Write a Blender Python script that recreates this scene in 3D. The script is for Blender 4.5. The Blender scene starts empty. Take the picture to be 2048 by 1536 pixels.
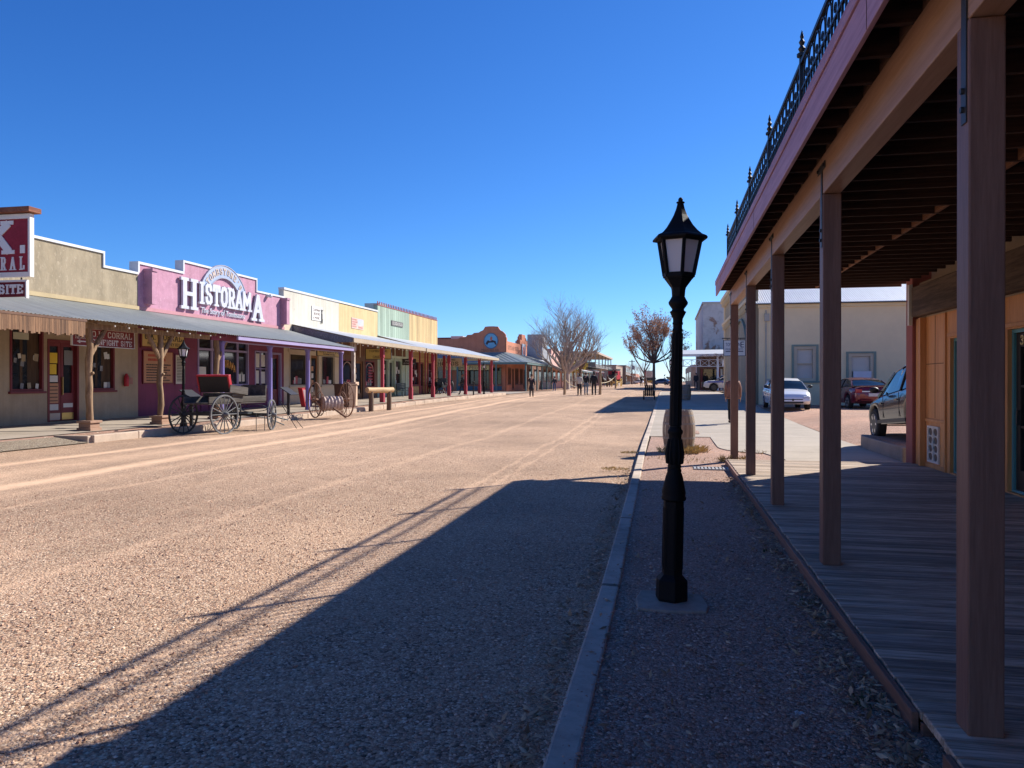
import bpy, bmesh, math, random
from mathutils import Vector, Matrix
R = math.radians
rnd = random.Random(7)
scene = bpy.context.scene
COL = scene.collection

# ------------------------------------------------------------------ photo measure helpers (eye 1.6 m, street runs along +Y)
F, HZ = 1538.0, 763.0
SY, CY = 0.198, 0.980          # sine / cosine of the camera's yaw from the street direction
def dirx(px):
    a = (px - 1024) / F
    return CY * a - SY, SY * a + CY
def onX(px, X):                # where the sight line through photo column px meets the plane X -> (Y, depth)
    dx, dy = dirx(px); t = X / dx
    return dy * t, t
def Yx(px, X): return onX(px, X)[0]
def lerp(a, b, t): return a + (b - a) * t
GK = [(-60, 0), (22, 0), (28, .06), (40, .26), (50, .44), (62, .57), (77, .64), (100, .72), (150, .8), (2000, .8)]
def g0(y):
    for (a, za), (b, zb) in zip(GK, GK[1:]):
        if a <= y <= b: return lerp(za, zb, (y - a) / (b - a))
    return 0 if y < 0 else .8
def g(x, y):
    k = min(1, max(0, (-x - 6) / 10.0))
    return g0(y) * lerp(1, .6, k)

# ------------------------------------------------------------------ mesh builder
ROOT = {}
class MB:
    def __init__(s): s.v = []; s.f = []
    def add(s, vs, fs):
        o = len(s.v); s.v += [tuple(p) for p in vs]; s.f += [tuple(i + o for i in f) for f in fs]; return s
    def box(s, x0, y0, z0, x1, y1, z1):
        if x0 > x1: x0, x1 = x1, x0
        if y0 > y1: y0, y1 = y1, y0
        if z0 > z1: z0, z1 = z1, z0
        v = [(x, y, z) for z in (z0, z1) for y in (y0, y1) for x in (x0, x1)]
        return s.add(v, [(0, 2, 3, 1), (4, 5, 7, 6), (0, 1, 5, 4), (2, 6, 7, 3), (0, 4, 6, 2), (1, 3, 7, 5)])
    def obox(s, c, ax, ay, az):      # centre and three half-axis vectors
        c = Vector(c); ax = Vector(ax); ay = Vector(ay); az = Vector(az)
        v = [c + ax * i + ay * j + az * k for k in (-1, 1) for j in (-1, 1) for i in (-1, 1)]
        return s.add(v, [(0, 2, 3, 1), (4, 5, 7, 6), (0, 1, 5, 4), (2, 6, 7, 3), (0, 4, 6, 2), (1, 3, 7, 5)])
    def bar(s, p, q, w, h, up=(0, 0, 1)):   # box beam from p to q
        p = Vector(p); q = Vector(q); d = (q - p); L = d.length; d = d / L
        up = Vector(up)
        if abs(d.dot(up)) > .98: up = Vector((0, 1, 0))
        sx = d.cross(up).normalized(); u2 = sx.cross(d)
        return s.obox((p + q) / 2, d * L / 2, sx * w / 2, u2 * h / 2)
    def tube(s, pts, rad, n=8, cap=True):
        pts = [Vector(p) for p in pts]
        if not hasattr(rad, '__len__'): rad = [rad] * len(pts)
        rings = []; prev = None
        for i, p in enumerate(pts):
            d = (pts[min(i + 1, len(pts) - 1)] - pts[max(i - 1, 0)])
            if d.length < 1e-9: d = Vector((0, 0, 1))
            d.normalize()
            if prev is None:
                a = Vector((0, 0, 1)) if abs(d.z) < .9 else Vector((1, 0, 0))
                u = d.cross(a).normalized()
            else:
                u = (prev - d * prev.dot(d)).normalized()
            prev = u; w = d.cross(u)
            rings.append([p + (u * math.cos(2 * math.pi * k / n) + w * math.sin(2 * math.pi * k / n)) * rad[i] for k in range(n)])
        o = len(s.v)
        for r_ in rings: s.v += [tuple(q) for q in r_]
        for i in range(len(rings) - 1):
            for k in range(n):
                a = o + i * n + k; b = o + i * n + (k + 1) % n
                s.f.append((a, b, b + n, a + n))
        if cap:
            s.f.append(tuple(o + k for k in range(n))[::-1]); s.f.append(tuple(o + (len(rings) - 1) * n + k for k in range(n)))
        return s
    def lathe(s, prof, n=24, c=(0, 0, 0), axis='z', rot=0.0):
        o = len(s.v)
        for (r_, z) in prof:
            for k in range(n):
                a = 2 * math.pi * k / n + rot
                x, y = r_ * math.cos(a), r_ * math.sin(a)
                p = (x, y, z) if axis == 'z' else ((z, x, y) if axis == 'x' else (y, z, x))
                s.v.append((p[0] + c[0], p[1] + c[1], p[2] + c[2]))
        for i in range(len(prof) - 1):
            for k in range(n):
                a = o + i * n + k; b = o + i * n + (k + 1) % n
                s.f.append((a, b, b + n, a + n))
        s.f.append(tuple(o + k for k in range(n))[::-1]); s.f.append(tuple(o + (len(prof) - 1) * n + k for k in range(n)))
        return s
    def ball(s, c, r, n=12, m=8):
        if not hasattr(r, '__len__'): r = (r, r, r)
        prof = [(max(.001, math.sin(math.pi * i / m)), -math.cos(math.pi * i / m)) for i in range(m + 1)]
        o = len(s.v); s.lathe(prof, n)
        for i in range(o, len(s.v)):
            x, y, z = s.v[i]; s.v[i] = (x * r[0] + c[0], y * r[1] + c[1], z * r[2] + c[2])
        return s
    def prism(s, poly, fn, d0, d1):        # poly in (u,v), extruded from depth d0 to d1 by fn(u,v,d)
        n = len(poly); o = len(s.v)
        s.v += [tuple(fn(u, v, d0)) for u, v in poly] + [tuple(fn(u, v, d1)) for u, v in poly]
        s.f.append(tuple(o + i for i in range(n))[::-1]); s.f.append(tuple(o + n + i for i in range(n)))
        for i in range(n):
            j = (i + 1) % n; s.f.append((o + i, o + j, o + n + j, o + n + i))
        return s
    def grid(s, xs, ys, zf):
        o = len(s.v); nx = len(xs)
        for y in ys:
            for x in xs: s.v.append((x, y, zf(x, y)))
        for j in range(len(ys) - 1):
            for i in range(nx - 1):
                a = o + j * nx + i; s.f.append((a, a + 1, a + nx + 1, a + nx))
        return s
    def xf(s, M):
        s.v = [tuple(M @ Vector(p)) for p in s.v]; return s
    def build(s, name, mat, parent=None, smooth=False, bevel=0, world=True, keep=False, seg=2, ang=40):
        me = bpy.data.meshes.new(name)
        off = ROOT.get(parent.name, Vector((0, 0, 0))) if (parent is not None and world) else Vector((0, 0, 0))
        me.from_pydata([(p[0] - off[0], p[1] - off[1], p[2] - off[2]) for p in s.v], [], s.f)
        if not keep:
            bm = bmesh.new(); bm.from_mesh(me); bmesh.ops.recalc_face_normals(bm, faces=bm.faces); bm.to_mesh(me); bm.free()
        if isinstance(mat, (list, tuple)):
            for m_ in mat: me.materials.append(m_)
        else: me.materials.append(mat)
        if smooth:
            me.polygons.foreach_set('use_smooth', [True] * len(me.polygons))
            try: me.set_sharp_from_angle(angle=R(ang))
            except Exception: pass
        o = bpy.data.objects.new(name, me); COL.objects.link(o)
        if parent is not None:
            o.parent = parent
            if world: ROOT[o.name] = off
        if bevel:
            b = o.modifiers.new('Bevel', 'BEVEL'); b.width = bevel; b.segments = seg; b.limit_method = 'ANGLE'; b.angle_limit = R(50)
            b.harden_normals = False
        return o

def tag(o, label, cat, group=None, kind=None):
    if kind in ('structure',):
        o['kind'] = kind
        if label: o['label'] = label
        if cat: o['category'] = cat
        return o
    o['label'] = label; o['category'] = cat
    if group: o['group'] = group
    if kind: o['kind'] = kind
    return o
def thing(name, loc, label, cat, group=None, rz=0):
    o = bpy.data.objects.new(name, None); COL.objects.link(o); o.location = loc; o.rotation_euler = (0, 0, rz)
    o.empty_display_size = .3
    ROOT[o.name] = Vector(loc)
    return tag(o, label, cat, group)
def sub(name, parent):       # an Empty part
    o = bpy.data.objects.new(name, None); COL.objects.link(o); o.parent = parent; ROOT[o.name] = ROOT.get(parent.name, Vector((0, 0, 0)))
    return o
def copy_tree(o, parent=None):
    c = o.copy(); COL.objects.link(c)
    if parent is not None: c.parent = parent
    for ch in [x for x in bpy.data.objects if x.parent == o]: copy_tree(ch, c)
    return c
def setp(o, loc, rz=0): o.location = loc; o.rotation_euler = (0, 0, rz); return o

# facade frames: (u, v, d) -> world; rt = direction of reading along u
class Face:
    def __init__(s, kind, at): s.k = kind; s.a = at; s.rt = -1 if kind == '-x' else 1
    def __call__(s, u, v, d):
        if s.k == '+x': return (s.a + d, u, v)
        if s.k == '-x': return (s.a - d, u, v)
        if s.k == '-y': return (u, s.a - d, v)
        if s.k == '+y': return (u, s.a + d, v)
    def box(s, mb, u0, v0, d0, u1, v1, d1):
        a = s(u0, v0, d0); b = s(u1, v1, d1); return mb.box(a[0], a[1], a[2], b[0], b[1], b[2])

# ------------------------------------------------------------------ materials
MATS = {}
def nodes(name):
    m = bpy.data.materials.new(name); m.use_nodes = True
    nt = m.node_tree; b = nt.nodes['Principled BSDF']
    return m, nt, b
def N(nt, t, **kw):
    n = nt.nodes.new(t)
    for k, v in kw.items():
        if k in n.inputs.keys(): n.inputs[k].default_value = v
        else: setattr(n, k, v)
    return n
def L(nt, a, b): nt.links.new(a, b)
def ramp(nt, fac, stops):
    r_ = nt.nodes.new('ShaderNodeValToRGB'); e = r_.color_ramp.elements
    while len(e) < len(stops): e.new(.5)
    for i, (p, c) in enumerate(stops):
        e[i].position = p; e[i].color = (c[0], c[1], c[2], 1)
    if fac is not None: L(nt, fac, r_.inputs[0])
    return r_
def mixc(nt, fac, a, b, mode='MIX'):
    m = nt.nodes.new('ShaderNodeMix'); m.data_type = 'RGBA'; m.blend_type = mode
    for i, x in ((0, fac), (6, a), (7, b)):
        if hasattr(x, 'default_value') or isinstance(x, bpy.types.NodeSocket): L(nt, x, m.inputs[i])
        elif i == 0: m.inputs[0].default_value = x
        else: m.inputs[i].default_value = (x[0], x[1], x[2], 1)
    return m.outputs[2]
def mth(nt, op, a, b=None, c=None):
    n = nt.nodes.new('ShaderNodeMath'); n.operation = op
    for i, x in enumerate((a, b, c)):
        if x is None: continue
        if isinstance(x, bpy.types.NodeSocket): L(nt, x, n.inputs[i])
        else: n.inputs[i].default_value = x
    return n.outputs[0]
def coords(nt, scale=(1, 1, 1), world=False):
    if world: src = N(nt, 'ShaderNodeNewGeometry').outputs['Position']
    else: src = N(nt, 'ShaderNodeTexCoord').outputs['Object']
    mp = nt.nodes.new('ShaderNodeMapping'); mp.inputs['Scale'].default_value = scale
    L(nt, src, mp.inputs['Vector']); return mp.outputs[0]
def noise(nt, vec, scale, detail=4, rough=.55, dist=0):
    n = nt.nodes.new('ShaderNodeTexNoise'); n.inputs['Scale'].default_value = scale; n.inputs['Detail'].default_value = detail
    n.inputs['Roughness'].default_value = rough; n.inputs['Distortion'].default_value = dist
    L(nt, vec, n.inputs['Vector']); return n.outputs['Fac']
def bump(nt, b, h, st, dist=.01):
    n = nt.nodes.new('ShaderNodeBump'); n.inputs['Strength'].default_value = st; n.inputs['Distance'].default_value = dist
    L(nt, h, n.inputs['Height']); L(nt, n.outputs[0], b.inputs['Normal'])
def col3(c, k): return tuple(min(1, max(0, x * k)) for x in c)

def paint(name, c, rough=.6, var=.18, scale=1.5, bmp=.15, bscale=60, metal=0, spec=.4, wear=None, wearamt=.0, stretch=(1, 1, 1), coat=0, streak=0):
    """painted or plain surface with uneven tone, fine bump and optional worn patches"""
    if name in MATS: return MATS[name]
    m, nt, b = nodes(name); v = coords(nt, stretch)
    n1 = noise(nt, v, scale, 5, .6); n2 = noise(nt, v, scale * 9, 3, .6)
    f = mth(nt, 'ADD', mth(nt, 'MULTIPLY', n1, .7), mth(nt, 'MULTIPLY', n2, .3))
    r_ = ramp(nt, f, [(.25, col3(c, 1 - var)), (.5, c), (.75, col3(c, 1 + var))])
    out = r_.outputs[0]
    if wear is not None:
        w = ramp(nt, noise(nt, v, scale * 3.5, 6, .7, .4), [(max(0, .62 - wearamt), (0, 0, 0)), (max(.02, .66 - wearamt), (1, 1, 1))])
        out = mixc(nt, w.outputs[0], out, wear)
    if streak:          # rain streaks and grime running down the wall
        s1 = noise(nt, coords(nt, (2.2, 2.2, .10)), 1.6, 6, .7, .2); s2 = noise(nt, coords(nt, (1, 1, .45)), .9, 5, .6)
        sf = ramp(nt, mth(nt, 'ADD', mth(nt, 'MULTIPLY', s1, .6), mth(nt, 'MULTIPLY', s2, .4)), [(.36, (1 - streak, 1 - streak * 1.08, 1 - streak * 1.25)), (.56, (1, 1, 1))]).outputs[0]
        out = mixc(nt, 1.0, out, sf, 'MULTIPLY')
    L(nt, out, b.inputs['Base Color'])
    b.inputs['Metallic'].default_value = metal; b.inputs['Specular IOR Level'].default_value = spec
    rr = mth(nt, 'ADD', mth(nt, 'MULTIPLY', n2, .25), rough - .12); L(nt, rr, b.inputs['Roughness'])
    if coat: b.inputs['Coat Weight'].default_value = coat; b.inputs['Coat Roughness'].default_value = .05
    if bmp: bump(nt, b, noise(nt, v, bscale, 4, .6), bmp, .004)
    MATS[name] = m; return m

def wood(name, c, c2, axis='z', rough=.75, gscale=6, bmp=.35, planks=0, paxis='y', pcol=None, island=False, knots=True):
    """wood grain running along axis; planks > 0 draws board joints of that width along paxis"""
    if name in MATS: return MATS[name]
    m, nt, b = nodes(name)
    st = {'x': (.06, 1, 1), 'y': (1, .06, 1), 'z': (1, 1, .06)}[axis]
    v = coords(nt, st)
    if island:
        ri = N(nt, 'ShaderNodeNewGeometry').outputs['Random Per Island']
        cm = nt.nodes.new('ShaderNodeCombineXYZ'); L(nt, mth(nt, 'MULTIPLY', ri, 37), cm.inputs[0]); L(nt, mth(nt, 'MULTIPLY', ri, 91), cm.inputs[1]); L(nt, mth(nt, 'MULTIPLY', ri, 53), cm.inputs[2])
        va = nt.nodes.new('ShaderNodeVectorMath'); va.operation = 'ADD'; L(nt, v, va.inputs[0]); L(nt, cm.outputs[0], va.inputs[1]); v = va.outputs[0]
    n1 = noise(nt, v, gscale, 6, .65, .6); n2 = noise(nt, v, gscale * 7, 4, .7, .3)
    f = mth(nt, 'ADD', mth(nt, 'MULTIPLY', n1, .55), mth(nt, 'MULTIPLY', n2, .45))
    r_ = ramp(nt, f, [(.3, col3(c2, .8)), (.45, c2), (.58, c), (.75, col3(c, 1.15))]); out = r_.outputs[0]
    if island:
        out = mixc(nt, 1.0, out, ramp(nt, ri, [(0, (.62, .62, .64)), (.4, (.95, .95, .95)), (.75, (1.1, 1.08, 1.05)), (1, (.8, .78, .76))]).outputs[0], 'MULTIPLY')
    h = f
    if planks:
        w = coords(nt)
        sep = nt.nodes.new('ShaderNodeSeparateXYZ'); L(nt, w, sep.inputs[0]); q = sep.outputs['XYZ'.index(paxis.upper())]
        q = mth(nt, 'DIVIDE', q, planks); fr = mth(nt, 'FRACT', q)
        ln = mth(nt, 'LESS_THAN', fr, .06)
        wn = nt.nodes.new('ShaderNodeTexWhiteNoise'); wn.noise_dimensions = '1D'; L(nt, mth(nt, 'FLOOR', q), wn.inputs['W'])
        out = mixc(nt, 1.0, out, ramp(nt, wn.outputs[0], [(0, (.75, .75, .75)), (1, (1.1, 1.1, 1.1))]).outputs[0], 'MULTIPLY')
        out = mixc(nt, ln, out, pcol or col3(c2, .3)); h = mth(nt, 'SUBTRACT', f, mth(nt, 'MULTIPLY', ln, 1.5))
    L(nt, out, b.inputs['Base Color']); b.inputs['Roughness'].default_value = rough; b.inputs['Specular IOR Level'].default_value = .25
    bump(nt, b, h, bmp, .006)
    MATS[name] = m; return m

def plain(name, c, rough=.5, metal=0, spec=.5, coat=0):
    if name in MATS: return MATS[name]
    m, nt, b = nodes(name); b.inputs['Base Color'].default_value = (*c, 1); b.inputs['Roughness'].default_value = rough
    b.inputs['Metallic'].default_value = metal; b.inputs['Specular IOR Level'].default_value = spec
    if coat: b.inputs['Coat Weight'].default_value = coat; b.inputs['Coat Roughness'].default_value = .04
    MATS[name] = m; return m

def glassy(name, c=(.02, .022, .025), rough=.06, spec=.6, vscale=1.2):
    """shop glass over a dim interior: dark uneven tone under a clear reflective surface"""
    if name in MATS: return MATS[name]
    m, nt, b = nodes(name); v = coords(nt)
    n1 = noise(nt, v, vscale, 3, .6, .5)
    r_ = ramp(nt, n1, [(.35, col3(c, .5)), (.55, c), (.8, col3(c, 2.2))])
    L(nt, r_.outputs[0], b.inputs['Base Color']); b.inputs['Roughness'].default_value = rough; b.inputs['Specular IOR Level'].default_value = spec
    MATS[name] = m; return m

def gravel(name, cols, tint=(1, 1, 1), scale=42, tracks=(), dust=(.42, .30, .215), bmp=.9, patch=.25, finer=True, dusty=.35):
    """loose gravel: many small stones of mixed colour over dusty dirt; tracks = [(X, half width, strength)] wheel lines along Y"""
    if name in MATS: return MATS[name]
    m, nt, b = nodes(name); v = coords(nt, world=True)
    def vor(sc):
        n = nt.nodes.new('ShaderNodeTexVoronoi'); n.inputs['Scale'].default_value = sc; n.inputs['Randomness'].default_value = 1
        L(nt, v, n.inputs['Vector']); return n
    v1 = vor(scale); v2 = vor(scale * 2.1)
    s1 = nt.nodes.new('ShaderNodeSeparateColor'); L(nt, v1.outputs['Color'], s1.inputs[0])
    s2 = nt.nodes.new('ShaderNodeSeparateColor'); L(nt, v2.outputs['Color'], s2.inputs[0])
    stops = [(i / (len(cols) - 1), c) for i, c in enumerate(cols)]
    c1 = ramp(nt, s1.outputs[0], stops).outputs[0]; c2 = ramp(nt, s2.outputs[1], stops).outputs[0]
    pick = mth(nt, 'GREATER_THAN', s1.outputs[2], .5)
    c = mixc(nt, pick, c2, c1)
    # gaps between stones
    gap = ramp(nt, v1.outputs['Distance'], [(.35, (1, 1, 1)), (.75, (.5, .46, .43))]).outputs[0]
    c = mixc(nt, mth(nt, 'MULTIPLY', pick, .9), c, mixc(nt, 1.0, c, gap, 'MULTIPLY'))
    # dirt patches
    big = noise(nt, v, .45, 5, .6, .3); mid = noise(nt, v, 2.2, 5, .65, .4)
    pf = ramp(nt, mth(nt, 'ADD', mth(nt, 'MULTIPLY', big, .6), mth(nt, 'MULTIPLY', mid, .4)), [(.42, (0, 0, 0)), (.68, (1, 1, 1))]).outputs[0]
    c = mixc(nt, mth(nt, 'MULTIPLY', pf, dusty), c, dust)
    tone = ramp(nt, noise(nt, v, .16, 4, .6), [(.3, (1 - patch, 1 - patch, 1 - patch)), (.7, (1 + patch * .5, 1 + patch * .5, 1 + patch * .5))]).outputs[0]
    c = mixc(nt, 1.0, c, tone, 'MULTIPLY')
    smooth = None
    if tracks:
        sep = nt.nodes.new('ShaderNodeSeparateXYZ'); L(nt, v, sep.inputs[0])
        wob = mth(nt, 'MULTIPLY', mth(nt, 'SUBTRACT', noise(nt, coords(nt, (.0, .05, 0), True), 1.0, 3, .5), .5), 1.0)
        jag = mth(nt, 'MULTIPLY', mth(nt, 'SUBTRACT', noise(nt, coords(nt, (5, .7, 1), True), 1.0, 4, .7), .5), .5)
        xx = mth(nt, 'ADD', mth(nt, 'ADD', sep.outputs[0], wob), jag)
        acc = None
        for (X, hw, st) in tracks:
            d = mth(nt, 'ABSOLUTE', mth(nt, 'SUBTRACT', xx, X))
            f = mth(nt, 'MULTIPLY', mth(nt, 'SUBTRACT', 1.0, mth(nt, 'SMOOTH_MIN', mth(nt, 'DIVIDE', d, hw), 1.0, .3)), st * 1.25)
            f = mth(nt, 'MAXIMUM', f, 0.0)
            acc = f if acc is None else mth(nt, 'MAXIMUM', acc, f)
        acc = mth(nt, 'MULTIPLY', acc, mth(nt, 'ADD', .45, mid)); acc = mth(nt, 'MINIMUM', acc, .97)
        c = mixc(nt, acc, c, mixc(nt, mid, col3(dust, .92), col3(dust, 1.16))); smooth = acc
    if tint != (1, 1, 1): c = mixc(nt, 1.0, c, tint, 'MULTIPLY')
    L(nt, c, b.inputs['Base Color']); b.inputs['Roughness'].default_value = .9; b.inputs['Specular IOR Level'].default_value = .15
    h = mth(nt, 'SUBTRACT', 1.0, mth(nt, 'ADD', mth(nt, 'MULTIPLY', v1.outputs['Distance'], .8), mth(nt, 'MULTIPLY', v2.outputs['Distance'], .4)))
    h = mth(nt, 'ADD', h, mth(nt, 'MULTIPLY', mid, .8))
    if smooth is not None: h = mth(nt, 'MULTIPLY', h, mth(nt, 'SUBTRACT', 1.0, mth(nt, 'MULTIPLY', smooth, .75)))
    bump(nt, b, h, bmp, .012)
    MATS[name] = m; return m

def concrete(name, c, joint=0, jaxis='y', stain=.25, jx=0):
    if name in MATS: return MATS[name]
    m, nt, b = nodes(name); v = coords(nt, world=True)
    n1 = noise(nt, v, .7, 6, .65, .3); n2 = noise(nt, v, 14, 4, .7)
    f = mth(nt, 'ADD', mth(nt, 'MULTIPLY', n1, .65), mth(nt, 'MULTIPLY', n2, .35))
    out = ramp(nt, f, [(.3, col3(c, 1 - stain)), (.55, c), (.8, col3(c, 1.12))]).outputs[0]
    if joint:
        sep = nt.nodes.new('ShaderNodeSeparateXYZ'); L(nt, v, sep.inputs[0])
        q = mth(nt, 'FRACT', mth(nt, 'DIVIDE', sep.outputs['xyz'.index(jaxis)], joint)); ln = mth(nt, 'LESS_THAN', q, .016)
        if jx:
            q2 = mth(nt, 'FRACT', mth(nt, 'DIVIDE', mth(nt, 'ADD', sep.outputs[0], 20.45), jx)); ln = mth(nt, 'MAXIMUM', ln, mth(nt, 'LESS_THAN', q2, .014))
        out = mixc(nt, mth(nt, 'MULTIPLY', ln, .75), out, col3(c, .25))
    L(nt, out, b.inputs['Base Color']); b.inputs['Roughness'].default_value = .85; b.inputs['Specular IOR Level'].default_value = .2
    bump(nt, b, noise(nt, v, 90, 4, .7), .25, .004)
    MATS[name] = m; return m

def rand_island(name, cols, rough=.85, bmp=0, trans=0):
    if name in MATS: return MATS[name]
    m, nt, b = nodes(name)
    ri = N(nt, 'ShaderNodeNewGeometry').outputs['Random Per Island']
    c = ramp(nt, ri, [(i / (len(cols) - 1), c) for i, c in enumerate(cols)])
    L(nt, c.outputs[0], b.inputs['Base Color']); b.inputs['Roughness'].default_value = rough; b.inputs['Specular IOR Level'].default_value = .2
    if trans:
        tl = nt.nodes.new('ShaderNodeBsdfTranslucent'); L(nt, c.outputs[0], tl.inputs[0]); ms = nt.nodes.new('ShaderNodeMixShader'); ms.inputs[0].default_value = trans
        L(nt, b.outputs[0], ms.inputs[1]); L(nt, tl.outputs[0], ms.inputs[2]); L(nt, ms.outputs[0], [n for n in nt.nodes if n.type == 'OUTPUT_MATERIAL'][0].inputs[0])
    MATS[name] = m; return m

def brick(name, c1, c2, mortar, bw=.22, bh=.07, plaster=None, pthr=.5, axis='y'):
    """brick courses on a vertical wall; optional plaster skin that has fallen away in places"""
    if name in MATS: return MATS[name]
    m, nt, b = nodes(name); w = coords(nt)
    sep = nt.nodes.new('ShaderNodeSeparateXYZ'); L(nt, w, sep.inputs[0])
    cm = nt.nodes.new('ShaderNodeCombineXYZ'); L(nt, mth(nt, 'ADD', sep.outputs[0], sep.outputs[1]), cm.inputs[0]); L(nt, sep.outputs[2], cm.inputs[1])
    bt = nt.nodes.new('ShaderNodeTexBrick'); bt.inputs['Scale'].default_value = 1; bt.inputs['Brick Width'].default_value = bw; bt.inputs['Row Height'].default_value = bh
    bt.inputs['Mortar Size'].default_value = .009; bt.inputs['Color1'].default_value = (*c1, 1); bt.inputs['Color2'].default_value = (*c2, 1); bt.inputs['Mortar'].default_value = (*mortar, 1)
    L(nt, cm.outputs[0], bt.inputs['Vector']); out = bt.outputs['Color']
    if plaster:
        n = noise(nt, w, .28, 7, .68, .5)
        f = mth(nt, 'ADD', n, mth(nt, 'MULTIPLY', sep.outputs[2], .012))
        k = ramp(nt, f, [(pthr - .02, (0, 0, 0)), (pthr + .02, (1, 1, 1))]).outputs[0]
        pc = ramp(nt, noise(nt, w, .9, 6, .7, .8), [(.3, col3(plaster, .7)), (.5, plaster), (.75, col3(plaster, 1.12))]).outputs[0]
        out = mixc(nt, k, out, pc)
    L(nt, out, b.inputs['Base Color']); b.inputs['Roughness'].default_value = .9
    bump(nt, b, bt.outputs['Fac'], -.3, .006)
    MATS[name] = m; return m

# ------------------------------------------------------------------ lettering
_TXT = {}
def font_mesh(s, size=1.0):
    if s in _TXT: return _TXT[s]
    cu = bpy.data.curves.new('lettering', 'FONT'); cu.body = s; cu.size = 1; cu.extrude = .02; cu.resolution_u = 3
    ob = bpy.data.objects.new('lettering', cu); me = ob.to_mesh()
    vs = [tuple(v.co) for v in me.vertices]; fs = [tuple(p.vertices) for p in me.polygons]
    ob.to_mesh_clear(); bpy.data.objects.remove(ob); bpy.data.curves.remove(cu)
    _TXT[s] = (vs, fs); return vs, fs
def text(mb, face, s, u0, v0, u1, v1, d, th=.006):
    """block letters fitted in the box u0..u1 (reading start to end) x v0..v1 on a facade"""
    vs, fs = font_mesh(s)
    if not vs: return
    xa = min(p[0] for p in vs); xb = max(p[0] for p in vs); ya = min(p[1] for p in vs); yb = max(p[1] for p in vs)
    o = []
    for x, y, z in vs:
        a = (x - xa) / max(1e-6, xb - xa); c = (y - ya) / max(1e-6, yb - ya)
        o.append(face(lerp(u0, u1, a), lerp(v0, v1, c), d + (th if z > 0 else 0)))
    mb.add(o, fs)

# slab-serif wood-type capitals: polylines in a 0..1 box; 's' marks ends that carry a slab
SLAB = {
 'A': [[(.1, 0), (.5, 1), (.9, 0)], [(.28, .34), (.72, .34)]], 'B': [[(.2, 0), (.2, 1)], [(.2, 1), (.68, 1), (.82, .86), (.82, .64), (.68, .52), (.2, .52)], [(.68, .52), (.86, .4), (.86, .14), (.7, 0), (.2, 0)]],
 'C': [[(.86, .76), (.8, .92), (.62, 1), (.38, 1), (.2, .9), (.14, .7), (.14, .3), (.2, .1), (.38, 0), (.62, 0), (.8, .08), (.86, .24)]],
 'D': [[(.2, 0), (.2, 1), (.62, 1), (.84, .8), (.84, .2), (.62, 0), (.2, 0)]], 'E': [[(.2, 0), (.2, 1)], [(.2, 1), (.84, 1), (.84, .8)], [(.2, .52), (.62, .52)], [(.2, 0), (.84, 0), (.84, .2)]],
 'F': [[(.2, 0), (.2, 1)], [(.2, 1), (.84, 1), (.84, .8)], [(.2, .52), (.64, .52)]], 'G': [[(.86, .76), (.8, .92), (.62, 1), (.38, 1), (.2, .9), (.14, .7), (.14, .3), (.2, .1), (.38, 0), (.66, 0), (.84, .12), (.84, .42), (.6, .42)]],
 'H': [[(.18, 0), (.18, 1)], [(.82, 0), (.82, 1)], [(.18, .5), (.82, .5)]], 'I': [[(.5, 0), (.5, 1)]], 'K': [[(.2, 0), (.2, 1)], [(.82, 1), (.26, .46)], [(.42, .6), (.86, 0)]],
 'L': [[(.24, 0), (.24, 1)], [(.24, 0), (.86, 0), (.86, .26)]], 'M': [[(.12, 0), (.12, 1), (.5, .3), (.88, 1), (.88, 0)]], 'N': [[(.16, 0), (.16, 1), (.84, 0), (.84, 1)]],
 'O': [[(.5, 1), (.28, .95), (.14, .74), (.14, .26), (.28, .05), (.5, 0), (.72, .05), (.86, .26), (.86, .74), (.72, .95), (.5, 1)]],
 'P': [[(.2, 0), (.2, 1)], [(.2, 1), (.7, 1), (.85, .86), (.85, .6), (.7, .46), (.2, .46)]], 'R': [[(.2, 0), (.2, 1)], [(.2, 1), (.68, 1), (.82, .87), (.82, .63), (.68, .5), (.2, .5)], [(.52, .5), (.86, 0)]],
 'S': [[(.82, .76), (.78, .92), (.62, 1), (.36, 1), (.18, .88), (.18, .66), (.36, .54), (.64, .46), (.84, .34), (.84, .12), (.66, 0), (.36, 0), (.2, .1), (.16, .26)]],
 'T': [[(.5, 0), (.5, 1)], [(.1, .78), (.1, 1), (.9, 1), (.9, .78)]], 'U': [[(.18, 1), (.18, .24), (.34, .03), (.66, .03), (.82, .24), (.82, 1)]], 'W': [[(.06, 1), (.28, 0), (.5, .7), (.72, 0), (.94, 1)]],
 'X': [[(.1, 0), (.9, 1)], [(.1, 1), (.9, 0)]], 'Y': [[(.5, 0), (.5, .48)], [(.08, 1), (.5, .48), (.92, 1)]], 'V': [[(.08, 1), (.5, 0), (.92, 1)]],
 '.': [[(.5, 0), (.5, .1)]], "'": [[(.5, .75), (.5, 1)]], '3': [[(.16, .82), (.3, 1), (.66, 1), (.82, .86), (.82, .66), (.62, .52), (.4, .52)], [(.62, .52), (.86, .36), (.86, .14), (.66, 0), (.3, 0), (.14, .16)]],
 '0': [[(.5, 1), (.22, .86), (.16, .5), (.22, .14), (.5, 0), (.78, .14), (.84, .5), (.78, .86), (.5, 1)]]}
NOSLAB = set('COSGQ.30')
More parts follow.
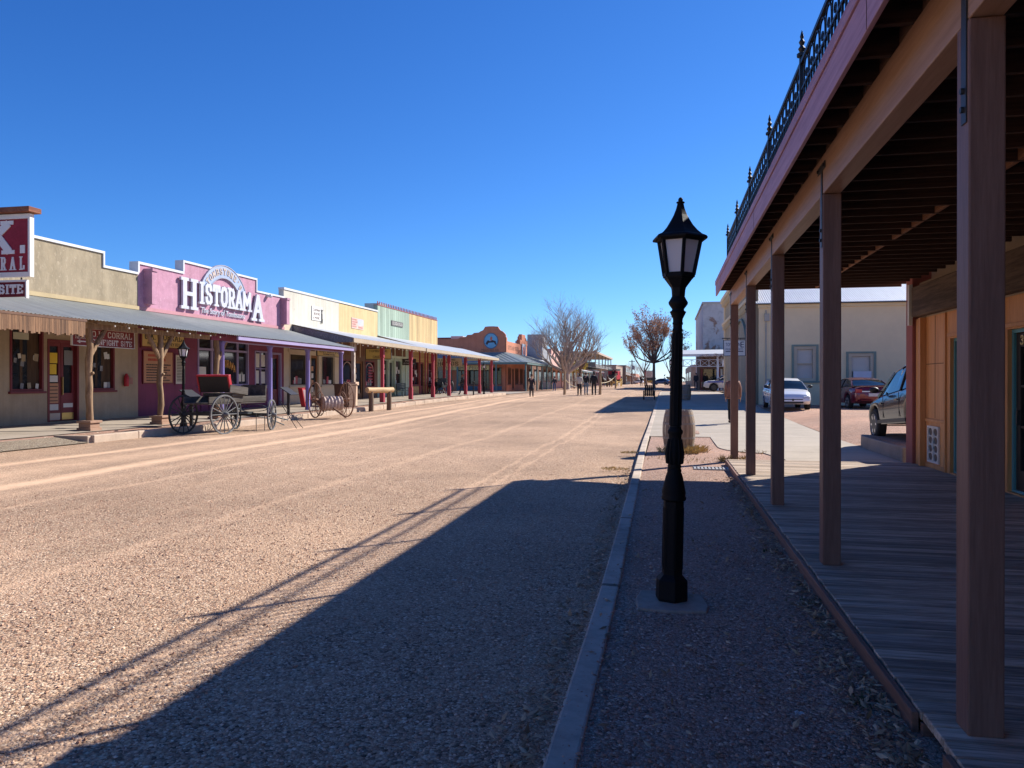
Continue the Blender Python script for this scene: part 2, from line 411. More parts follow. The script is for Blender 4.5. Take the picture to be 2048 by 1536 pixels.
def slab_letter(mb, fn, ch, u0, v0, w, h, d, th, sw=None, serif=True, rt=1):
    """one letter in the box (u0, v0, w, h); fn(u, v, d) -> world; strokes sw wide"""
    if ch == ' ' or ch not in SLAB: return
    sw = sw or .19 * min(w * 1.25, h * .8); k = 0
    ins = sw / 2
    def P(p): return (u0 + rt * (ins * .3 + p[0] * (w - ins * .6)), v0 + ins + p[1] * (h - 2 * ins))
    def seg(a, b, wd, ext):
        nonlocal k
        dx, dy = b[0] - a[0], b[1] - a[1]; ln = math.hypot(dx, dy)
        if ln < 1e-6: return
        dx /= ln; dy /= ln; nx, ny = -dy * wd / 2, dx * wd / 2; ex, ey = dx * ext, dy * ext
        dd = k * .0004; k += 1
        mb.prism([(a[0] - ex + nx, a[1] - ey + ny), (a[0] - ex - nx, a[1] - ey - ny), (b[0] + ex - nx, b[1] + ey - ny), (b[0] + ex + nx, b[1] + ey + ny)], fn, d, d + th + dd)
    for pl in SLAB[ch]:
        pts = [P(p) for p in pl]
        for i in range(len(pts) - 1):
            a, b = pts[i], pts[i + 1]
            hor = abs(b[1] - a[1]) < .1 * h and abs(b[0] - a[0]) > .2 * w
            seg(a, b, sw * (.62 if hor and ch not in 'T' else 1.0), sw * .32)
        if serif and ch not in NOSLAB and ch not in ".'":
            for i, e in ((0, pl[0]), (-1, pl[-1])):
                if e[1] in (0, 1) and not (len(pl) > 2 and ch in 'EFLT') :
                    o = pl[1] if i == 0 else pl[-2]
                    if abs(o[1] - e[1]) < .05: continue
                    p = P(e); y = v0 + sw * .24 if e[1] == 0 else v0 + h - sw * .24
                    seg((p[0] - sw * .95, y), (p[0] + sw * .95, y), sw * .48, 0)
def slab_text(mb, face, s, u0, v0, u1, v1, d, th=.01, sw=None, gap=.08, serif=True):
    """wood-type line fitted between reading start u0 and end u1"""
    wd = [{'I': .55, '.': .4, "'": .35, ' ': .6, 'M': 1.25, 'W': 1.25}.get(c, 1.0) for c in s]
    tot = sum(wd) + gap * (len(s) - 1); unit = abs(u1 - u0) / tot; rt = 1 if u1 > u0 else -1; u = u0
    for c, w in zip(s, wd):
        slab_letter(mb, face, c, u, v0, unit * w, v1 - v0, d, th, sw, serif, rt); u += rt * unit * (w + gap)
# ================================================================== materials
GC = [(.10, .06, .045), (.49, .31, .195), (.32, .175, .12), (.74, .535, .36), (.54, .33, .205), (.13, .085, .068), (.95, .74, .53), (.41, .24, .16), (.67, .465, .30), (.20, .12, .09)]
VC = [(.17, .105, .082), (.44, .27, .195), (.32, .175, .13), (.60, .43, .325), (.46, .275, .20), (.20, .135, .11), (.70, .53, .42), (.38, .22, .16)]
M_road = gravel('road_gravel', GC, scale=50, tracks=[(-10.15, .42, .9), (-12.6, .36, .85), (-11.4, .9, .40), (-8.3, .15, .30), (-5.2, .16, .28), (-3.05, .09, .34), (-2.72, .09, .28), (-7.3, .1, .14), (-9.3, .4, .22), (-6.1, .12, .12)], dust=(.70, .46, .295), patch=.3, dusty=.45)
M_verge = gravel('verge_gravel', VC, scale=52, dust=(.58, .34, .24), dusty=.5)
M_lot = gravel('lot_gravel', VC, scale=40, dust=(.56, .33, .225), dusty=.6, tint=(1.1, 1.05, 1.0))
M_dirt = gravel('dirt', VC, scale=30, dust=(.56, .35, .22), dusty=.7, tint=(.85, .82, .8))
M_conc = concrete('pavement_concrete', (.42, .355, .28), joint=1.52, jaxis='y')
M_concl = concrete('old_concrete', (.38, .315, .25), joint=1.8, jaxis='y', stain=.32)
M_kerb = concrete('kerb_concrete', (.54, .44, .345), joint=3.0, stain=.5)
M_deckw = wood('boardwalk_planks', (.68, .53, .40), (.30, .225, .165), axis='x', rough=.8, gscale=7, bmp=.7, island=True)
M_edge = wood('edge_board', (.30, .165, .12), (.20, .11, .08), axis='y', gscale=6)
M_post = wood('post_paint', (.245, .14, .108), (.20, .11, .084), axis='z', rough=.5, gscale=11, bmp=.45)
M_beam = wood('beam_paint', (.44, .265, .18), (.37, .215, .14), axis='y', rough=.5, gscale=5, bmp=.3)
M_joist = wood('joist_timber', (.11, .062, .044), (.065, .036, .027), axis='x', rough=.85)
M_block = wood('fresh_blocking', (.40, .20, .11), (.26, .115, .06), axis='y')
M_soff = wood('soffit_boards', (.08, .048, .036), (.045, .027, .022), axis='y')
M_fascia = wood('fascia_paint', (.47, .27, .335), (.37, .195, .25), axis='y', rough=.6, gscale=4, bmp=.25)
M_iron = paint('black_iron', (.012, .012, .013), rough=.45, var=.3, bmp=.08, spec=.5)
M_strap = paint('strap_steel', (.07, .072, .075), rough=.5, metal=.6, bmp=.2)
M_bolt = plain('bolt_steel', (.55, .54, .5), .35, .9)
M_tan = wood('tan_panel', (.74, .36, .145), (.64, .29, .11), axis='z', rough=.6, gscale=4, bmp=.25)
M_tanh = wood('tan_trim', (.70, .335, .135), (.60, .27, .10), axis='z', rough=.6, gscale=5, bmp=.2)
M_header = wood('header_timber', (.15, .10, .07), (.07, .045, .033), axis='y', rough=.85, gscale=3, bmp=.8)
M_teal = paint('teal_paint', (.12, .34, .36), rough=.5)
M_darkdoor = wood('dark_door', (.05, .037, .032), (.03, .022, .019), axis='z', rough=.5)
M_redst = paint('red_stucco', (.32, .10, .085), rough=.8, bmp=.5, bscale=45)
M_glass = glassy('shop_glass')
M_gold = plain('gold_leaf', (.75, .53, .2), .35, .5)
M_white = paint('white_paint', (.72, .70, .66), rough=.6, var=.1)
M_black = paint('black_paint', (.008, .008, .009), rough=.62, var=.4, bmp=.15, spec=.16, wear=(.10, .095, .09), wearamt=-.11)
M_frost, nt_, b_ = nodes('frosted_pane')
tl_ = nt_.nodes.new('ShaderNodeBsdfTranslucent'); tl_.inputs[0].default_value = (.97, .94, .95, 1); ms_ = nt_.nodes.new('ShaderNodeMixShader'); ms_.inputs[0].default_value = .3
b_.inputs['Base Color'].default_value = (.93, .90, .90, 1); b_.inputs['Roughness'].default_value = .5; L(nt_, b_.outputs[0], ms_.inputs[1]); L(nt_, tl_.outputs[0], ms_.inputs[2])
L(nt_, ms_.outputs[0], [n for n in nt_.nodes if n.type == 'OUTPUT_MATERIAL'][0].inputs[0])

# ================================================================== ground sheets
def steps(a, b, n): return [a + (b - a) * i / n for i in range(n + 1)]
YS = steps(-40, 0, 8)[:-1] + steps(0, 30, 30)[:-1] + steps(30, 110, 40)[:-1] + steps(110, 420, 31)
o = MB().grid([-1500, -700, -300, -120, -60, -40, -20, -10, 0, 10, 20, 40, 60, 120, 300, 700, 1500],
              [-300, -60] + YS[1:] + [600, 1000, 2500], lambda x, y: g(x, y) - .16).build('ground', M_dirt, keep=True)
tag(o, None, None, kind='structure')
wob = lambda x, y: .012 * math.sin(x * 1.7 + y * .31) + .01 * math.sin(x * .6 - y * .83 + 1)
def zroad(x, y):
    c = -.075 + .05 * min(1, max(0, (-x - .7) / 4)) * min(1, max(0, (x + 15.3) / 3))
    return g(x, y) + c + (wob(x, y) if -15 < x < -.9 else 0)
o = MB().grid([-15.4, -15, -14, -13, -12, -11, -10, -9, -8, -7, -6, -5, -4, -3, -2, -1.4, -1, -.66, -.47], YS, zroad).build('road', M_road, smooth=True, keep=True, ang=180)
tag(o, None, None, kind='structure')
# the street crossing on either side, and the open gravel beside the first shop
o = MB().grid(steps(-.66, 40, 10), steps(76, 90, 7), lambda x, y: g(x, y) - .05).build('side_street', M_road, keep=True); tag(o, None, None, kind='structure')
o = MB().grid(steps(-60, -15.4, 10), steps(75.5, 90, 7), lambda x, y: g(x, y) - .03).build('side_street', M_concl, keep=True); tag(o, None, None, kind='structure')
o = MB().grid([-20, -18, -16.8, -16, -15.38], steps(-20, 18.2, 19), lambda x, y: g(x, y) - .05 + .16 * min(1, max(0, (-x - 15.38) / 1.2))).build('gravel_apron', gravel('apron_gravel', [(c[0]*.62, c[1]*.74, c[2]*.8) for c in GC], scale=40, dust=(.36, .27, .20)), keep=True); tag(o, None, None, kind='structure')
# right verge with its kerb
VY = steps(-6, 24, 30)
o = MB().grid(steps(-.46, 2.4, 8), VY, lambda x, y: g(x, y) - .004 + .006 * math.sin(x * 3 + y)).build('verge', M_verge, smooth=True, keep=True, ang=180); tag(o, None, None, kind='structure')
mb = MB()
kx = lambda y: -.505 - .0105 * min(14, max(0, y - 6))
ky = [-6, -3, 0, 3, 6, 9, 12, 15, 18, 21, 24, 27, 30, 36, 42, 48, 54, 60, 66, 74]
for a, b in zip(ky, ky[1:]):
    j = .006
    p, q = kx(a), kx(b)
    mb.add([(p - .01, a + j, g(0, a) - .3), (p + .14, a + j, g(0, a) - .3), (q + .14, b - j, g(0, b) - .3), (q - .01, b - j, g(0, b) - .3),
            (p, a + j, g(0, a) + .02), (p + .14, a + j, g(0, a) + .016), (q + .14, b - j, g(0, b) + .016), (q, b - j, g(0, b) + .02)],
           [(0, 1, 2, 3), (4, 7, 6, 5), (0, 4, 5, 1), (2, 6, 7, 3), (0, 3, 7, 4), (1, 5, 6, 2)])
o = mb.build('kerb', M_kerb, bevel=.015); tag(o, None, None, kind='structure')
# right pavement: full width beyond 22.6 m, a strip with a rounded corner this side of it
mb = MB()
zc = lambda x, y: g(x, y) + .012
mb.grid([-.518, 1, 2.2, 3.4, 4.6], steps(22.6, 74, 34), zc)
poly = [(4.6, 15.42), (4.6, 22.6), (1.2, 22.6)]
for k in range(9):
    a = R(90 * k / 8); poly.append((2.1 - .9 * math.cos(a), 19.4 - 1.5 * math.sin(a)))
poly += [(2.35, 16.5), (2.35, 15.42)]
mb.prism(poly, lambda u, v, d: (u, v, zc(u, v) + d), -.12, 0)
o = mb.build('pavement', M_conc); tag(o, None, None, kind='structure')
o = MB().grid([.15, .95], [23.6, 24.9], lambda x, y: g(x, y) + .027).build('tree_pit', M_verge, keep=True); tag(o, None, None, kind='structure')
# car park behind the low wall
def zlot(x, y):
    z = lerp(.30, .34, min(1, max(0, (y - 16) / 24)))
    xw = 4.5 if y < 19.8 else lerp(4.68, 5.15, min(1, (y - 19.8) / 1.1))
    if y > 20.9: z = lerp(g(x, y) + .015, z, min(1, max(0, (x - 4.6) / 1.6)))
    elif x < xw: return g(x, y) + .012
    return z + .01 * math.sin(x * 2 + y * 1.3)
LX = [4.61, 4.66, 4.72, 4.8, 4.88, 4.96, 5.04, 5.12, 5.2, 5.4, 5.7, 6.1, 6.5, 8, 10, 13, 17, 22, 30]; LY = [16.45, 17, 18, 19, 19.6, 19.8, 20, 20.2, 20.4, 20.6, 20.8, 21, 21.4, 22, 24, 27, 30, 34, 38, 44.2]
o = MB().grid(LX, LY, zlot).build('car_park', M_lot, keep=True, smooth=True, ang=180); tag(o, None, None, kind='structure')
# left pavement, strip of earth and kerb
o = MB().grid([-20.6, -19.5, -18, -16.62], steps(-6, 76, 82), lambda x, y: g(x, y) + .125 + .03 * (-x - 16.62)).build('boardwalk_pavement', M_concl, keep=True); tag(o, None, None, kind='structure')
mb = MB()
for a, b in zip(steps(-6, 75, 34), steps(-6, 75, 34)[1:]):
    mb.box(-16.62, a, g(-17, a) - .2, -16.48, b, g(-17, a) + .105)
o = mb.build('pavement_edge', paint('edge_brown', (.33, .2, .15), rough=.85, wear=(.5, .4, .3), wearamt=.02)); tag(o, None, None, kind='structure')
o = MB().grid([-16.5, -16.1, -15.8, -15.5], steps(18.4, 73, 60), lambda x, y: g(x, y) + .085 + .02 * math.sin(y * 2.1 + x * 5)).build('earth_strip', M_dirt, keep=True, smooth=True, ang=180); tag(o, None, None, kind='structure')
mb = MB()
for a, b in zip(steps(18.3, 73, 30), steps(18.3, 73, 30)[1:]):
    k = .02 * rnd.random()
    mb.obox((-15.44 + k, (a + b) / 2, g(-15.4, (a + b) / 2) - .05), (.1, 0, 0), (0, (b - a) / 2 - .01, 0), (0, 0, .19 - k))
mb.obox((-15.98, 18.28, -.03), (.55, 0, 0), (0, .1, 0), (0, 0, .15))
o = mb.build('kerb', paint('stone_kerb', (.46, .35, .26), rough=.9, var=.3, bmp=.6, bscale=30), bevel=.025); tag(o, None, None, kind='structure')

# ================================================================== the balcony building on the right
PX0, PW = 1.245, .142                     # posts' street face and width
PY = [3.56, 6.66, 9.76, 12.83, 15.92]
FX = .97; YE = 16.28; YB = -7.0          # fascia plane, far end, near end
BW = thing('balcony_building', (4.5, 6, 0), 'brown timber building with iron-railed balcony over a board porch, filling the right side', 'building')
FR = Face('-x', 4.5)
# deck boards
mb = MB(); y = 15.36
while y > -6:
    w = .138 + .006 * rnd.random(); e = .012 * rnd.random()
    mb.box(1.14 - e, y - w + .010, .062, 4.5, y, .10 + .003 * rnd.random()); y -= w
o = mb.build('boardwalk', M_deckw, bevel=.004, seg=1); tag(o, None, None, kind='structure')
mb = MB().box(1.095, 3.80, -.12, 1.126, 15.37, .092).box(1.095, -6, -.12, 1.126, 3.40, .090).box(1.128, 3.76, -.12, 1.19, 3.79, .055)
o = mb.build('boardwalk_edge', M_edge, bevel=.004); tag(o, None, None, kind='structure')
# posts with steel straps
for i, py in enumerate(PY + [.46, -2.6]):
    zb = .1 if py < 15 else -.05
    p = MB().box(PX0, py, zb, PX0 + PW, py + PW, 3.132).build('post', M_post, BW, bevel=.007)
    s = MB().box(PX0 - .006, py + .02, 2.70, PX0 - .001, py + .075, 3.38).box(PX0 - .0075, py - .10, 3.325, PX0 - .002, py + .20, 3.38)
    for (yy, zz) in ((py + .047, 2.76), (py + .047, 2.84), (py - .07, 3.352), (py + .165, 3.352)): s.lathe([(.014, -.011), (.014, .006)], 8, (PX0 - .008, yy, zz), 'x')
    s.build('strap', M_strap, p)
# beams (one per bay)
ys = [YB] + [q + PW / 2 for q in (-2.6, .46, 3.56, 6.66, 9.76, 12.83)] + [YE - .06]
for a, b in zip(ys, ys[1:]): MB().box(PX0 + .002, a + .002, 3.135, PX0 + PW - .004, b - .002, 3.452).build('beam', M_beam, BW, bevel=.006)
# joists, blocking, boards above
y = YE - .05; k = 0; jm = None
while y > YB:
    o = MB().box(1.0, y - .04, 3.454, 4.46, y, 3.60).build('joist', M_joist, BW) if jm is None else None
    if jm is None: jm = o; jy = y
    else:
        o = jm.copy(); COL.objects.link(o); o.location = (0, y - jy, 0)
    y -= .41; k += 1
M_gblock = wood('grey_blocking', (.30, .18, .12), (.19, .11, .075), axis='y')
for (bx, bw, bm_, pk) in ((2.88, .04, M_block, .12), (1.285, .035, M_gblock, 0)):
    y = YE - .05; y00 = y; src = None
    while y > YB:
        if src is None: src = MB().box(bx, y - .408, 3.458, bx + bw, y - .042, 3.595).build('blocking', bm_, BW)
        elif rnd.random() > pk: o = src.copy(); COL.objects.link(o); o.location = (0, y - y00, 0)
        y -= .41
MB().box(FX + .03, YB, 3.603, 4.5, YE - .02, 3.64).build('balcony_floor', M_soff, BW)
MB().box(FX, YB, 3.348, FX + .028, YE, 3.565).box(FX - .012, YB, 3.567, FX + .028, YE + .012, 3.655).box(FX, YE - .0, 3.46, 4.5, YE + .028, 3.565).build('fascia', M_fascia, BW, bevel=.004)
for yb in (14.75, 9.2, 4.1):      # butt joints
    MB().box(FX - .002, yb, 3.35, FX + .001, yb + .004, 3.562).build('board_joint', plain('joint_dark', (.05, .02, .02), .9), BW)
# iron railing
RP = [-5.9, -3.8, -1.6, .65, 2.9, 5.15, 7.40, 9.66, 11.9, 14.05, 16.15]; RX = 1.2
def ring(mb, c, r, w, n=12):
    for i in range(n):
        a, b = 2 * math.pi * i / n, 2 * math.pi * (i + 1) / n
        mb.bar((c[0], c[1] + r * math.cos(a), c[2] + r * math.sin(a)), (c[0], c[1] + r * math.cos(b), c[2] + r * math.sin(b)), w, w)
for yp in RP:
    mb = MB().box(RX - .021, yp - .021, 3.66, RX + .021, yp + .021, 4.56)
    mb.lathe([(.045, 4.56), (.045, 4.585), (.02, 4.60), (.034, 4.63), (.015, 4.66), (.028, 4.69), (.012, 4.72), (.018, 4.74), (.002, 4.80)], 10, (RX, yp, 0))
    mb.box(RX - .05, yp - .05, 3.655, RX + .05, yp + .05, 3.70)
    p = mb.build('railing_post', M_iron, BW)
    MB().box(RX - .09, yp - .15, 3.66, RX - .03 - .002, yp + .15, 3.81).build('red_block', paint('red_block', (.36, .09, .07), rough=.7), BW)
for a, b in zip(RP, RP[1:]):
    mb = MB()
    for z, w in ((4.50, .035), (4.25, .022), (3.76, .025)): mb.box(RX - w / 2, a + .03, z - w / 2, RX + w / 2, b - .03, z + w / 2)
    n = int((b - a) / .115); 
    for i in range(1, n):
        yy = a + (b - a) * i / n
        mb.box(RX - .008, yy - .008, 3.76, RX + .008, yy + .008, 4.25 if i % 2 else 4.40)
    for i in range(0, n - 1, 2):
        yy = a + (b - a) * (i + 1.0) / n; r = (b - a) / n * .92
        for q in range(6):
            t0, t1 = math.pi * q / 6, math.pi * (q + 1) / 6
            mb.bar((RX, yy + r * math.cos(t0), 4.36 + r * math.sin(t0)), (RX, yy + r * math.cos(t1), 4.36 + r * math.sin(t1)), .012, .012)
        ring(mb, (RX, yy, 4.33), .035, .01, 8)
    mb.build('railing', M_iron, BW)
# facade: tan panels between pilaster, doors and the heavy header
def wall_open(mb, face, u0, u1, v0, v1, ops, th=.2):
    ops = sorted(ops); u = u0
    for (a, b, c, d) in ops:
        if a > u: face.box(mb, u, v0, 0, a, v1, -th)
        if c > v0: face.box(mb, a, v0, 0, b, c, -th)
        if d < v1: face.box(mb, a, d, 0, b, v1, -th)
        u = b
    if u < u1: face.box(mb, u, v0, 0, u1, v1, -th)
    return mb
doors = [(-1.2, -.2), (2.4, 3.4), (6.9, 7.9), (10.45, 11.5), (12.55, 13.65)]
wall_open(MB(), FR, YB, 15.2, 0, 2.74, [(a, b, .12, 2.30) for a, b in doors]).build('wall', M_tan, BW)
MB().box(4.5, YB, 2.742, 4.7, 15.2, 3.39).box(4.5, YB, 3.642, 4.7, 15.2, 7.0).box(4.7, YB, 0, 12, 15.2, 7.0).build('wall', paint('plaster_wall', (.42, .33, .24), rough=.9), BW)
MB().box(4.4, YB, 7.0, 12.1, 15.3, 7.12).build('roof', paint('roof_grey', (.3, .3, .3)), BW)
MB().box(4.33, 13.0 - 20, 2.76, 4.498, 15.08, 3.3).build('header_beam', M_header, BW, bevel=.02)
MB().box(4.385, 15.22, 0, 4.8, 15.6, 3.62).build('pilaster', M_redst, BW, bevel=.015)
MB().box(4.30, 15.12, 2.62, 4.36, 15.21, 3.36).build('trim_board', M_white, BW)
mb = MB()                             # tan casing between pilaster and panel
TR = [(a, b, .1, 2.735, d) for (a, b, d) in ((15.07, 15.2, .06), (14.83, 14.93, .10), (14.99, 15.05, .035), (13.80, 13.86, .03), (11.62, 11.72, .04), (12.40, 12.50, .04), (10.28, 10.40, .04))]
TR += [(a - .07, b + .07, 2.32, 2.38, .029) for a, b in doors] + [(13.87, 14.82, .90, .95, .025), (13.87, 14.82, .1, .17, .02)]
for (a, b, c, d, e) in TR: mb = MB(); FR.box(mb, a, c, .001, b, d, e); mb.build('panel_trim', M_tanh, BW, bevel=.006)
mb = MB()
for z in (1.9,): FR.box(mb, 13.9, z, .0005, 14.8, z + .012, .004)
for yy in (14.35,): FR.box(mb, yy, .97, .0005, yy + .012, 2.73, .0045)
for yy in (12.0, 9.4, 8.7): FR.box(mb, yy, 2.39, .0005, yy + .012, 2.73, .004)
mb.build('panel_joint', plain('panel_joint', (.16, .075, .03), .9), BW)
for (a, b) in doors:
    dr = MB(); FR.box(dr, a + .052, .13, -.14, b - .052, .42, -.09)
    for (u0, u1) in ((a + .052, a + .17), (b - .17, b - .052)): FR.box(dr, u0, .42, -.14, u1, 2.24, -.09)
    FR.box(dr, a + .17, 2.06, -.139, b - .17, 2.24, -.091)
    for v in (.98, 1.52): FR.box(dr, a + .17, v, -.138, b - .17, v + .035, -.095)
    d_ = dr.build('door', M_darkdoor, BW, bevel=.005)
    fr = MB(); FR.box(fr, a, .12, -.09, a + .05, 2.30, -.055); FR.box(fr, b - .05, .12, -.09, b, 2.30, -.055); FR.box(fr, a + .05, 2.25, -.09, b - .05, 2.30, -.056); FR.box(fr, a + .05, .12, -.09, b - .05, .15, -.057)
    fr.build('frame', M_teal, d_)
    gl = MB(); FR.box(gl, a + .17, .42, -.13, b - .17, 2.06, -.12); gl.build('pane', M_glass, d_)
    if a == 10.45:
        nb = MB(); slab_text(nb, FR, '30', 11.33, 2.085, 11.10, 2.215, -.09, .006, gap=.15); nb.build('house_number', M_gold, d_)
    hd = MB(); FR.box(hd, b - .155, 1.02, -.09, b - .135, 1.22, -.05); hd.build('handle', M_strap, d_)
# pierced vent block
mb = MB(); u0, u1, v0, v1 = 14.12, 14.68, .2, .83
FR.box(mb, u0, v0, .001, u1, v0 + .03, .03); FR.box(mb, u0, v1 - .03, .001, u1, v1, .03); FR.box(mb, u0, v0 + .03, .001, u0 + .03, v1 - .03, .03); FR.box(mb, u1 - .03, v0 + .03, .001, u1, v1 - .03, .03)
FR.box(mb, (u0 + u1) / 2 - .012, v0 + .03, .002, (u0 + u1) / 2 + .012, v1 - .03, .027)
def ering(mb, cu, cv, ru, rv, w, d, n=14, sq=0):
    for i in range(n):
        a, b = 2 * math.pi * i / n, 2 * math.pi * (i + 1) / n
        mb.bar(FR(cu + ru * math.cos(a), cv + rv * math.sin(a), d), FR(cu + ru * math.cos(b), cv + rv * math.sin(b), d), w, .02, up=(1, 0, 0))
for iu in range(2):
    for iv in range(4): ering(mb, u0 + .155 + iu * .25, v0 + .10 + iv * .143, .118, .076, .015, .014 + .0003 * (iu * 4 + iv))
v_ = mb.build('vent_block', M_white, BW)
mb = MB(); FR.box(mb, u0 + .03, v0 + .03, .0005, u1 - .03, v1 - .03, .003); mb.build('backing', plain('vent_back', (.16, .13, .11), .9), v_)
mb = MB().prism([(14.40, .42), (14.46, .515), (14.40, .61), (14.34, .515)], FR, .004, .03); mb.build('star', paint('vent_blue', (.42, .52, .56)), v_)
# low concrete wall of the car park
mb = MB(); pts = [(4.56, 16.40), (4.56, 18.0), (4.56, 19.2), (4.58, 19.8), (4.66, 20.2), (4.84, 20.6), (5.1, 20.9)]
for (a, b) in zip(pts, pts[1:]): mb.bar((a[0] + .1, a[1], .13), (b[0] + .1, b[1], .13), .2, .34 if a[1] < 19.9 else .26)
mb.box(4.52, 16.3, -.04, 5.6, 16.46, .30)
o = mb.build('low_wall', concrete('wall_concrete', (.36, .29, .235), stain=.35), bevel=.02)
tag(o, 'low concrete retaining wall at the edge of the gravel car park', 'wall')
# ================================================================== the row of shops on the left
FL = Face('+x', -20.0)
def zl(y): return g(-18, y)
M_tin = paint('old_tin', (.27, .285, .275), rough=.5, var=.22, scale=.8, bmp=.1, metal=.35, wear=(.25, .17, .12), wearamt=-.06, stretch=(.5, 3, 1))
M_tin2 = paint('pale_tin', (.50, .515, .53), rough=.45, var=.1, bmp=.1, metal=.3, stretch=(.5, 3, 1))
M_tanst = paint('tan_stucco', (.32, .262, .175), rough=.95, var=.34, scale=2.2, bmp=1.2, bscale=16, wear=(.40, .33, .23), wearamt=.05, stretch=(1, 1, .55), streak=.16)
M_tanlo = paint('tan_lower', (.40, .31, .21), rough=.9, var=.18, bmp=.5, bscale=20, streak=.18)
M_pink = paint('pink_stucco', (.47, .245, .325), rough=.95, var=.22, scale=2.6, bmp=1.0, bscale=18, wear=(.54, .31, .39), wearamt=.04, streak=.14)
M_plum = paint('plum_wall', (.215, .052, .10), rough=.85, var=.18, bmp=.5, bscale=20, streak=.15)
M_lav = paint('lavender_paint', (.31, .26, .44), rough=.6, var=.1)
M_purp = paint('purple_post', (.20, .16, .40), rough=.55, var=.1)
M_cap = paint('white_coping', (.60, .61, .62), rough=.5, var=.06)
M_redtr = paint('dark_red_trim', (.17, .025, .03), rough=.5, var=.12)
M_redpost = paint('red_post', (.33, .038, .058), rough=.5, var=.12)
M_signred = wood('sign_red', (.32, .022, .045), (.25, .016, .032), axis='y', rough=.6, gscale=3, bmp=.4)
M_signdk = wood('sign_darkred', (.17, .012, .026), (.13, .01, .02), axis='y', rough=.6, gscale=3)
M_paper = paint('paper', (.62, .60, .55), rough=.8, var=.08, scale=6, bmp=0)
M_yel = paint('yellow_card', (.75, .50, .04), rough=.7, bmp=0)
M_cream = paint('cream_board', (.56, .46, .33), rough=.75, var=.12)
M_ywall = paint('yellow_wall', (.60, .455, .235), rough=.9, var=.12, bmp=.4, streak=.2)
M_wwall = paint('white_wall', (.58, .55, .465), rough=.9, var=.16, scale=.7, bmp=.5, wear=(.47, .42, .33), wearamt=-.02, streak=.2)
M_mint = wood('mint_boards', (.37, .47, .37), (.31, .40, .31), axis='z', planks=.42, paxis='y', gscale=3, bmp=.3, pcol=(.10, .13, .10))
M_yboard = wood('yellow_boards', (.61, .445, .22), (.50, .355, .17), axis='z', planks=.45, paxis='y', gscale=3, bmp=.3, pcol=(.17, .115, .05))
M_brownw = wood('brown_boards', (.22, .11, .06), (.15, .07, .04), axis='z', planks=.16, paxis='y', gscale=5)
M_rust = wood('rustic_log', (.36, .24, .14), (.20, .125, .075), axis='z', rough=.9, gscale=7, bmp=1.0)
M_log = wood('grey_log', (.36, .25, .16), (.20, .13, .08), axis='y', rough=.9, gscale=6, bmp=1.0)
M_stone = paint('brown_block', (.36, .22, .15), rough=.95, var=.2, scale=5, bmp=.7, bscale=20)
M_txtw = plain('white_letter', (.72, .70, .68), .6)
M_txtk = plain('dark_letter', (.03, .025, .02), .6)
M_signyel = paint('yellow_sign', (.60, .43, .16), rough=.7, var=.14)
M_orange = paint('orange_panel', (.52, .27, .15), rough=.8, var=.08)
M_redink = plain('red_ink', (.45, .07, .04), .7)
M_dark = plain('dark_inside', (.012, .011, .011), .9)

M_disp = wood('display_wood', (.10, .06, .035), (.06, .035, .02), axis='z'); M_card1 = paint('dim_card', (.24, .24, .25), rough=.7, bmp=0, scale=8, var=.4); M_card2 = paint('tan_card', (.34, .27, .18), rough=.7, bmp=0, scale=8, var=.4)
def wbox(mb, face, *a): face.box(mb, *a); return mb
def window(par, face, u0, u1, v0, v1, fm, fw=.07, gm=None, nu=1, nv=1, rec=.10, sill=True, proud=.03, name='window'):
    mb = MB()
    face.box(mb, u0 - fw, v0 - fw, -rec, u0, v1 + fw, proud); face.box(mb, u1, v0 - fw, -rec, u1 + fw, v1 + fw, proud)
    face.box(mb, u0, v1, -rec, u1, v1 + fw, proud - .002); face.box(mb, u0, v0 - fw, -rec, u1, v0, proud - .002)
    for i in range(1, nu):
        u = lerp(u0, u1, i / nu); face.box(mb, u - .022, v0, -rec + .01, u + .022, v1, -.012)
    for i in range(1, nv):
        v = lerp(v0, v1, i / nv); face.box(mb, u0, v - .02, -rec + .012, u1, v + .02, -.014)
    w = mb.build(name, fm, par)
    gb = MB(); face.box(gb, u0, v0, -rec, u1, v1, -rec + .012); gb.build('pane', gm or M_glass, w)
    if sill:
        sb = MB(); face.box(sb, u0 - fw - .06, v0 - fw - .075, -.02, u1 + fw + .06, v0 - fw - .002, .09); sb.build('sill', fm, w)
    return w
def sheet_(par, face, u0, u1, v0, v1, d, m, name='notice', tilt=0):
    c = Vector(face((u0 + u1) / 2, (v0 + v1) / 2, d)); hu, hv = abs(u1 - u0) / 2, abs(v1 - v0) / 2
    ud = Vector(face(1, 0, 0)) - Vector(face(0, 0, 0)); vd = Vector((0, 0, 1)); nd = Vector(face(0, 0, 1)) - Vector(face(0, 0, 0))
    u2 = ud * math.cos(tilt) + vd * math.sin(tilt); v2 = vd * math.cos(tilt) - ud * math.sin(tilt)
    return MB().obox(c, u2 * hu, v2 * hv, nd * .004).build(name, m, par)
def shop_wall(par, u0, u1, v0, v1, ops, m, name='wall', th=.22):
    mb = MB(); wall_open(mb, FL, u0, u1, v0, v1, ops, th); return mb.build(name, m, par)
def backing(par, u0, u1, v1, name='interior'):
    MB().box(-20.9, u0 + .1, -.2, -20.7, u1 - .1, v1).build(name, M_dark, par)
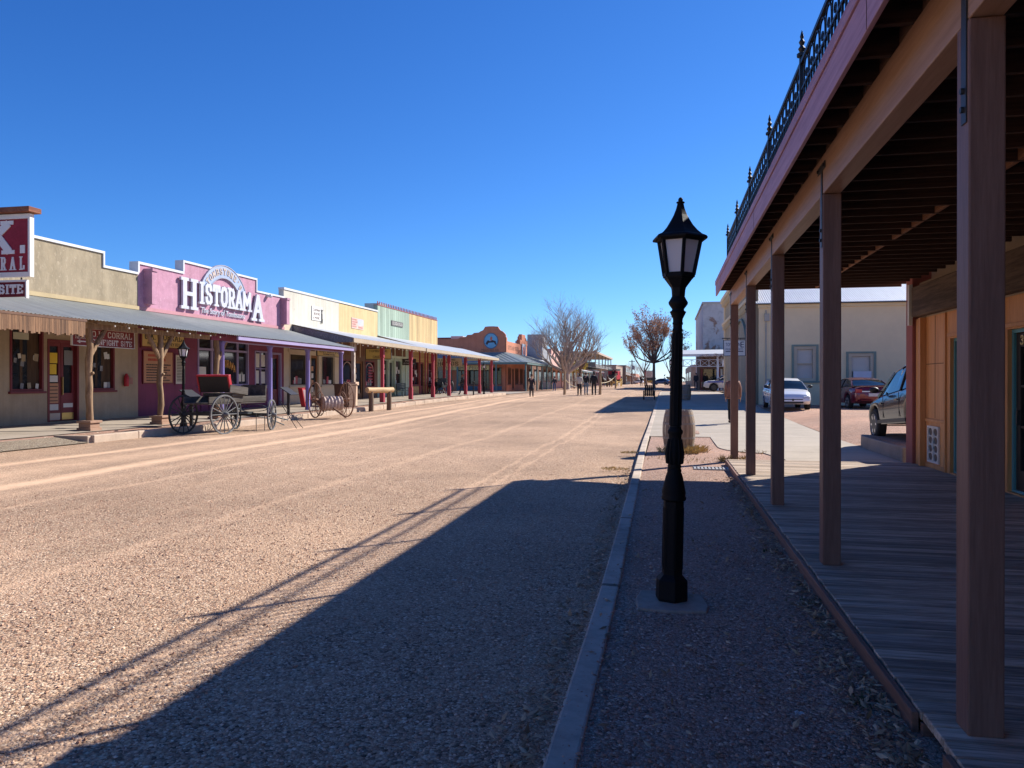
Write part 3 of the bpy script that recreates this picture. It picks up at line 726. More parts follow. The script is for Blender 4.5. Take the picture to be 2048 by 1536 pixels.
def awning(par, y0, y1, zt, ze, xe=-16.3, m=None, per=.14, amp=.014, name='awning_roof'):
    n = int((y1 - y0) / per * 4); mb = MB(); vs = []; fs = []
    for i in range(n + 1):
        y = y0 + (y1 - y0) * i / n; c = amp * math.sin(2 * math.pi * (y - y0) / per)
        for x, z in ((-20.0, zt), (-18.1, lerp(zt, ze, .52) - .01), (xe, ze)): vs.append((x, y, z + c + .004 * math.sin(y * 1.3)))
        for x, z in ((-20.0, zt), (-18.1, lerp(zt, ze, .52) - .01), (xe, ze)): vs.append((x, y, z + c + .004 * math.sin(y * 1.3) - .012))
    for i in range(n):
        a = i * 6; b = a + 6
        for k in (0, 1): fs += [(a + k, a + k + 1, b + k + 1, b + k), (a + 3 + k, b + 3 + k, b + 4 + k, a + 4 + k)]
        fs.append((a + 2, a + 5, b + 5, b + 2))
    return mb.add(vs, fs).build(name, m or M_tin, par, smooth=True, ang=60)
def rafters(par, y0, y1, zt, ze, xe, m, step=1.2):
    mb = MB(); y = y0 + .3
    while y < y1:
        mb.bar((-19.98, y, zt - .09), (xe - .12, y, ze - .06), .05, .11); y += step
    mb.bar((-16.95, y0 + .05, ze - .16 + .02), (-16.95, y1 - .05, ze - .16 + .02), .12, .16)
    return mb.build('awning_frame', m, par)
def coping(par, y0, y1, z, m=None, d0=-.3, d1=.05, h=.09):
    mb = MB(); FL.box(mb, y0, z, d0, y1, z + h, d1); return mb.build('coping', m or M_cap, par)
def body(par, y0, y1, h, m, depth=9, name='wall'):
    MB().box(-20.22 - depth, y0 + .02, -.2, -20.222, y1 - .02, h).build(name, m, par)

# ---- first shop: tan stucco
y0, y1 = -34.0, 26.2  # front lengthened out of view to bounce warm light into the shade
B1 = thing('tan_shop', (-20, 18, 0), 'tan stucco shop with stepped white-edged parapet and dark red doors', 'building')
ops = [(20.3, 21.6, 1.28, 3.35), (21.78, 23.15, .26, 3.0), (23.55, 24.9, 1.28, 3.25), (13, 15.5, 1.28, 3.3), (17.0, 18.3, .26, 3.0)]
shop_wall(B1, y0, y1, -.2, 4.4, ops, M_tanlo); backing(B1, y0, y1, 4.3)
mb = MB(); FL.box(mb, y0, 4.402, 0, 20.05, 5.78, -.3); FL.box(mb, 20.05, 4.402, 0, 24.3, 6.22, -.301); FL.box(mb, 24.3, 4.402, 0, y1, 5.72, -.3)
mb.build('parapet', M_tanst, B1)
mb = MB(); FL.box(mb, y0, 5.782, -.34, 20.0, 5.87, .05); FL.box(mb, 19.97, 5.872, -.341, 20.05, 6.222, .052); FL.box(mb, 19.97, 6.222, -.342, 24.38, 6.31, .054); FL.box(mb, 24.302, 5.81, -.341, 24.38, 6.22, .052); FL.box(mb, 24.302, 5.722, -.34, y1, 5.81, .05)
mb.build('coping', M_cap, B1)
mb = MB(); FL.box(mb, 14, 4.36, .002, y1, 4.5, .06); mb.build('flashing', paint('flashing', (.44, .34, .19), rough=.8), B1)
body(B1, y0, y1, 4.4, M_tanlo)
for i, (a, b, c, d) in enumerate(ops):
    if c > 1:
        w = window(B1, FL, a + .07, b - .07, c + .08, d - .08, M_redtr, .07)
        pn = MB(); FL.box(pn, lerp(a, b, .58), c + .1, -.088, b - .1, d - .1, -.082); FL.box(pn, lerp(a, b, .36), c + .12, -.088, lerp(a, b, .44), d - .4, -.083); pn.build('display_panel', M_disp, w)
        for q in range(9):
            s = .09 + .09 * rnd.random(); u = lerp(a + .12, b - .12 - s, rnd.random()); v = lerp(c + .7, d - .75, rnd.random()) if q < 6 else c + .09
            sheet_(w, FL, u, u + s, v, v + s * 1.4, -.076 + q * .006, (M_card1, M_paper, M_card2)[q % 3], 'notice', rnd.uniform(-.2, .2))
        sheet_(w, FL, a + .15, a + .75, d - .42, d - .2, -.02, paint('card_sign', (.5, .48, .36), bmp=0), 'notice')
    else:
        d_ = MB(); m_ = (a + b) / 2
        for (p, q) in ((a + .08, m_ - .01), (m_ + .01, b - .08)):
            FL.box(d_, p, c + .02, -.16, q, c + .95, -.10)
            FL.box(d_, p, c + .95, -.16, p + .1, d - .22, -.10); FL.box(d_, q - .1, c + .95, -.16, q, d - .22, -.10); FL.box(d_, p, d - .22, -.16, q, d - .08, -.1)
        dd = d_.build('door', M_redtr, B1)
        gb = MB(); FL.box(gb, a + .18, c + .95, -.155, m_ - .11, d - .22, -.14); FL.box(gb, m_ + .11, c + .95, -.155, b - .18, d - .22, -.14); gb.build('pane', M_glass, dd)
        fb = MB(); FL.box(fb, a, c, -.18, a + .08, d, .02); FL.box(fb, b - .08, c, -.18, b, d, .02); FL.box(fb, a + .08, d - .08, -.18, b - .08, d, .018); fb.build('frame', M_redtr, dd)
        kb = MB(); FL.box(kb, m_ + .04, c + .05, -.1, b - .12, c + .28, -.092); kb.build('kick_plate', plain('brass', (.55, .42, .16), .35, .9), dd)
        kb = MB(); FL.box(kb, a + .12, c + .05, -.1, m_ - .04, c + .28, -.092); kb.build('kick_plate', plain('steel_plate', (.32, .3, .3), .4, .8), dd)
        hb = MB(); FL.box(hb, m_ + .03, 1.15, -.1, m_ + .06, 1.75, -.05); hb.build('handle', plain('brass', (.55, .42, .16)), dd)
        if a > 20:
            for (p, q, r_, s_, m2) in ((.14, .52, 1.95, 2.3, M_yel), (.12, .48, 1.58, 1.92, M_yel), (.12, .54, 1.32, 1.54, M_paper), (.12, .56, .62, 1.28, M_orange), (.12, .56, .38, .58, M_paper), (.82, 1.2, 1.9, 2.4, paint('grey_card', (.2, .2, .2), bmp=0)), (.78, 1.2, .46, .60, M_paper)):
                sheet_(dd, FL, a + p, a + q, c + r_, c + s_, -.09, m2, 'notice')
            lb = MB()
            for q in range(5): FL.box(lb, a + .15, c + .68 + q * .12, -.084, a + .53, c + .71 + q * .12, -.082)
            lb.build('lettering', M_txtk, dd)
# porch roof over the first two shops
awning(B1, 9.9, y1 - .005, 4.35, 3.40)
rafters(B1, 9.9, y1, 4.35, 3.40, -16.3, M_rust)
mb = MB(); y = 10.0
while y < 19.1:                        # valance of upright sticks
    h = .36 + .08 * rnd.random(); w = .05 + .03 * rnd.random()
    mb.box(-16.36 + .012 * rnd.random(), y, 3.30 - h, -16.31, y + w, 3.33); y += w + .004
mb.build('stick_valance', wood('valance_sticks', (.27, .155, .085), (.15, .08, .045), axis='z', island=True, bmp=.8), B1)
mb = MB(); mb.bar((-16.33, 9.9, 3.345), (-16.33, 19.2, 3.345), .06, .07); mb.build('eave_board', wood('eave_board', (.16, .09, .06), (.1, .055, .04), axis='y'), B1)
mb = MB()
for k in range(10):
    yy = 20.4 + k * .62; mb.ball((-16.36, yy, 3.27 - .02 * (k % 2)), .028, 8, 6)
mb.build('light_string', paint('bulb_glass', (.75, .7, .6), rough=.2), B1)
def log_post(par, x, y, zt, fork=1, base=True):
    z0 = zl(y) + .12; r0 = .10
    pts = [(x + .02 * math.sin(k * 1.3), y + .025 * math.sin(k * 2.1 + y), lerp(z0 + (.3 if base else 0), zt, k / 8)) for k in range(9)]
    mb = MB().tube(pts, [r0 * (1 + .10 * math.sin(k * 2.7 + y)) for k in range(9)], 10)
    if fork: 
        mb.tube([(x, y + .06, zt - .95), (x, y + .35, zt - .55), (x, y + .72, zt - .1)], [.07, .075, .07], 8)
        mb.tube([(x, y - .06, zt - .95), (x, y - .35, zt - .55), (x, y - .72, zt - .1)], [.07, .075, .07], 8) if fork > 1 else None
        mb.ball((x + .1, y + .02, zt - 1.5), .05, 8, 6)
    p = mb.build('post', M_rust, par, smooth=True)
    if base:
        b = MB().box(x - .24, y - .24, z0 - .14, x + .24, y + .24, z0 + .1).box(x - .2, y - .2, z0 + .1, x + .2, y + .2, z0 + .24).box(x - .25, y - .25, z0 + .24, x + .25, y + .25, z0 + .31)
        b.build('footing', M_stone, p, bevel=.01)
    return p
log_post(B1, -17.0, 20.1, 3.35, 1); log_post(B1, -17.0, 23.4, 3.35, 2); log_post(B1, -17, 15.5, 3.35, 0)

# ---- second shop: pink
y0, y1 = 26.2, 37.7
B2 = thing('pink_shop', (-20, 32, 0), 'pink stucco shop with stepped parapet, plum walls and lavender posts', 'building')
ops = [(30.05, 34.15, 1.42, 3.55), (34.75, 36.0, 1.35, 3.15), (36.35, 37.4, .28, 3.1)]
shop_wall(B2, y0, y1, -.2, 4.4, ops, M_plum); backing(B2, y0, y1, 4.3); body(B2, y0, y1, 4.4, M_plum)
mb = MB(); FL.box(mb, y0, 4.402, 0, 29.05, 6.13, -.3); FL.box(mb, 29.05, 4.402, 0, 34.85, 6.62, -.301); FL.box(mb, 34.85, 4.402, 0, y1, 6.03, -.3); mb.build('parapet', M_pink, B2)
mb = MB(); FL.box(mb, y0 - .04, 6.132, -.34, 29.05, 6.23, .05); FL.box(mb, y0 - .04, 5.8, -.342, y0 + .05, 6.13, .048); FL.box(mb, 28.97, 6.232, -.342, 29.06, 6.62, .052); FL.box(mb, 28.97, 6.622, -.344, 34.93, 6.71, .054); FL.box(mb, 34.852, 6.122, -.341, 34.93, 6.62, .052); FL.box(mb, 34.852, 6.032, -.34, y1, 6.12, .05)
mb.build('coping', M_cap, B2)
mb = MB(); FL.box(mb, y0, 4.36, .002, y1, 4.5, .05); mb.build('flashing', paint('pink_flashing', (.46, .22, .24), rough=.8), B2)
for yy in (26.55, 37.35):
    mb = MB(); FL.box(mb, yy, 4.62, .002, yy + .3, 5.95, .36); FL.box(mb, yy - .02, 5.9, .002, yy + .32, 6.0, .40); FL.box(mb, yy + .3, 4.68, .002, yy + .48, 4.86, .16); mb.build('downpipe_box', M_pink, B2)
mb = MB(); mb.ball((-19.8, 35.95, 5.95), .1, 8, 6); mb.box(-19.99, 35.85, 5.9, -19.8, 36.05, 6.0); mb.build('lamp_fitting', M_cap, B2)
# lavender shop window in bays
w = window(B2, FL, 30.12, 34.08, 1.48, 3.48, M_lav, .09)
mb = MB()
for u in (31.1, 33.2, 31.35): FL.box(mb, u, 1.48, -.08, u + .12, 3.48, -.01)
FL.box(mb, 30.12, 2.98, -.079, 34.08, 3.08, -.012); mb.build('mullions', M_lav, w)
mb = MB()
for i, c in enumerate('HISTORAMA'):
    a = (i - 4) / 4.0; slab_letter(mb, FL, c, 31.5 + i * .185, 2.25 - .22 * a * a, .165, .36, -.07, .004, serif=False)
mb.build('gold_lettering', plain('gold_paint', (.62, .30, .06), .5), w)
sheet_(w, FL, 30.2, 30.75, 1.6, 2.25, -.06, M_paper)
for q in range(2): sheet_(w, FL, 33.4 + q * .3, 33.62 + q * .3, 1.6, 1.95, -.06, M_paper)
w = window(B2, FL, 34.82, 35.93, 1.42, 3.06, M_lav, .07, nu=2, nv=2)
for (p, q, r_, s_) in ((34.87, 35.3, 2.3, 3.0), (35.42, 35.85, 2.35, 2.95), (34.9, 35.25, 1.5, 2.15), (35.45, 35.85, 1.5, 2.1)): sheet_(w, FL, p, q, r_, s_, -.06, M_paper)
d_ = MB(); FL.box(d_, 36.45, .3, -.16, 37.3, 1.2, -.1); FL.box(d_, 36.45, 1.2, -.16, 36.57, 3.0, -.1); FL.box(d_, 37.18, 1.2, -.16, 37.3, 3.0, -.1); FL.box(d_, 36.57, 2.8, -.16, 37.18, 3.0, -.1)
dd = d_.build('door', M_redtr, B2); gb = MB(); FL.box(gb, 36.57, 1.2, -.15, 37.18, 2.8, -.14); gb.build('pane', M_glass, dd)
fb = MB(); FL.box(fb, 36.35, .28, -.18, 36.45, 3.1, .03); FL.box(fb, 37.3, .28, -.18, 37.4, 3.1, .03); FL.box(fb, 36.45, 3.0, -.18, 37.3, 3.1, .028); fb.build('frame', M_lav, dd)
mb = MB()
for k in range(9): FL.box(mb, 29.0 + k * .62, .25, .002, 29.07 + k * .62, 1.3, .03)
FL.box(mb, 29.0, 1.3, .002, 34.3, 1.36, .04); mb.build('wainscot', M_plum, B2)
awning(B2, y0, 38.45, 4.35, 3.40); rafters(B2, y0, 38.4, 4.35, 3.40, -16.3, M_plum)
log_post(B2, -17.0, 26.75, 3.35, 1)
mb = MB().box(-16.42, 27.2, 3.22, -16.34, 38.45, 3.36).box(-17.06, 27.0, 3.14, -16.9, 38.4, 3.28); mb.build('eave_board', M_lav, B2)
for yy in (27.1, 30.8, 34.4, 38.25):
    z0 = zl(yy) + .12
    MB().lathe([(.125, z0), (.125, z0 + .12), (.105, z0 + .16), (.10, 3.0), (.12, 3.03), (.12, 3.08), (.15, 3.1), (.15, 3.14)], 16, (-17.0, yy, 0)).build('post', M_purp, B2, smooth=True)

# ---- third: white and yellow halves under one coping
B3 = thing('white_yellow_shop', (-20, 44, 0), 'plain-fronted shop, left half white and right half yellow, under one straight coping', 'building')
ops = [(38.3, 40.4, 1.35, 3.15), (40.9, 41.9, .3, 3.1), (42.2, 44.1, 1.35, 3.15), (45.2, 46.9, 1.2, 3.0), (47.2, 48.6, .3, 2.95), (48.9, 50.6, 1.2, 3.0)]
shop_wall(B3, 37.7, 44.7, -.2, 4.7, ops[:3], M_cream); shop_wall(B3, 44.7, 51.2, -.2, 4.7, ops[3:], wood('brown_front', (.20, .12, .085), (.14, .08, .055), axis='z'))
backing(B3, 37.7, 51.2, 4.5); body(B3, 37.7, 51.2, 6.0, M_wwall)
mb = MB(); FL.box(mb, 37.7, 4.702, 0, 44.7, 6.5, -.3); mb.build('parapet', M_wwall, B3)
mb = MB(); FL.box(mb, 44.7, 4.702, 0, 51.2, 6.46, -.3); mb.build('parapet', M_ywall, B3)
coping(B3, 37.66, 51.2, 6.502, h=.11)
for i, (a, b, c, d) in enumerate(ops):
    if c > .6:
        w = window(B3, FL, a + .07, b - .07, c + .07, d - .07, M_cream if i < 3 else M_redtr, .07, sill=i < 3)
        for q in range(6):
            u = lerp(a + .15, b - .5, rnd.random()); sheet_(w, FL, u, u + .25, c + .12, c + .12 + .2 + .25 * rnd.random(), -.07 + q * .006, (M_paper, M_redpost, paint('grey_card', (.2, .2, .2)))[q % 3], 'display_card')
        if i >= 3:      # arched head
            ab = MB(); um = (a + b) / 2; r_ = (b - a) / 2 - .1
            for k in range(10):
                t0, t1 = math.pi * k / 10, math.pi * (k + 1) / 10
                ab.bar(FL(um + r_ * math.cos(t0), d - .75 + .6 * math.sin(t0), -.04), FL(um + r_ * math.cos(t1), d - .75 + .6 * math.sin(t1), -.04), .05, .06, up=(1, 0, 0))
            ab.build('arch', paint('faded_pink', (.45, .30, .28)), w)
            for k in range(6 if i == 5 else 0): sheet_(w, FL, a + .75, b - .2, c + .3 + k * .2, c + .42 + k * .2, -.055, M_redpost, 'shelf_goods')
    else:
        d_ = MB(); FL.box(d_, a + .05, c, -.14, a + .17, d, -.08); FL.box(d_, b - .17, c, -.14, b - .05, d, -.08); FL.box(d_, a + .17, c, -.14, b - .17, c + .5, -.08); FL.box(d_, a + .17, d - .15, -.14, b - .17, d, -.08)
        dd = d_.build('door', wood('oak_door', (.30, .14, .06), (.2, .09, .04), axis='z'), B3); gb = MB(); FL.box(gb, a + .17, c + .5, -.13, b - .17, d - .15, -.12); gb.build('pane', M_glass, dd)
        for q in range(4): sheet_(dd, FL, a + .25, a + .5, 1.0 + q * .4, 1.28 + q * .4, -.11, (M_paper, M_orange)[q % 2], 'notice')
mb = MB(); FL.box(mb, 38.2, 3.35, .002, 44.2, 4.0, .04); FL.box(mb, 45.1, 3.3, .002, 50.9, 4.1, .04); mb.build('transom', M_brownw, B3)
for (u, v, q, r_) in [(u, u + .1, 3.2, 4.2) for u in (38.15, 41.3, 44.2, 45.05, 47.9, 50.9)] + [(38.25, 41.3, 3.2, 3.34), (41.4, 44.2, 3.2, 3.34)]:
    mb = MB(); FL.box(mb, u, q, .003, v, r_, .07); mb.build('transom_trim', M_cream, B3)
awning(B3, 38.6, 51.2, 4.72, 3.95, -16.45, M_tin2, per=.3, amp=.01); rafters(B3, 38.7, 51.2, 4.70, 3.95, -16.45, M_cream)
mb = MB().prism([(-20, 4.66), (-16.5, 3.92), (-16.5, 3.70), (-20, 3.70)], lambda u, v, d: (u, 38.62 + d, v), 0, .03); mb.build('awning_end', paint('blue_grey_metal', (.10, .11, .15), rough=.25, metal=.5, bmp=0), B3)
mb = MB().box(-16.5, 38.66, 3.70, -16.43, 51.2, 3.93); mb.build('eave_board', paint('pale_eave', (.40, .32, .22), rough=.7), B3)
z0 = zl(39.9) + .12
p = MB().box(-17.09, 39.81, z0, -16.91, 39.99, 3.3).box(-17.13, 39.77, 3.3, -16.87, 40.03, 3.76).build('post', paint('peeling_white', (.42, .34, .27), rough=.85, var=.2, wear=(.75, .73, .7), wearamt=.06, stretch=(1, 1, .2)), B3)
b = MB().box(-17.17, 39.73, z0 - .15, -16.83, 40.07, z0 + 1.12).box(-17.23, 39.67, z0 + 1.12, -16.77, 40.13, z0 + 1.3); b.build('footing', paint('peach_paint', (.62, .43, .30), rough=.8, wear=(.3, .2, .15), wearamt=-.05), p, bevel=.01)
def red_post(par, yy, zt=3.72):
    z0 = zl(yy) + .12; x = -17.0
    MB().box(x - .09, yy - .09, z0 + .8, x + .09, yy + .09, 3.05).box(x - .13, yy - .13, z0, x + .13, yy + .13, z0 + .78).box(x - .11, yy - .11, z0 + .78, x + .11, yy + .11, z0 + .86).box(x - .12, yy - .12, 3.05, x + .12, yy + .12, zt).build('post', M_redpost, par, bevel=.012)
red_post(B3, 44.3); red_post(B3, 49.6)
# ---- fourth: mint and yellow boards, red cresting
B4 = thing('mint_yellow_shop', (-20, 58, 0), 'board-fronted shop, left half mint green and right half yellow, with a red crested roofline', 'building')
ops = [(51.9, 53.2, .9, 3.2), (53.5, 54.5, .3, 3.15), (54.8, 56.1, .9, 3.2), (58.4, 60.3, 1.3, 3.2), (60.7, 61.8, .35, 3.2), (62.9, 64.6, 1.3, 3.2)]
M_mint2 = paint('mint_trim', (.40, .50, .40), rough=.7)
shop_wall(B4, 51.2, 58.0, -.2, 4.8, ops[:3], M_mint2); shop_wall(B4, 58.0, 65.6, -.2, 4.8, ops[3:], wood('yellow_front', (.58, .40, .19), (.48, .32, .14), axis='y', planks=.3, paxis='z'))
backing(B4, 51.2, 65.6, 4.5); body(B4, 51.2, 65.6, 6.3, M_mint2)
mb = MB(); FL.box(mb, 51.2, 4.802, 0, 58.0, 6.98, -.3); mb.build('parapet', M_mint, B4)
mb = MB(); FL.box(mb, 58.0, 4.802, 0, 65.6, 6.95, -.3); mb.build('parapet', M_yboard, B4)
mb = MB(); FL.box(mb, 51.2, 6.982, -.3, 65.6, 7.03, .03); y = 51.25
while y < 65.4:
    FL.box(mb, y, 7.03, -.06, y + .08, 7.17, -.0); mb.ball(FL(y + .04, 7.22, -.03), (.04, .065, .075), 6, 5); y += .36
mb.build('roof_cresting', paint('crest_red', (.34, .10, .09), rough=.7), B4)
mb = MB().box(-22.2, 54.2, 6.3, -21.0, 55.6, 7.45); mb.build('roof_cooler', paint('cooler_grey', (.45, .45, .44)), B4)
for i, (a, b, c, d) in enumerate(ops):
    tm = M_mint2 if i < 3 else M_redtr
    if c > .6:
        w = window(B4, FL, a + .07, b - .07, c + .07, d - .07, tm, .07, nu=2 if i > 2 else 1, nv=3 if i > 2 else 1)
        for q in range(5):
            u = lerp(a + .15, b - .45, rnd.random()); v = lerp(c + .1, d - .6, rnd.random()); sheet_(w, FL, u, u + .25, v, v + .3, -.07 + q * .006, M_paper)
    else:
        d_ = MB(); FL.box(d_, a + .05, c, -.14, a + .16, d, -.08); FL.box(d_, b - .16, c, -.14, b - .05, d, -.08); FL.box(d_, a + .16, c, -.14, b - .16, c + .9, -.08); FL.box(d_, a + .16, d - .15, -.14, b - .16, d, -.08)
        dd = d_.build('door', tm, B4); gb = MB(); FL.box(gb, a + .16, c + .9, -.13, b - .16, d - .15, -.12); gb.build('pane', M_glass, dd)
mb = MB()
for u in (51.55, 53.28, 54.55, 56.2, 57.0): FL.box(mb, u, .2, .002, u + .14, 4.2, .06)
FL.box(mb, 51.5, 3.35, .002, 57.3, 3.5, .055); mb.build('front_trim', paint('pale_mint', (.52, .60, .46), rough=.7), B4)
mb = MB(); FL.box(mb, 51.6, 3.52, .002, 57.2, 4.1, .03); mb.build('transom', M_brownw, B4)
mb = MB()
for u in (58.15, 60.45, 61.9, 62.6, 64.9): FL.box(mb, u, .2, .002, u + .16, 4.2, .07)
mb.build('front_trim', M_redpost, B4)
awning(B4, 51.2, 74.6, 4.85, 3.92, -16.4, M_tin2, per=.3, amp=.01); rafters(B4, 51.2, 74.5, 4.83, 3.92, -16.4, M_cream)
mb = MB().box(-16.46, 51.2, 3.68, -16.38, 74.6, 3.9).box(-20, 74.5, 3.66, -16.46, 74.58, 3.9); mb.build('eave_board', paint('pale_eave', (.40, .32, .22)), B4)
for yy in (54.6, 58.9, 64.0, 69.0, 74.0): red_post(B4, yy)
red_post_back = MB().box(-19.6, 65.9, .4, -19.4, 66.1, 3.9).build('post', M_redpost, B4)
mb = MB()
for k in range(46): mb.ball((-16.36, 39 + k * .72, 3.62 - .05 * abs(math.sin(k * 1.1))), .03, 6, 4)
mb.build('light_string', paint('bulb_glass', (.75, .7, .6)), B4)

# ================================================================== signs of the left row
FS = Face('+x', 0)
def board_sign(name, label, face, u0, u1, v0, v1, d, bg, frame, th=.05, fw=.05, group=None):
    t = thing(name, face((u0 + u1) / 2, v0, d), label, 'sign', group)
    b = MB(); face.box(b, u0, v0, d, u1, v1, d + th); b.build('panel', bg, t)
    if frame:
        f = MB(); lo, hi = min(u0, u1), max(u0, u1)
        face.box(f, lo - fw, v0 - fw, d - .01, lo, v1 + fw, d + th + .02); face.box(f, hi, v0 - fw, d - .01, hi + fw, v1 + fw, d + th + .02)
        face.box(f, lo, v1, d - .01, hi, v1 + fw, d + th + .018); face.box(f, lo, v0 - fw, d - .01, hi, v0, d + th + .018); f.build('frame', frame, t)
    return t
def letters(t, mat, fn, name='lettering'):
    mb = MB(); fn(mb); return mb.build(name, mat, t)
# big red roadside sign, mostly outside the picture
FY = Face('-y', 16.4)
S1 = thing('roadside_sign', (-17.2, 16.4, 0), 'tall dark red hanging sign with big white letters under a small brown roof', 'sign')
b = MB(); FY.box(b, -19.23, 4.33, -.08, -15.59, 5.66, 0); b.build('panel', M_signred, S1)
f = MB()
for (a, c, z0, z1) in ((-19.33, -15.53, 5.66, 5.78), (-19.33, -15.53, 4.21, 4.33), (-19.33, -19.23, 4.33, 5.66), (-15.59, -15.53, 4.33, 5.66)): FY.box(f, a, z0, -.10, c, z1, .03)
f.build('frame', M_white, S1)
c = MB().box(-19.7, 16.22, 5.80, -15.42, 16.62, 5.93); c.build('roof_board', wood('sign_roof', (.27, .11, .06), (.18, .06, .035), axis='y'), S1, bevel=.01)
b = MB(); FY.box(b, -19.1, 3.72, -.06, -15.69, 4.09, 0); b.build('lower_panel', M_signdk, S1)
f = MB(); FY.box(f, -19.15, 4.09, -.07, -15.65, 4.14, .012); FY.box(f, -15.69, 3.68, -.07, -15.65, 4.09, .012); f.build('lower_frame', M_white, S1)
h = MB()
for x in (-18.6, -17.3, -16.7, -15.85): h.box(x - .012, 16.43, 4.12, x + .012, 16.46, 4.2)
h.build('hanger', M_iron, S1)
letters(S1, M_txtw, lambda mb: (slab_letter(mb, FY, 'K', -16.85, 4.79, .80, .83, .002, .02, sw=.2), slab_letter(mb, FY, 'O', -18.5, 4.79, .86, .83, .002, .02, sw=.2), FY.box(mb, -15.83, 4.80, .002, -15.69, 5.0, .02), FY.box(mb, -17.4, 4.8, .002, -17.27, 5.0, .02)))
def _cor(mb):
    for i, ch in enumerate('CORRAL'): slab_letter(mb, FY, ch, -15.85 - .275 * (5 - i), 4.385, .15, .335, .002, .015, sw=.05)
letters(S1, M_txtw, _cor); letters(S1, M_txtw, lambda mb: slab_text(mb, FY, 'GUNFIGHT SITE', -18.2, 3.79, -15.74, 4.03, .002, .012, sw=.055))
p = MB().box(-19.45, 16.45, -.1, -19.25, 16.65, 5.9); p.build('pole', M_iron, S1)
# hanging red board behind the log posts
FH = Face('+x', -17.75)
t = board_sign('hanging_sign', 'long red board with white letters and arrow hanging under the porch of the tan shop', FH, 20.25, 23.0, 2.72, 3.24, 0, paint('dull_red_board', (.24, .03, .03)), M_white, .04, .02)
letters(t, M_txtw, lambda mb: (slab_text(mb, FH, 'O.K. CORRAL', 21.05, 3.0, 22.9, 3.2, .042, .008), slab_text(mb, FH, 'GUNFIGHT SITE', 21.05, 2.76, 22.9, 2.94, .042, .008), slab_text(mb, FH, 'ENTER', 20.32, 3.06, 20.85, 3.18, .042, .008), slab_text(mb, FH, 'HERE', 20.36, 2.92, 20.8, 3.03, .042, .008)))
letters(t, M_txtw, lambda mb: mb.prism([(20.42, 2.84), (20.56, 2.9), (20.56, 2.86), (20.8, 2.86), (20.8, 2.82), (20.56, 2.82), (20.56, 2.78)], FH, .042, .05), 'arrow')
h = MB().box(-17.75, 20.5, 3.25, -17.73, 20.52, 3.7).box(-17.75, 22.7, 3.25, -17.73, 22.72, 3.7); h.build('hanger', M_iron, t)
t = board_sign('wall_sign', 'yellow board with black letters in a dark frame on the plum wall', FL, 26.35, 29.0, 2.98, 3.58, .02, M_signyel, M_redtr, .04, .06)
letters(t, M_txtk, lambda mb: (slab_text(mb, FL, 'O.K. CORRAL', 26.5, 3.25, 28.85, 3.53, .062, .006), text(mb, FL, 'WALK WHERE THEY FELL', 26.65, 3.04, 28.75, 3.17, .062)))
t = board_sign('notice_board', 'orange notice board of red and black printing behind the log post', FL, 26.45, 28.25, 1.55, 2.78, .02, M_orange, M_redtr, .03, .04)
def lines(mb, face, u0, u1, v0, v1, n, d, seed, wd=.55):
    r_ = random.Random(seed); dv = (v1 - v0) / n
    for i in range(n):
        u = u0 + .02; v = v1 - (i + 1) * dv + dv * .2; end = lerp(u0, u1, .75 + .25 * r_.random())
        while u < end:
            w = (u1 - u0) * (.02 + .04 * r_.random()); face.box(mb, u, v, d, min(u + w, end), v + dv * wd, d + .003); u += w + (u1 - u0) * .012
letters(t, M_redink, lambda mb: lines(mb, FL, 26.7, 28.05, 2.38, 2.72, 2, .052, 1)); letters(t, M_txtk, lambda mb: lines(mb, FL, 26.6, 28.15, 1.6, 2.32, 7, .052, 2, .5))
t = board_sign('wall_notice', 'tall cream printed notice on the plum wall beside the street lamp', FL, 28.45, 29.1, 1.5, 2.7, .02, paint('cream_notice', (.60, .54, .42), bmp=0), M_plum, .02, .03)
letters(t, M_txtk, lambda mb: lines(mb, FL, 28.52, 29.03, 1.6, 2.62, 16, .042, 3, .4))
# the pink parapet's raised lettering
HS = thing('raised_sign', (-20, 32, 4.6), 'large white raised letters with tall first and last letter on the pink parapet', 'sign')
def _h(mb):
    slab_letter(mb, FL, 'H', 28.72, 4.66, 1.12, 1.32, .05, .1, sw=.27)
    u = 29.98
    for ch, w in zip('ISTORAM', (.42, .62, .62, .62, .64, .66, .80)): slab_letter(mb, FL, ch, u, 4.98, w - .05, .96, .05, .1, sw=.19); u += w - .02
    slab_letter(mb, FL, 'A', 34.34, 4.58, .98, 1.34, .05, .1, sw=.27)
letters(HS, paint('letter_white', (.55, .56, .62), rough=.5, var=.14, scale=2.5, streak=.12), _h)
letters(HS, paint('letter_white', (.55, .56, .62)), lambda mb: text(mb, FL, 'The Story of Tombstone', 30.2, 4.53, 33.75, 4.86, .03, .05), 'small_lettering')
AR = thing('arch_sign', (-20, 32, 5.5), 'pale blue arched board of cream letters above the raised white letters', 'sign')
poly = []
for k in range(17): a = R(150 - 120 * k / 16); poly.append((32.0 + 2.03 * math.cos(a), 4.86 + 2.03 * math.sin(a)))
for k in range(17): a = R(30 + 120 * k / 16); poly.append((32.0 + 1.5 * math.cos(a), 4.86 + 1.5 * math.sin(a)))
mb = MB()
for k in range(16): mb.prism([poly[k], poly[k + 1], poly[32 - k], poly[33 - k]], FL, .02, .08)
mb.build('panel', paint('pale_blue_sign', (.33, .40, .56), rough=.6), AR)
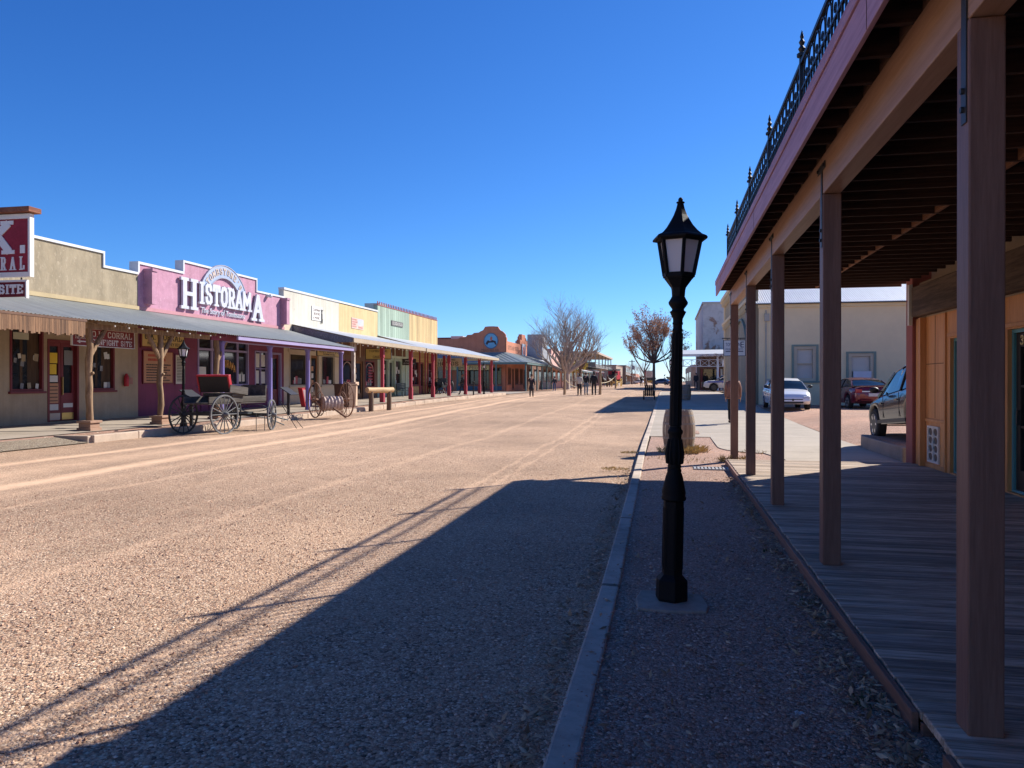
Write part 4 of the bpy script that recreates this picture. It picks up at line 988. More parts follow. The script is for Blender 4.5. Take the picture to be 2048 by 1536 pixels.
for r_ in (2.05, 1.48):
    mb = MB()
    for k in range(16):
        a, b = R(150 - 7.5 * k), R(150 - 7.5 * (k + 1)); mb.bar(FL(32 + r_ * math.cos(a), 4.86 + r_ * math.sin(a), .05), FL(32 + r_ * math.cos(b), 4.86 + r_ * math.sin(b), .05), .1, .035, up=(0, 0, 1))
    mb.build('edge', paint('grey_edge', (.35, .35, .42)), AR)
def _arc(mb):
    s = "TOMBSTONE'S"
    for i, ch in enumerate(s):
        a = R(138 - 96 * i / (len(s) - 1)); c, sn = math.cos(a), math.sin(a); r_ = 1.62
        fn = lambda u, v, d, c=c, sn=sn, r_=r_: FL(32 + (r_ + v) * c + u * sn, 4.86 + (r_ + v) * sn - u * c, d)
        slab_letter(mb, fn, ch, -.11, 0, .22, .3, .082, .02, sw=.055)
letters(AR, paint('cream_letter', (.52, .42, .36)), _arc)
# smaller boards along the row
t = board_sign('hanging_sign', 'yellow board with dark letters hanging between the pink and white shops', FH, 36.9, 39.6, 2.95, 3.4, 0, M_signyel, M_txtk, .04, .02)
letters(t, M_txtk, lambda mb: (slab_text(mb, FH, 'HISTORAMA', 37.1, 3.12, 39.4, 3.34, .042, .008), text(mb, FH, 'SHOWING HOURLY', 37.6, 3.0, 39.1, 3.08, .042)))
t = board_sign('painted_sign', 'white painted board with a small black figure at its edge on the white parapet', FL, 40.95, 42.35, 5.15, 5.95, .01, M_white, None, .03)
letters(t, paint('brown_ink', (.16, .09, .05)), lambda mb: (text(mb, FL, 'Cochise', 41.05, 5.68, 41.95, 5.86, .042), text(mb, FL, 'BOOKS', 41.2, 5.45, 41.98, 5.6, .042), text(mb, FL, '& MUSIC', 41.1, 5.22, 41.95, 5.36, .042)))
letters(t, M_txtk, lambda mb: (FL.box(mb, 42.12, 5.3, .042, 42.28, 5.62, .06), mb.ball(FL(42.2, 5.72, .05), (.03, .09, .09), 8, 6), FL.box(mb, 42.05, 5.79, .042, 42.35, 5.83, .062), FL.box(mb, 42.12, 5.02, .042, 42.18, 5.3, .06), FL.box(mb, 42.24, 5.02, .042, 42.3, 5.3, .06)), 'figure')
t = board_sign('painted_sign', 'faded square sign in washed-out red and blue on the yellow parapet', FL, 46.6, 48.6, 5.05, 5.75, .01, paint('faded_sign', (.62, .44, .36), rough=.8, var=.2, scale=3), None, .02)
letters(t, paint('faded_blue', (.45, .46, .52)), lambda mb: FL.box(mb, 47.6, 5.3, .032, 48.55, 5.7, .034), 'blue_patch'); letters(t, paint('faded_red', (.58, .28, .24)), lambda mb: (lines(mb, FL, 46.65, 47.55, 5.1, 5.7, 4, .032, 9, .7), lines(mb, FL, 47.7, 48.5, 5.08, 5.25, 1, .036, 10, .7)))
t = board_sign('wall_sign', 'narrow dark board with pale lettering on the mint parapet', FL, 53.9, 56.4, 5.75, 6.12, .01, paint('slate_board', (.12, .11, .10)), None, .04)
letters(t, M_paper, lambda mb: slab_text(mb, FL, 'SILVER HILLS', 54.1, 5.83, 56.2, 6.04, .052, .006))
FP = Face('-y', 45.2)
t = board_sign('hanging_sign', 'yellow shop sign with black edge hanging across the porch by the first red post', FP, -18.4, -17.1 + .35, 3.0, 3.62, 0, paint('sign_mustard', (.58, .44, .13)), M_txtk, .05, .03)
letters(t, M_txtk, lambda mb: (text(mb, FP, 'TOMBSTONE', -18.2, 3.42, -17.0, 3.56, .052), text(mb, FP, 'CANDLES', -17.95, 3.06, -17.2, 3.2, .052)))
t = board_sign('hanging_sign', 'small black sign with white lettering hanging by the second red post', Face('-y', 51.6), -18.3, -17.3, 2.75, 3.2, 0, M_txtk, None, .04)
letters(t, M_paper, lambda mb: (text(mb, Face('-y', 51.6), 'WEST', -18.1, 3.0, -17.5, 3.12, .042), text(mb, Face('-y', 51.6), 'OF THE MOON', -18.2, 2.82, -17.4, 2.92, .042)))
t = board_sign('hanging_sign', 'cream sign with dark lettering reading PHOTOS under the last porch', Face('-y', 66.6), -20.9, -18.0, 2.95, 3.7, 0, M_cream, None, .05)
letters(t, M_txtk, lambda mb: slab_text(mb, Face('-y', 66.6), 'PHOTOS', -20.7, 3.02, -18.3, 3.38, .052, .01)); letters(t, M_txtk, lambda mb: text(mb, Face('-y', 66.6), 'OLD TIME', -20.5, 3.45, -18.6, 3.63, .052))
# ================================================================== mission-style corner building
M_adobe = paint('adobe', (.54, .215, .13), rough=.95, var=.18, streak=.15, scale=.8, bmp=.5, bscale=15)
M_adobed = paint('adobe_ink', (.24, .12, .085), rough=.9)
M_greent = paint('green_trim', (.10, .17, .165), rough=.6, var=.15)
M_greenroof = paint('green_grey_tin', (.33, .37, .355), rough=.5, var=.15, metal=.3, bmp=.1)
M_bluepan = paint('blue_panel', (.08, .14, .20), rough=.6)
B5 = thing('mission_shop', (-22, 100, 0), 'reddish adobe corner building with curved mission gable and a round painted medallion', 'building')
FM = Face('-y', 95.0); zb = g(-20, 95)
prof = [(-34, 0), (-34, 7.0), (-26.2, 7.1), (-25.9, 7.35), (-25.2, 7.4), (-25.0, 7.75), (-24.4, 7.8), (-24.1, 8.1), (-23.5, 8.15), (-23.3, 8.35), (-22.95, 8.55), (-22.75, 8.95), (-22.7, 9.15), (-22.2, 9.22), (-21.6, 9.22), (-21.0, 9.15), (-20.95, 8.95), (-20.7, 8.5), (-20.4, 8.3), (-20.15, 7.95), (-20.0, 7.7), (-20.0, 0)]
# concave-safe: build the side wall as columns
mb = MB(); top = prof[1:-1]
for (a, za), (b, zb_) in zip(top, top[1:]):
    if b - a > .01: mb.prism([(a, 4.9), (b, 4.9), (b, 7 + (zb_ - 7) * .72), (a, 7 + (za - 7) * .72)], FM, -.35, 0)
mb.build('gable', M_adobe, B5)
ops = [(-30, -27, 1.2, 3.6), (-26.4, -25.2, 1.2, 3.4), (-24.9, -23.4, 1.2, 3.4), (-23.1, -22.1, .6, 3.3), (-21.8, -20.5, 1.2, 3.4)]
wall_open(MB(), FM, -34, -20.0, -.2, 4.9, ops, .35).build('wall', M_adobe, B5)
for (a, b, c, d) in ops:
    w = window(B5, FM, a + .1, b - .1, c + .1, d - .1, M_adobed, .1, nu=2 if b - a < 2 else 3, nv=1, rec=.2)
    if b - a > 2:
        s_ = MB(); FM.box(s_, a + .1, 2.9, -.15, b - .1, d - .12, -.13); s_.build('shade', paint('shade_cloth', (.38, .36, .32)), w)
mb = MB()
for (a, b) in ((-30, -27), (-26.4, -25.2), (-24.9, -23.4), (-21.8, -20.5)): FM.box(mb, a, .5, .002, b, 1.02, .05)
mb.build('blue_skirt', M_bluepan, B5)
FMS = Face('+x', -20.0)
ops = [(96.2, 98.4, 1.2, 3.4), (99, 100.2, .6, 3.3), (101, 103.4, 1.2, 3.4), (104.5, 106.6, 1.2, 3.4), (107.2, 108.4, .6, 3.3)]
wall_open(MB(), FMS, 95.002, 110, -.2, 6.75, ops, .35).build('wall', M_adobe, B5)
for (a, b, c, d) in ops: window(B5, FMS, a + .1, b - .1, c + .1, d - .1, M_adobed, .1, nu=2, rec=.2)
mb = MB(); FMS.box(mb, 95.002, 6.752, -.35, 96.0, 7.2, 0); FMS.box(mb, 104.2, 6.75, -.4, 109.9, 7.4, .06); FMS.box(mb, 105.6, 7.4, -.4, 108.4, 8.2, .06)
mb.build('gable', M_adobe, B5)
for y in (104.4, 109.5): MB().ball(FMS(y, 7.6, -.15), (.18, .18, .3), 8, 6).build('finial', M_adobe, B5)
mb = MB().box(-34, 95.36, -.2, -20.36, 110, 6.5); mb.build('wall', M_adobe, B5); MB().box(-27.6, 96.5, 6.5, -26.0, 98, 7.5).build('roof_cooler', paint('cooler_grey', (.45, .45, .44)), B5)
# hipped canopy round the corner
def quadsheet(mb, p): 
    mb.add(p + [(q[0], q[1], q[2] - .04) for q in p], [(0, 1, 2, 3), (7, 6, 5, 4), (0, 4, 5, 1), (1, 5, 6, 2), (2, 6, 7, 3), (3, 7, 4, 0)])
mb = MB()
def slats(a0, a1, b0, b1, n):           # pan and batten sheets between two edges
    for i in range(n):
        t0, t1 = i / n, (i + 1) / n
        P = lambda a, b, t: tuple(lerp(a[k], b[k], t) for k in range(3))
        quadsheet(mb, [P(a0, a1, t0), P(a0, a1, t1), P(b0, b1, t1), P(b0, b1, t0)])
        mb.bar(P(a0, a1, t1), P(b0, b1, t1), .05, .06)
slats((-20, 95, 5.3), (-34, 95, 5.3), (-16.6, 91.8, 3.98), (-34, 91.8, 3.98), 26)
slats((-20, 95, 5.3), (-20, 114, 5.25), (-16.6, 91.8, 3.98), (-16.6, 114, 3.96), 34)
mb.build('canopy_roof', M_greenroof, B5)
mb = MB().box(-34, 91.85, 3.70, -16.65, 91.95, 3.95).box(-16.75, 91.95, 3.70, -16.65, 114, 3.94); mb.build('canopy_beam', M_greent, B5)
for (x, y) in ((-16.9, 92.1), (-16.9, 96.2), (-16.9, 100.3), (-16.9, 104.4), (-16.9, 108.6), (-16.9, 113.4), (-20.6, 92.1), (-25.5, 92.1)):
    MB().box(x - .09, y - .09, g(x, y), x + .09, y + .09, 3.72).build('post', M_greent, B5)
t = thing('round_medallion', FM(-21.9, 7.25, 0), 'round blue painted medallion of a horse and rider on the adobe gable', 'sign')
mb = MB()
for (r_, d, nm) in ((1.02, .02, 0), (.9, .05, 1)):
    mm = MB().prism([(-21.9 + r_ * .93 * math.cos(R(15 * k)), 6.75 + r_ * math.sin(R(15 * k))) for k in range(24)], FM, .0, d + .02)
    mm.build('rim' if nm == 0 else 'disc', paint('medal_rim', (.10, .16, .24)) if nm == 0 else paint('medal_blue', (.16, .42, .62), var=.25, scale=2), t)
mm = MB().prism([(-22.6, 6.45), (-22.3, 6.85), (-22.0, 6.7), (-21.7, 6.85), (-21.3, 6.7), (-21.15, 6.3), (-21.35, 6.25), (-21.5, 6.55), (-22.2, 6.5), (-22.4, 6.2)], FM, .071, .08); mm.build('horse_shape', paint('medal_horse', (.05, .04, .05)), t)
mm = MB().prism([(-22.0, 6.8), (-21.75, 6.8), (-21.7, 7.15), (-21.85, 7.35), (-22.0, 7.15)], FM, .071, .083); mm.build('rider_shape', paint('medal_rider', (.55, .16, .10)), t)
t = thing('painted_lettering', FM(-27, 5.7, 0), 'faded brown lettering painted on the shaded side of the adobe building', 'sign')
letters(t, M_adobed, lambda mb: (slab_text(mb, FM, 'MERCANTILE', -28.6, 5.55, -25.6, 6.05, .003, .006), slab_text(mb, FM, 'TRADING CO', -23.2, 5.4, -20.9, 5.72, .003, .006)))
t = thing('painted_lettering', FMS(100, 5.8, 0), 'brown lettering along the sunlit street front of the adobe building', 'sign')
letters(t, M_adobed, lambda mb: slab_text(mb, FMS, 'GIFTS AND CURIOS', 96.4, 5.7, 103.6, 6.25, .003, .006))
t = thing('wall_plaque', FMS(107, 6, 0), 'pale blue and red painted plaque on the stepped adobe pier', 'sign')
mb = MB(); FMS.box(mb, 105.6, 5.2, .062, 108.4, 6.9, .1); mb.build('panel', paint('plaque_blue', (.36, .42, .52), var=.2, scale=2), t); mb = MB(); FMS.box(mb, 106.5, 5.4, .101, 107.5, 6.5, .11); mb.build('red_shape', paint('plaque_red', (.5, .12, .10)), t)
t = board_sign('canopy_sign', 'long tan sign with dark letters under the green canopy facing the crossing', Face('-y', 92.3), -27.5, -21.5, 3.02, 3.58, 0, M_signyel, M_txtk, .05, .03)
letters(t, M_txtk, lambda mb: slab_text(mb, Face('-y', 92.3), 'OLD TIME PHOTOS', -27.2, 3.1, -21.8, 3.48, .052, .008))

# ================================================================== farther buildings of the left row
def block(name, label, x0, x1, y0, y1, h, m, wins=0, porch=None, cap=None, storeys=1):
    t = thing(name, ((x0 + x1) / 2, (y0 + y1) / 2, .7), label, 'building')
    MB().box(x0, y0, 0, x1, y1, h).build('wall', m, t)
    if cap: MB().box(x0 - .1, y0 - .12, h, x1 + .12, y1 + .1, h + .25).build('coping', cap, t)
    f = Face('+x', x1) if x1 < 0 else Face('-x', x0)
    n = wins
    for s in range(storeys):
        for i in range(n):
            a = lerp(y0, y1, (i + .25) / n); b = lerp(y0, y1, (i + .75) / n); z = .9 + 3.6 * s + .7
            w = MB(); f.box(w, a, z, -.02, b, z + 2.0, .05); ww = w.build('window', M_adobed, t); p = MB(); f.box(p, a + .12, z + .12, .0, b - .12, z + 1.88, .058); p.build('pane', M_glass, ww)
    if porch:
        pm, rm, zp = porch; xs = 1 if x1 < 0 else -1; xf_ = x1 if x1 < 0 else x0
        mb = MB(); quadsheet(mb, [(xf_ + xs * .01, y0, zp + .7), (xf_ + xs * .01, y1, zp + .7), (xf_ + xs * 3.5, y1, zp), (xf_ + xs * 3.5, y0, zp)]); mb.build('porch_roof', rm, t)
        for i in range(max(2, int((y1 - y0) / 5)) + 1):
            y = lerp(y0 + .2, y1 - .2, i / max(2, int((y1 - y0) / 5))); MB().box(xf_ + xs * 3.2 - .08, y - .08, .5, xf_ + xs * 3.2 + .08, y + .08, zp - .03).build('post', pm, t)
        MB().box(xf_ + xs * 3.3 - .05, y0, zp - .3, xf_ + xs * 3.3 + .05, y1, zp - .032).build('porch_beam', pm, t)
    return t
block('shed_roofed_shop', 'low shop with a bright white metal roof beyond the adobe building', -30, -20, 110.2, 123.5, 4.8, M_brownw, 3)
mb = MB(); quadsheet(mb, [(-30, 110.2, 7.4), (-30, 123.5, 7.4), (-19.2, 123.5, 4.85), (-19.2, 110.2, 4.85)])
o = mb.build('white_metal_roof', M_cap); 
o.parent = [x for x in bpy.data.objects if x.name == 'shed_roofed_shop'][0]; o.matrix_parent_inverse = Matrix.Translation(-Vector(o.parent.location))
M_greyblk = brick('grey_blocks', (.26, .27, .29), (.22, .23, .26), (.36, .37, .38), .5, .25)
t = block('grey_false_front', 'narrow grey shop whose false front rises in steps like a chimney', -29, -20, 124, 134, 6.4, M_greyblk, 2, (M_adobed, paint('brown_tin', (.28, .22, .18)), 3.6))
MB().box(-24.5, 124.02, 6.4, -19.98, 129, 8.3).box(-22.5, 124.05, 8.3, -19.96, 127.6, 9.3).build('stepped_front', M_greyblk, t)
block('salmon_shop', 'salmon pink shop beyond the bare tree', -29, -20.02, 134.2, 152, 7.4, paint('salmon', (.60, .34, .28), rough=.9), 3, (M_redtr, paint('brown_tin', (.28, .22, .18)), 3.7))
block('red_brick_block', 'dark red brick block rising behind the salmon shop', -46, -30, 128, 160, 9.2, paint('brick_red', (.28, .085, .06), rough=.9), 0)
block('cream_row', 'cream and green shop row behind the bare tree', -29, -20.05, 152.3, 178, 6.4, paint('cream_plaster', (.58, .50, .34)), 4, (M_greent, M_cap, 3.8))
# two-storey saloon with open balcony
t = block('balcony_saloon', 'two-storey brown saloon with an open upper balcony far down the left side', -30, -20.1, 182, 208, 8.2, paint('saloon_brown', (.26, .17, .12)), 4, (M_redtr, M_cap, 4.1), None, 2)
MB().box(-20.1, 181.8, 4.95, -16.5, 236, 5.15).build('balcony_floor', paint('saloon_grey', (.2, .18, .16)), t)
MB().box(-22.5, 181.6, 8.25, -16.3, 236, 8.75).build('balcony_roof', paint('saloon_tan', (.45, .34, .25)), t)
for y in (182, 192, 202, 212, 222, 233): MB().box(-16.8, y - .12, 5.15, -16.56, y + .12, 8.25).build('post', paint('saloon_grey', (.2, .18, .16)), t)
mb = MB(); mb.box(-16.72, 182, 6.1, -16.66, 236, 6.2).box(-16.72, 182, 5.2, -16.66, 236, 5.8).box(-20, 181.9, 5.2, -16.7, 182, 6.2); mb.build('railing', paint('saloon_rail', (.13, .12, .11)), t)
block('tan_corner_store', 'tan flat-roofed store at the far end of the left row', -30, -17, 262, 300, 7.0, paint('store_tan', (.34, .25, .18)), 3, None, M_adobed)
block('dark_upper_store', 'dark two-storey store with an overhanging roof at the far end', -30, -16, 305, 345, 7.8, paint('store_dark', (.19, .14, .11)), 4, (M_adobed, M_cap, 3.6), paint('store_trim', (.30, .24, .2)), 2)
block('orange_house', 'small orange brick house closing the far end of the row', -24, -14, 350, 400, 5.2, paint('orange_brick', (.42, .17, .09)), 2)

# ================================================================== right side beyond the car park
M_creamw = paint('cream_stucco', (.82, .645, .40), rough=.95, var=.10, scale=.35, bmp=.5, bscale=12, wear=(.72, .55, .34), wearamt=-.05)
M_creamv = wood('cream_boards', (.52, .42, .27), (.44, .35, .22), axis='z', planks=.4, paxis='y', gscale=3, pcol=(.25, .2, .13))
M_tealw = paint('dull_teal', (.21, .27, .225), rough=.7)
B6 = thing('cream_hall', (14, 54, 0), 'big cream stucco hall with corrugated metal roof and two teal-framed side windows', 'building')
FC = Face('-y', 44.0); zg = .3
wn = [(6.72, 7.9, 1.65, 3.5), (9.5, 10.8, 1.2, 3.1)]
wall_open(MB(), FC, 4.9, 30, -.2, 5.82, [(a, b, c, d) for a, b, c, d in wn], .3).build('wall', M_creamw, B6)
for i, (a, b, c, d) in enumerate(wn):
    w = window(B6, FC, a + .18, b - .18, c + .14, d - .14, M_cream, .16, plain('blind_pane', (.50, .47, .44), .35), nu=1, nv=2, rec=.18, sill=False, proud=.01)
    tr = MB(); FC.box(tr, a - .1, c - .02, .002, a + .02, d + .1, .05); FC.box(tr, b - .02, c - .02, .002, b + .1, d + .1, .05); FC.box(tr, a + .02, d, .002, b - .02, d + .1, .049); FC.box(tr, a - .18, c - .12, .002, b + .18, c - .02, .09); tr.build('frame', M_tealw, w)
    bl = MB()
    for k in range(13): FC.box(bl, a + .22, lerp((c + d) / 2, d - .18, k / 13) + .01, -.165, b - .22, lerp((c + d) / 2, d - .18, k / 13) + .045, -.145)
    bl.build('blind', paint('blind', (.66, .62, .56), var=.05), w)
sh = MB(); FC.box(sh, 9.75, 1.5, .06, 10.65, 2.15, .08); sh.build('cardboard', paint('pale_card', (.60, .60, .66)), B6)
mb = MB(); vs = []; fs = []; n = 880
for i in range(n + 1):
    x = lerp(4.7, 30, i / n); c = .012 * math.sin(i * math.pi / 2)
    vs += [(x, 43.55, 5.86 + c), (x, 50, 8.1 + c), (x, 50, 8.06 + c), (x, 43.55, 5.82 + c)]
for i in range(n):
    a = i * 4; b = a + 4; fs += [(a, b, b + 1, a + 1), (a + 3, a + 2, b + 2, b + 3), (a, a + 3, b + 3, b)]
mb.add(vs, fs).build('roof', paint('bright_tin', (.56, .57, .58), rough=.4, var=.12, metal=.4, bmp=.05, wear=(.42, .38, .34), wearamt=-.05, stretch=(3, .4, 1)), B6, smooth=True, ang=60)
quadsheet(mb := MB(), [(4.7, 50, 8.1), (30, 50, 8.1), (30, 65.4, 5.9), (4.7, 65.4, 5.9)]); mb.build('roof', paint('bright_tin', (.56, .57, .58)), B6)
mb = MB(); FC.box(mb, 4.86, 5.62, .002, 30, 5.8, .10); mb.build('eave_board', M_creamw, B6, bevel=.01)
MB().box(4.9, 44.3, -.2, 30, 65, 5.6).build('wall', M_creamw, B6)
# street front with tall arched opening
FCS = Face('-x', 4.6)
mb = MB(); FCS.box(mb, 44.0, -.2, 0, 65, 8.0, -.28); mb.build('false_front', M_creamv, B6)
mb = MB(); FCS.box(mb, 43.9, -.2, .002, 44.6, 7.4, .08); FCS.box(mb, 64.4, -.2, .002, 65.1, 8.3, .08); FCS.box(mb, 43.9, 7.95, -.3, 65.1, 8.25, .35); FCS.box(mb, 43.9, 6.1, .001, 65.1, 6.3, .25)
k = 44.4
while k < 65: FCS.box(mb, k, 7.6, .002, k + .18, 7.95, .3); FCS.box(mb, k, 5.75, .002, k + .14, 6.1, .22); k += .8
mb.build('cornice', M_creamw, B6)
mb = MB()
for k in range(16):
    t0, t1 = math.pi * k / 16, math.pi * (k + 1) / 16
    mb.bar(FCS(51 + 4.2 * math.cos(t0), 3.6 + 1.9 * math.sin(t0), .05), FCS(51 + 4.2 * math.cos(t1), 3.6 + 1.9 * math.sin(t1), .05), .12, .18, up=(1, 0, 0))
mb.build('arch_trim', M_tealw, B6)
mb = MB(); FCS.box(mb, 43.95, -.1, .01, 65, .95, .10); mb.build('teal_plinth', M_tealw, B6)
mb = MB(); FC.box(mb, 5.25, 1.0, .002, 5.32, 5.5, .07); FC.box(mb, 5.2, 4.9, .003, 5.45, 5.3, .16); FC.box(mb, 5.3, 1.2, .003, 5.75, 1.75, .2); mb.build('service_box', paint('box_grey', (.44, .40, .33)), B6)
FT = Face('-y', 44.6)
t = board_sign('bracket_sign', 'white hanging board with dark lettering on an iron bracket at the cream hall corner', FT, 3.1, 4.25, 3.05, 3.9, 0, M_white, M_txtk, .03, .03)
letters(t, paint('navy_ink', (.05, .05, .10)), lambda mb: (text(mb, FT, 'TOMBSTON', 3.2, 3.58, 3.98, 3.76, .032), text(mb, FT, 'E', 4.0, 3.5, 4.18, 3.82, .032), text(mb, FT, 'MUSEUM & GIFTS', 3.2, 3.36, 4.15, 3.45, .032), FT.box(mb, 3.2, 3.26, .031, 4.15, 3.31, .034)))
h = MB().box(3.0, 44.58, 3.99, 4.6, 44.63, 4.04).box(3.3, 44.59, 3.93, 3.32, 44.62, 3.99).box(4.0, 44.59, 3.93, 4.02, 44.62, 3.99); h.build('bracket', M_iron, t)

# far corner of the crossing: brick hall with worn whitewash, porch with a lattice frieze
M_peel = brick('peeling_brick', (.36, .19, .125), (.30, .155, .10), (.40, .32, .26), .3, .1, (.60, .56, .53), .47)
B7 = thing('whitewashed_hall', (12, 108, .6), 'tall brick hall with peeling whitewash beyond the crossing', 'building')
MB().box(4.4, 99, 0, 26, 125, 11.3).build('wall', M_peel, B7)
MB().box(4.25, 98.9, 11.3, 26.1, 125.1, 11.55).build('coping', paint('pale_cap', (.5, .47, .43)), B7)
B8 = thing('corner_porch_shop', (4, 88, .6), 'corner shop with pale metal porch roof, white columns and a white cross-braced frieze', 'building')
M_porw = paint('porch_white', (.60, .62, .64), rough=.6)
MB().box(3.6, 89.4, .2, 24, 98.9, 5.1).build('wall', M_brownw, B8)
FD = Face('-y', 89.39)
mb = MB()
for i, (a, b, m_) in enumerate(((4.0, 5.4, 0), (6.4, 7.2, 0), (8.0, 9.2, 0), (10, 11.2, 0))): FD.box(mb, a, 1.0, .002, b, 3.4, .03)
mb.build('pane', M_glass, B8)
mb = MB()
for a in (3.7, 5.6, 6.2, 7.4, 9.4, 9.8): FD.box(mb, a, .6, .002, a + .18, 4.3, .1)
mb.build('pilaster', paint('maroon_strip', (.24, .06, .06)), B8)
mb = MB()
for a in (5.85, 7.7, 11.4): FD.box(mb, a, .6, .003, a + .22, 4.3, .12)
mb.build('pilaster', M_porw, B8)
mb = MB(); quadsheet(mb, [(.6, 85.4, 4.55), (24, 85.4, 4.75), (24, 89.4, 5.35), (.6, 89.4, 5.15)]); mb.build('porch_roof', paint('porch_tin', (.5, .51, .52), rough=.5), B8)
mb = MB().box(.6, 85.35, 4.3, 24, 85.5, 4.53); mb.build('porch_beam', M_porw, B8)
mb = MB(); x = .8
mb.box(.7, 85.5, 3.92, 13, 85.58, 3.99); mb.box(.7, 85.5, 3.20, 13, 85.58, 3.27)
while x < 12.6:
    mb.box(x - .04, 85.49, 3.27, x + .04, 85.59, 3.92); mb.bar((x + .04, 85.53, 3.27), (x + .86, 85.53, 3.92), .05, .04); mb.bar((x + .04, 85.55, 3.92), (x + .86, 85.55, 3.27), .05, .04); x += .9
mb.build('frieze', M_porw, B8)
for x in (.8, 5.32, 9.8, 14): MB().box(x - .11, 85.43, .5, x + .11, 85.65, 4.29).build('post', M_porw, B8)
MB().box(3.55, 89.2, 3.0, 9, 89.36, 3.7).build('wall_board', paint('dark_sign', (.18, .10, .07)), B8)
FX2 = Face('-y', 85.3)
t = board_sign('porch_sign', 'white board with black figures hanging under the far corner porch', FX2, 5.75, 7.6, 3.2, 3.9, 0, M_white, None, .05)
letters(t, M_txtk, lambda mb: (FX2.box(mb, 6.6, 3.55, .052, 7.3, 3.75, .06), FX2.box(mb, 6.7, 3.35, .052, 7.2, 3.5, .06), mb.bar(FX2(5.9, 3.35, .055), FX2(6.3, 3.75, .055), .08, .01)))
MB_ = thing('bare_shrub', (5.6, 84.5, 4.0), 'tangled leafless vine hanging on the far corner porch', 'plant')
mb = MB(); r_ = random.Random(5)
for k in range(46):
    x = r_.uniform(3.6, 6.9); z = 4.5 - abs(r_.gauss(0, .2)); p = Vector((x, 85.2 + r_.uniform(-.2, .1), z)); pts = [p]
    for j in range(4): p = p + Vector((r_.uniform(-.35, .25), r_.uniform(-.1, .1), r_.uniform(-.28, .12))); pts.append(p)
    mb.tube(pts, [.022, .018, .014, .01, .007], 4)
mb.build('stems', wood('vine_wood', (.34, .24, .17), (.24, .16, .11), axis='z'), MB_)
block('low_brick_row', 'low tan row far down the right side behind the trees', 4.5, 16, 150, 200, 4.8, paint('store_tan', (.34, .25, .18)), 3)

# ================================================================== trees
def branch(mb, p, d, L_, r0, depth, r_, twist=.5, up=.12, spread=.55, minr=.0065, leafpts=None, nseg=4):
    pts = [p]; q = p.copy(); dd = d.copy(); rads = [r0]
    for k in range(nseg):
        dd = (dd + Vector((r_.uniform(-1, 1), r_.uniform(-1, 1), r_.uniform(-.6, .9))) * .13 + Vector((0, 0, up * .5))).normalized()
        q = q + dd * (L_ / nseg); pts.append(q.copy()); rads.append(max(minr, r0 * (1 - .42 * (k + 1) / nseg)))
    mb.tube(pts, rads, 8 if r0 > .1 else (5 if r0 > .035 else 3), cap=False)
    if depth == 0:
        if leafpts is not None: leafpts.extend(pts[1:])
        return
    nb = 3 if depth > 1 else 5
    for k in range(nb + (1 if r_.random() > .5 else 0)):
        i = r_.randint(2, nseg) if k else nseg
        a = r_.uniform(0, 2 * math.pi); side = Vector((math.cos(a), math.sin(a), r_.uniform(-.1, .7)))
        nd = (dd + side * spread * r_.uniform(.5, 1.25)).normalized()
        branch(mb, pts[i], nd, L_ * r_.uniform(.62, .85), max(minr, rads[i] * r_.uniform(.55, .75)), depth - 1, r_, twist, up, spread, minr, leafpts, nseg)
def tree(name, label, x, y, H, r0, trunk_h, limbs, depth, seed, bark, lean=(0, 0), spread=.55, up=.12, leaves=None, group=None, L0=None):
    zb = g(x, y) - .05; t = thing(name, (x, y, zb), label, 'tree', group); r_ = random.Random(seed)
    tb = MB(); p0 = Vector((x, y, zb)); p1 = p0 + Vector((lean[0], lean[1], trunk_h))
    tb.tube([p0, lerp_v(p0, p1, .12), lerp_v(p0, p1, .5), p1], [r0 * 1.35, r0 * 1.05, r0 * .95, r0 * .8], 12); tb.build('trunk', bark, t, smooth=True)
    cb = MB(); lp = [] if leaves else None
    for (az, el, f) in limbs:
        d = Vector((math.cos(az) * math.cos(el), math.sin(az) * math.cos(el), math.sin(el)))
        branch(cb, p1 - Vector((0, 0, .25)), d, (L0 or H * .24) * f, r0 * .62, depth, r_, up=up, spread=spread, leafpts=lp)
    cr = cb.build('crown', bark, t, smooth=True)
    if leaves:
        lm, n, s = leaves; lb = MB()
        for k in range(n):
            c = Vector(r_.choice(lp)) + Vector((r_.gauss(0, .13), r_.gauss(0, .13), r_.gauss(0, .13)))
            u = Vector((r_.uniform(-1, 1), r_.uniform(-1, 1), r_.uniform(-1, 1))).normalized(); w = u.orthogonal().normalized()
            a = s * r_.uniform(.6, 1.3); lb.add([c - u * a, c + w * a * .5 + u * .1 * a, c + u * a, c - w * a * .5], [(0, 1, 2, 3)])
        lb.build('leaves', lm, t, keep=True)
    return t
def lerp_v(a, b, t): return a + (b - a) * t
M_bark = wood('grey_bark', (.50, .42, .36), (.36, .295, .25), axis='z', rough=.95, gscale=4, bmp=.8)
M_bark2 = wood('brown_bark', (.21, .15, .12), (.13, .09, .075), axis='z', rough=.95, gscale=4, bmp=.8)
limbs = [(R(100), R(80), 1.2), (R(200), R(58), 1.05), (R(-20), R(60), 1.05), (R(160), R(45), 1.1), (R(10), R(42), 1.0), (R(-90), R(60), .95), (R(60), R(66), 1.05), (R(180), R(74), 1.15), (R(0), R(76), 1.15), (R(185), R(30), .95), (R(-5), R(28), .95), (R(-120), R(35), .9)]
tree('bare_tree', 'large leafless grey tree with a wide crown at the left roadside', -14.2, 110, 13, .48, 2.6, limbs, 4, 11, M_bark, spread=.85, up=.05, L0=3.25)
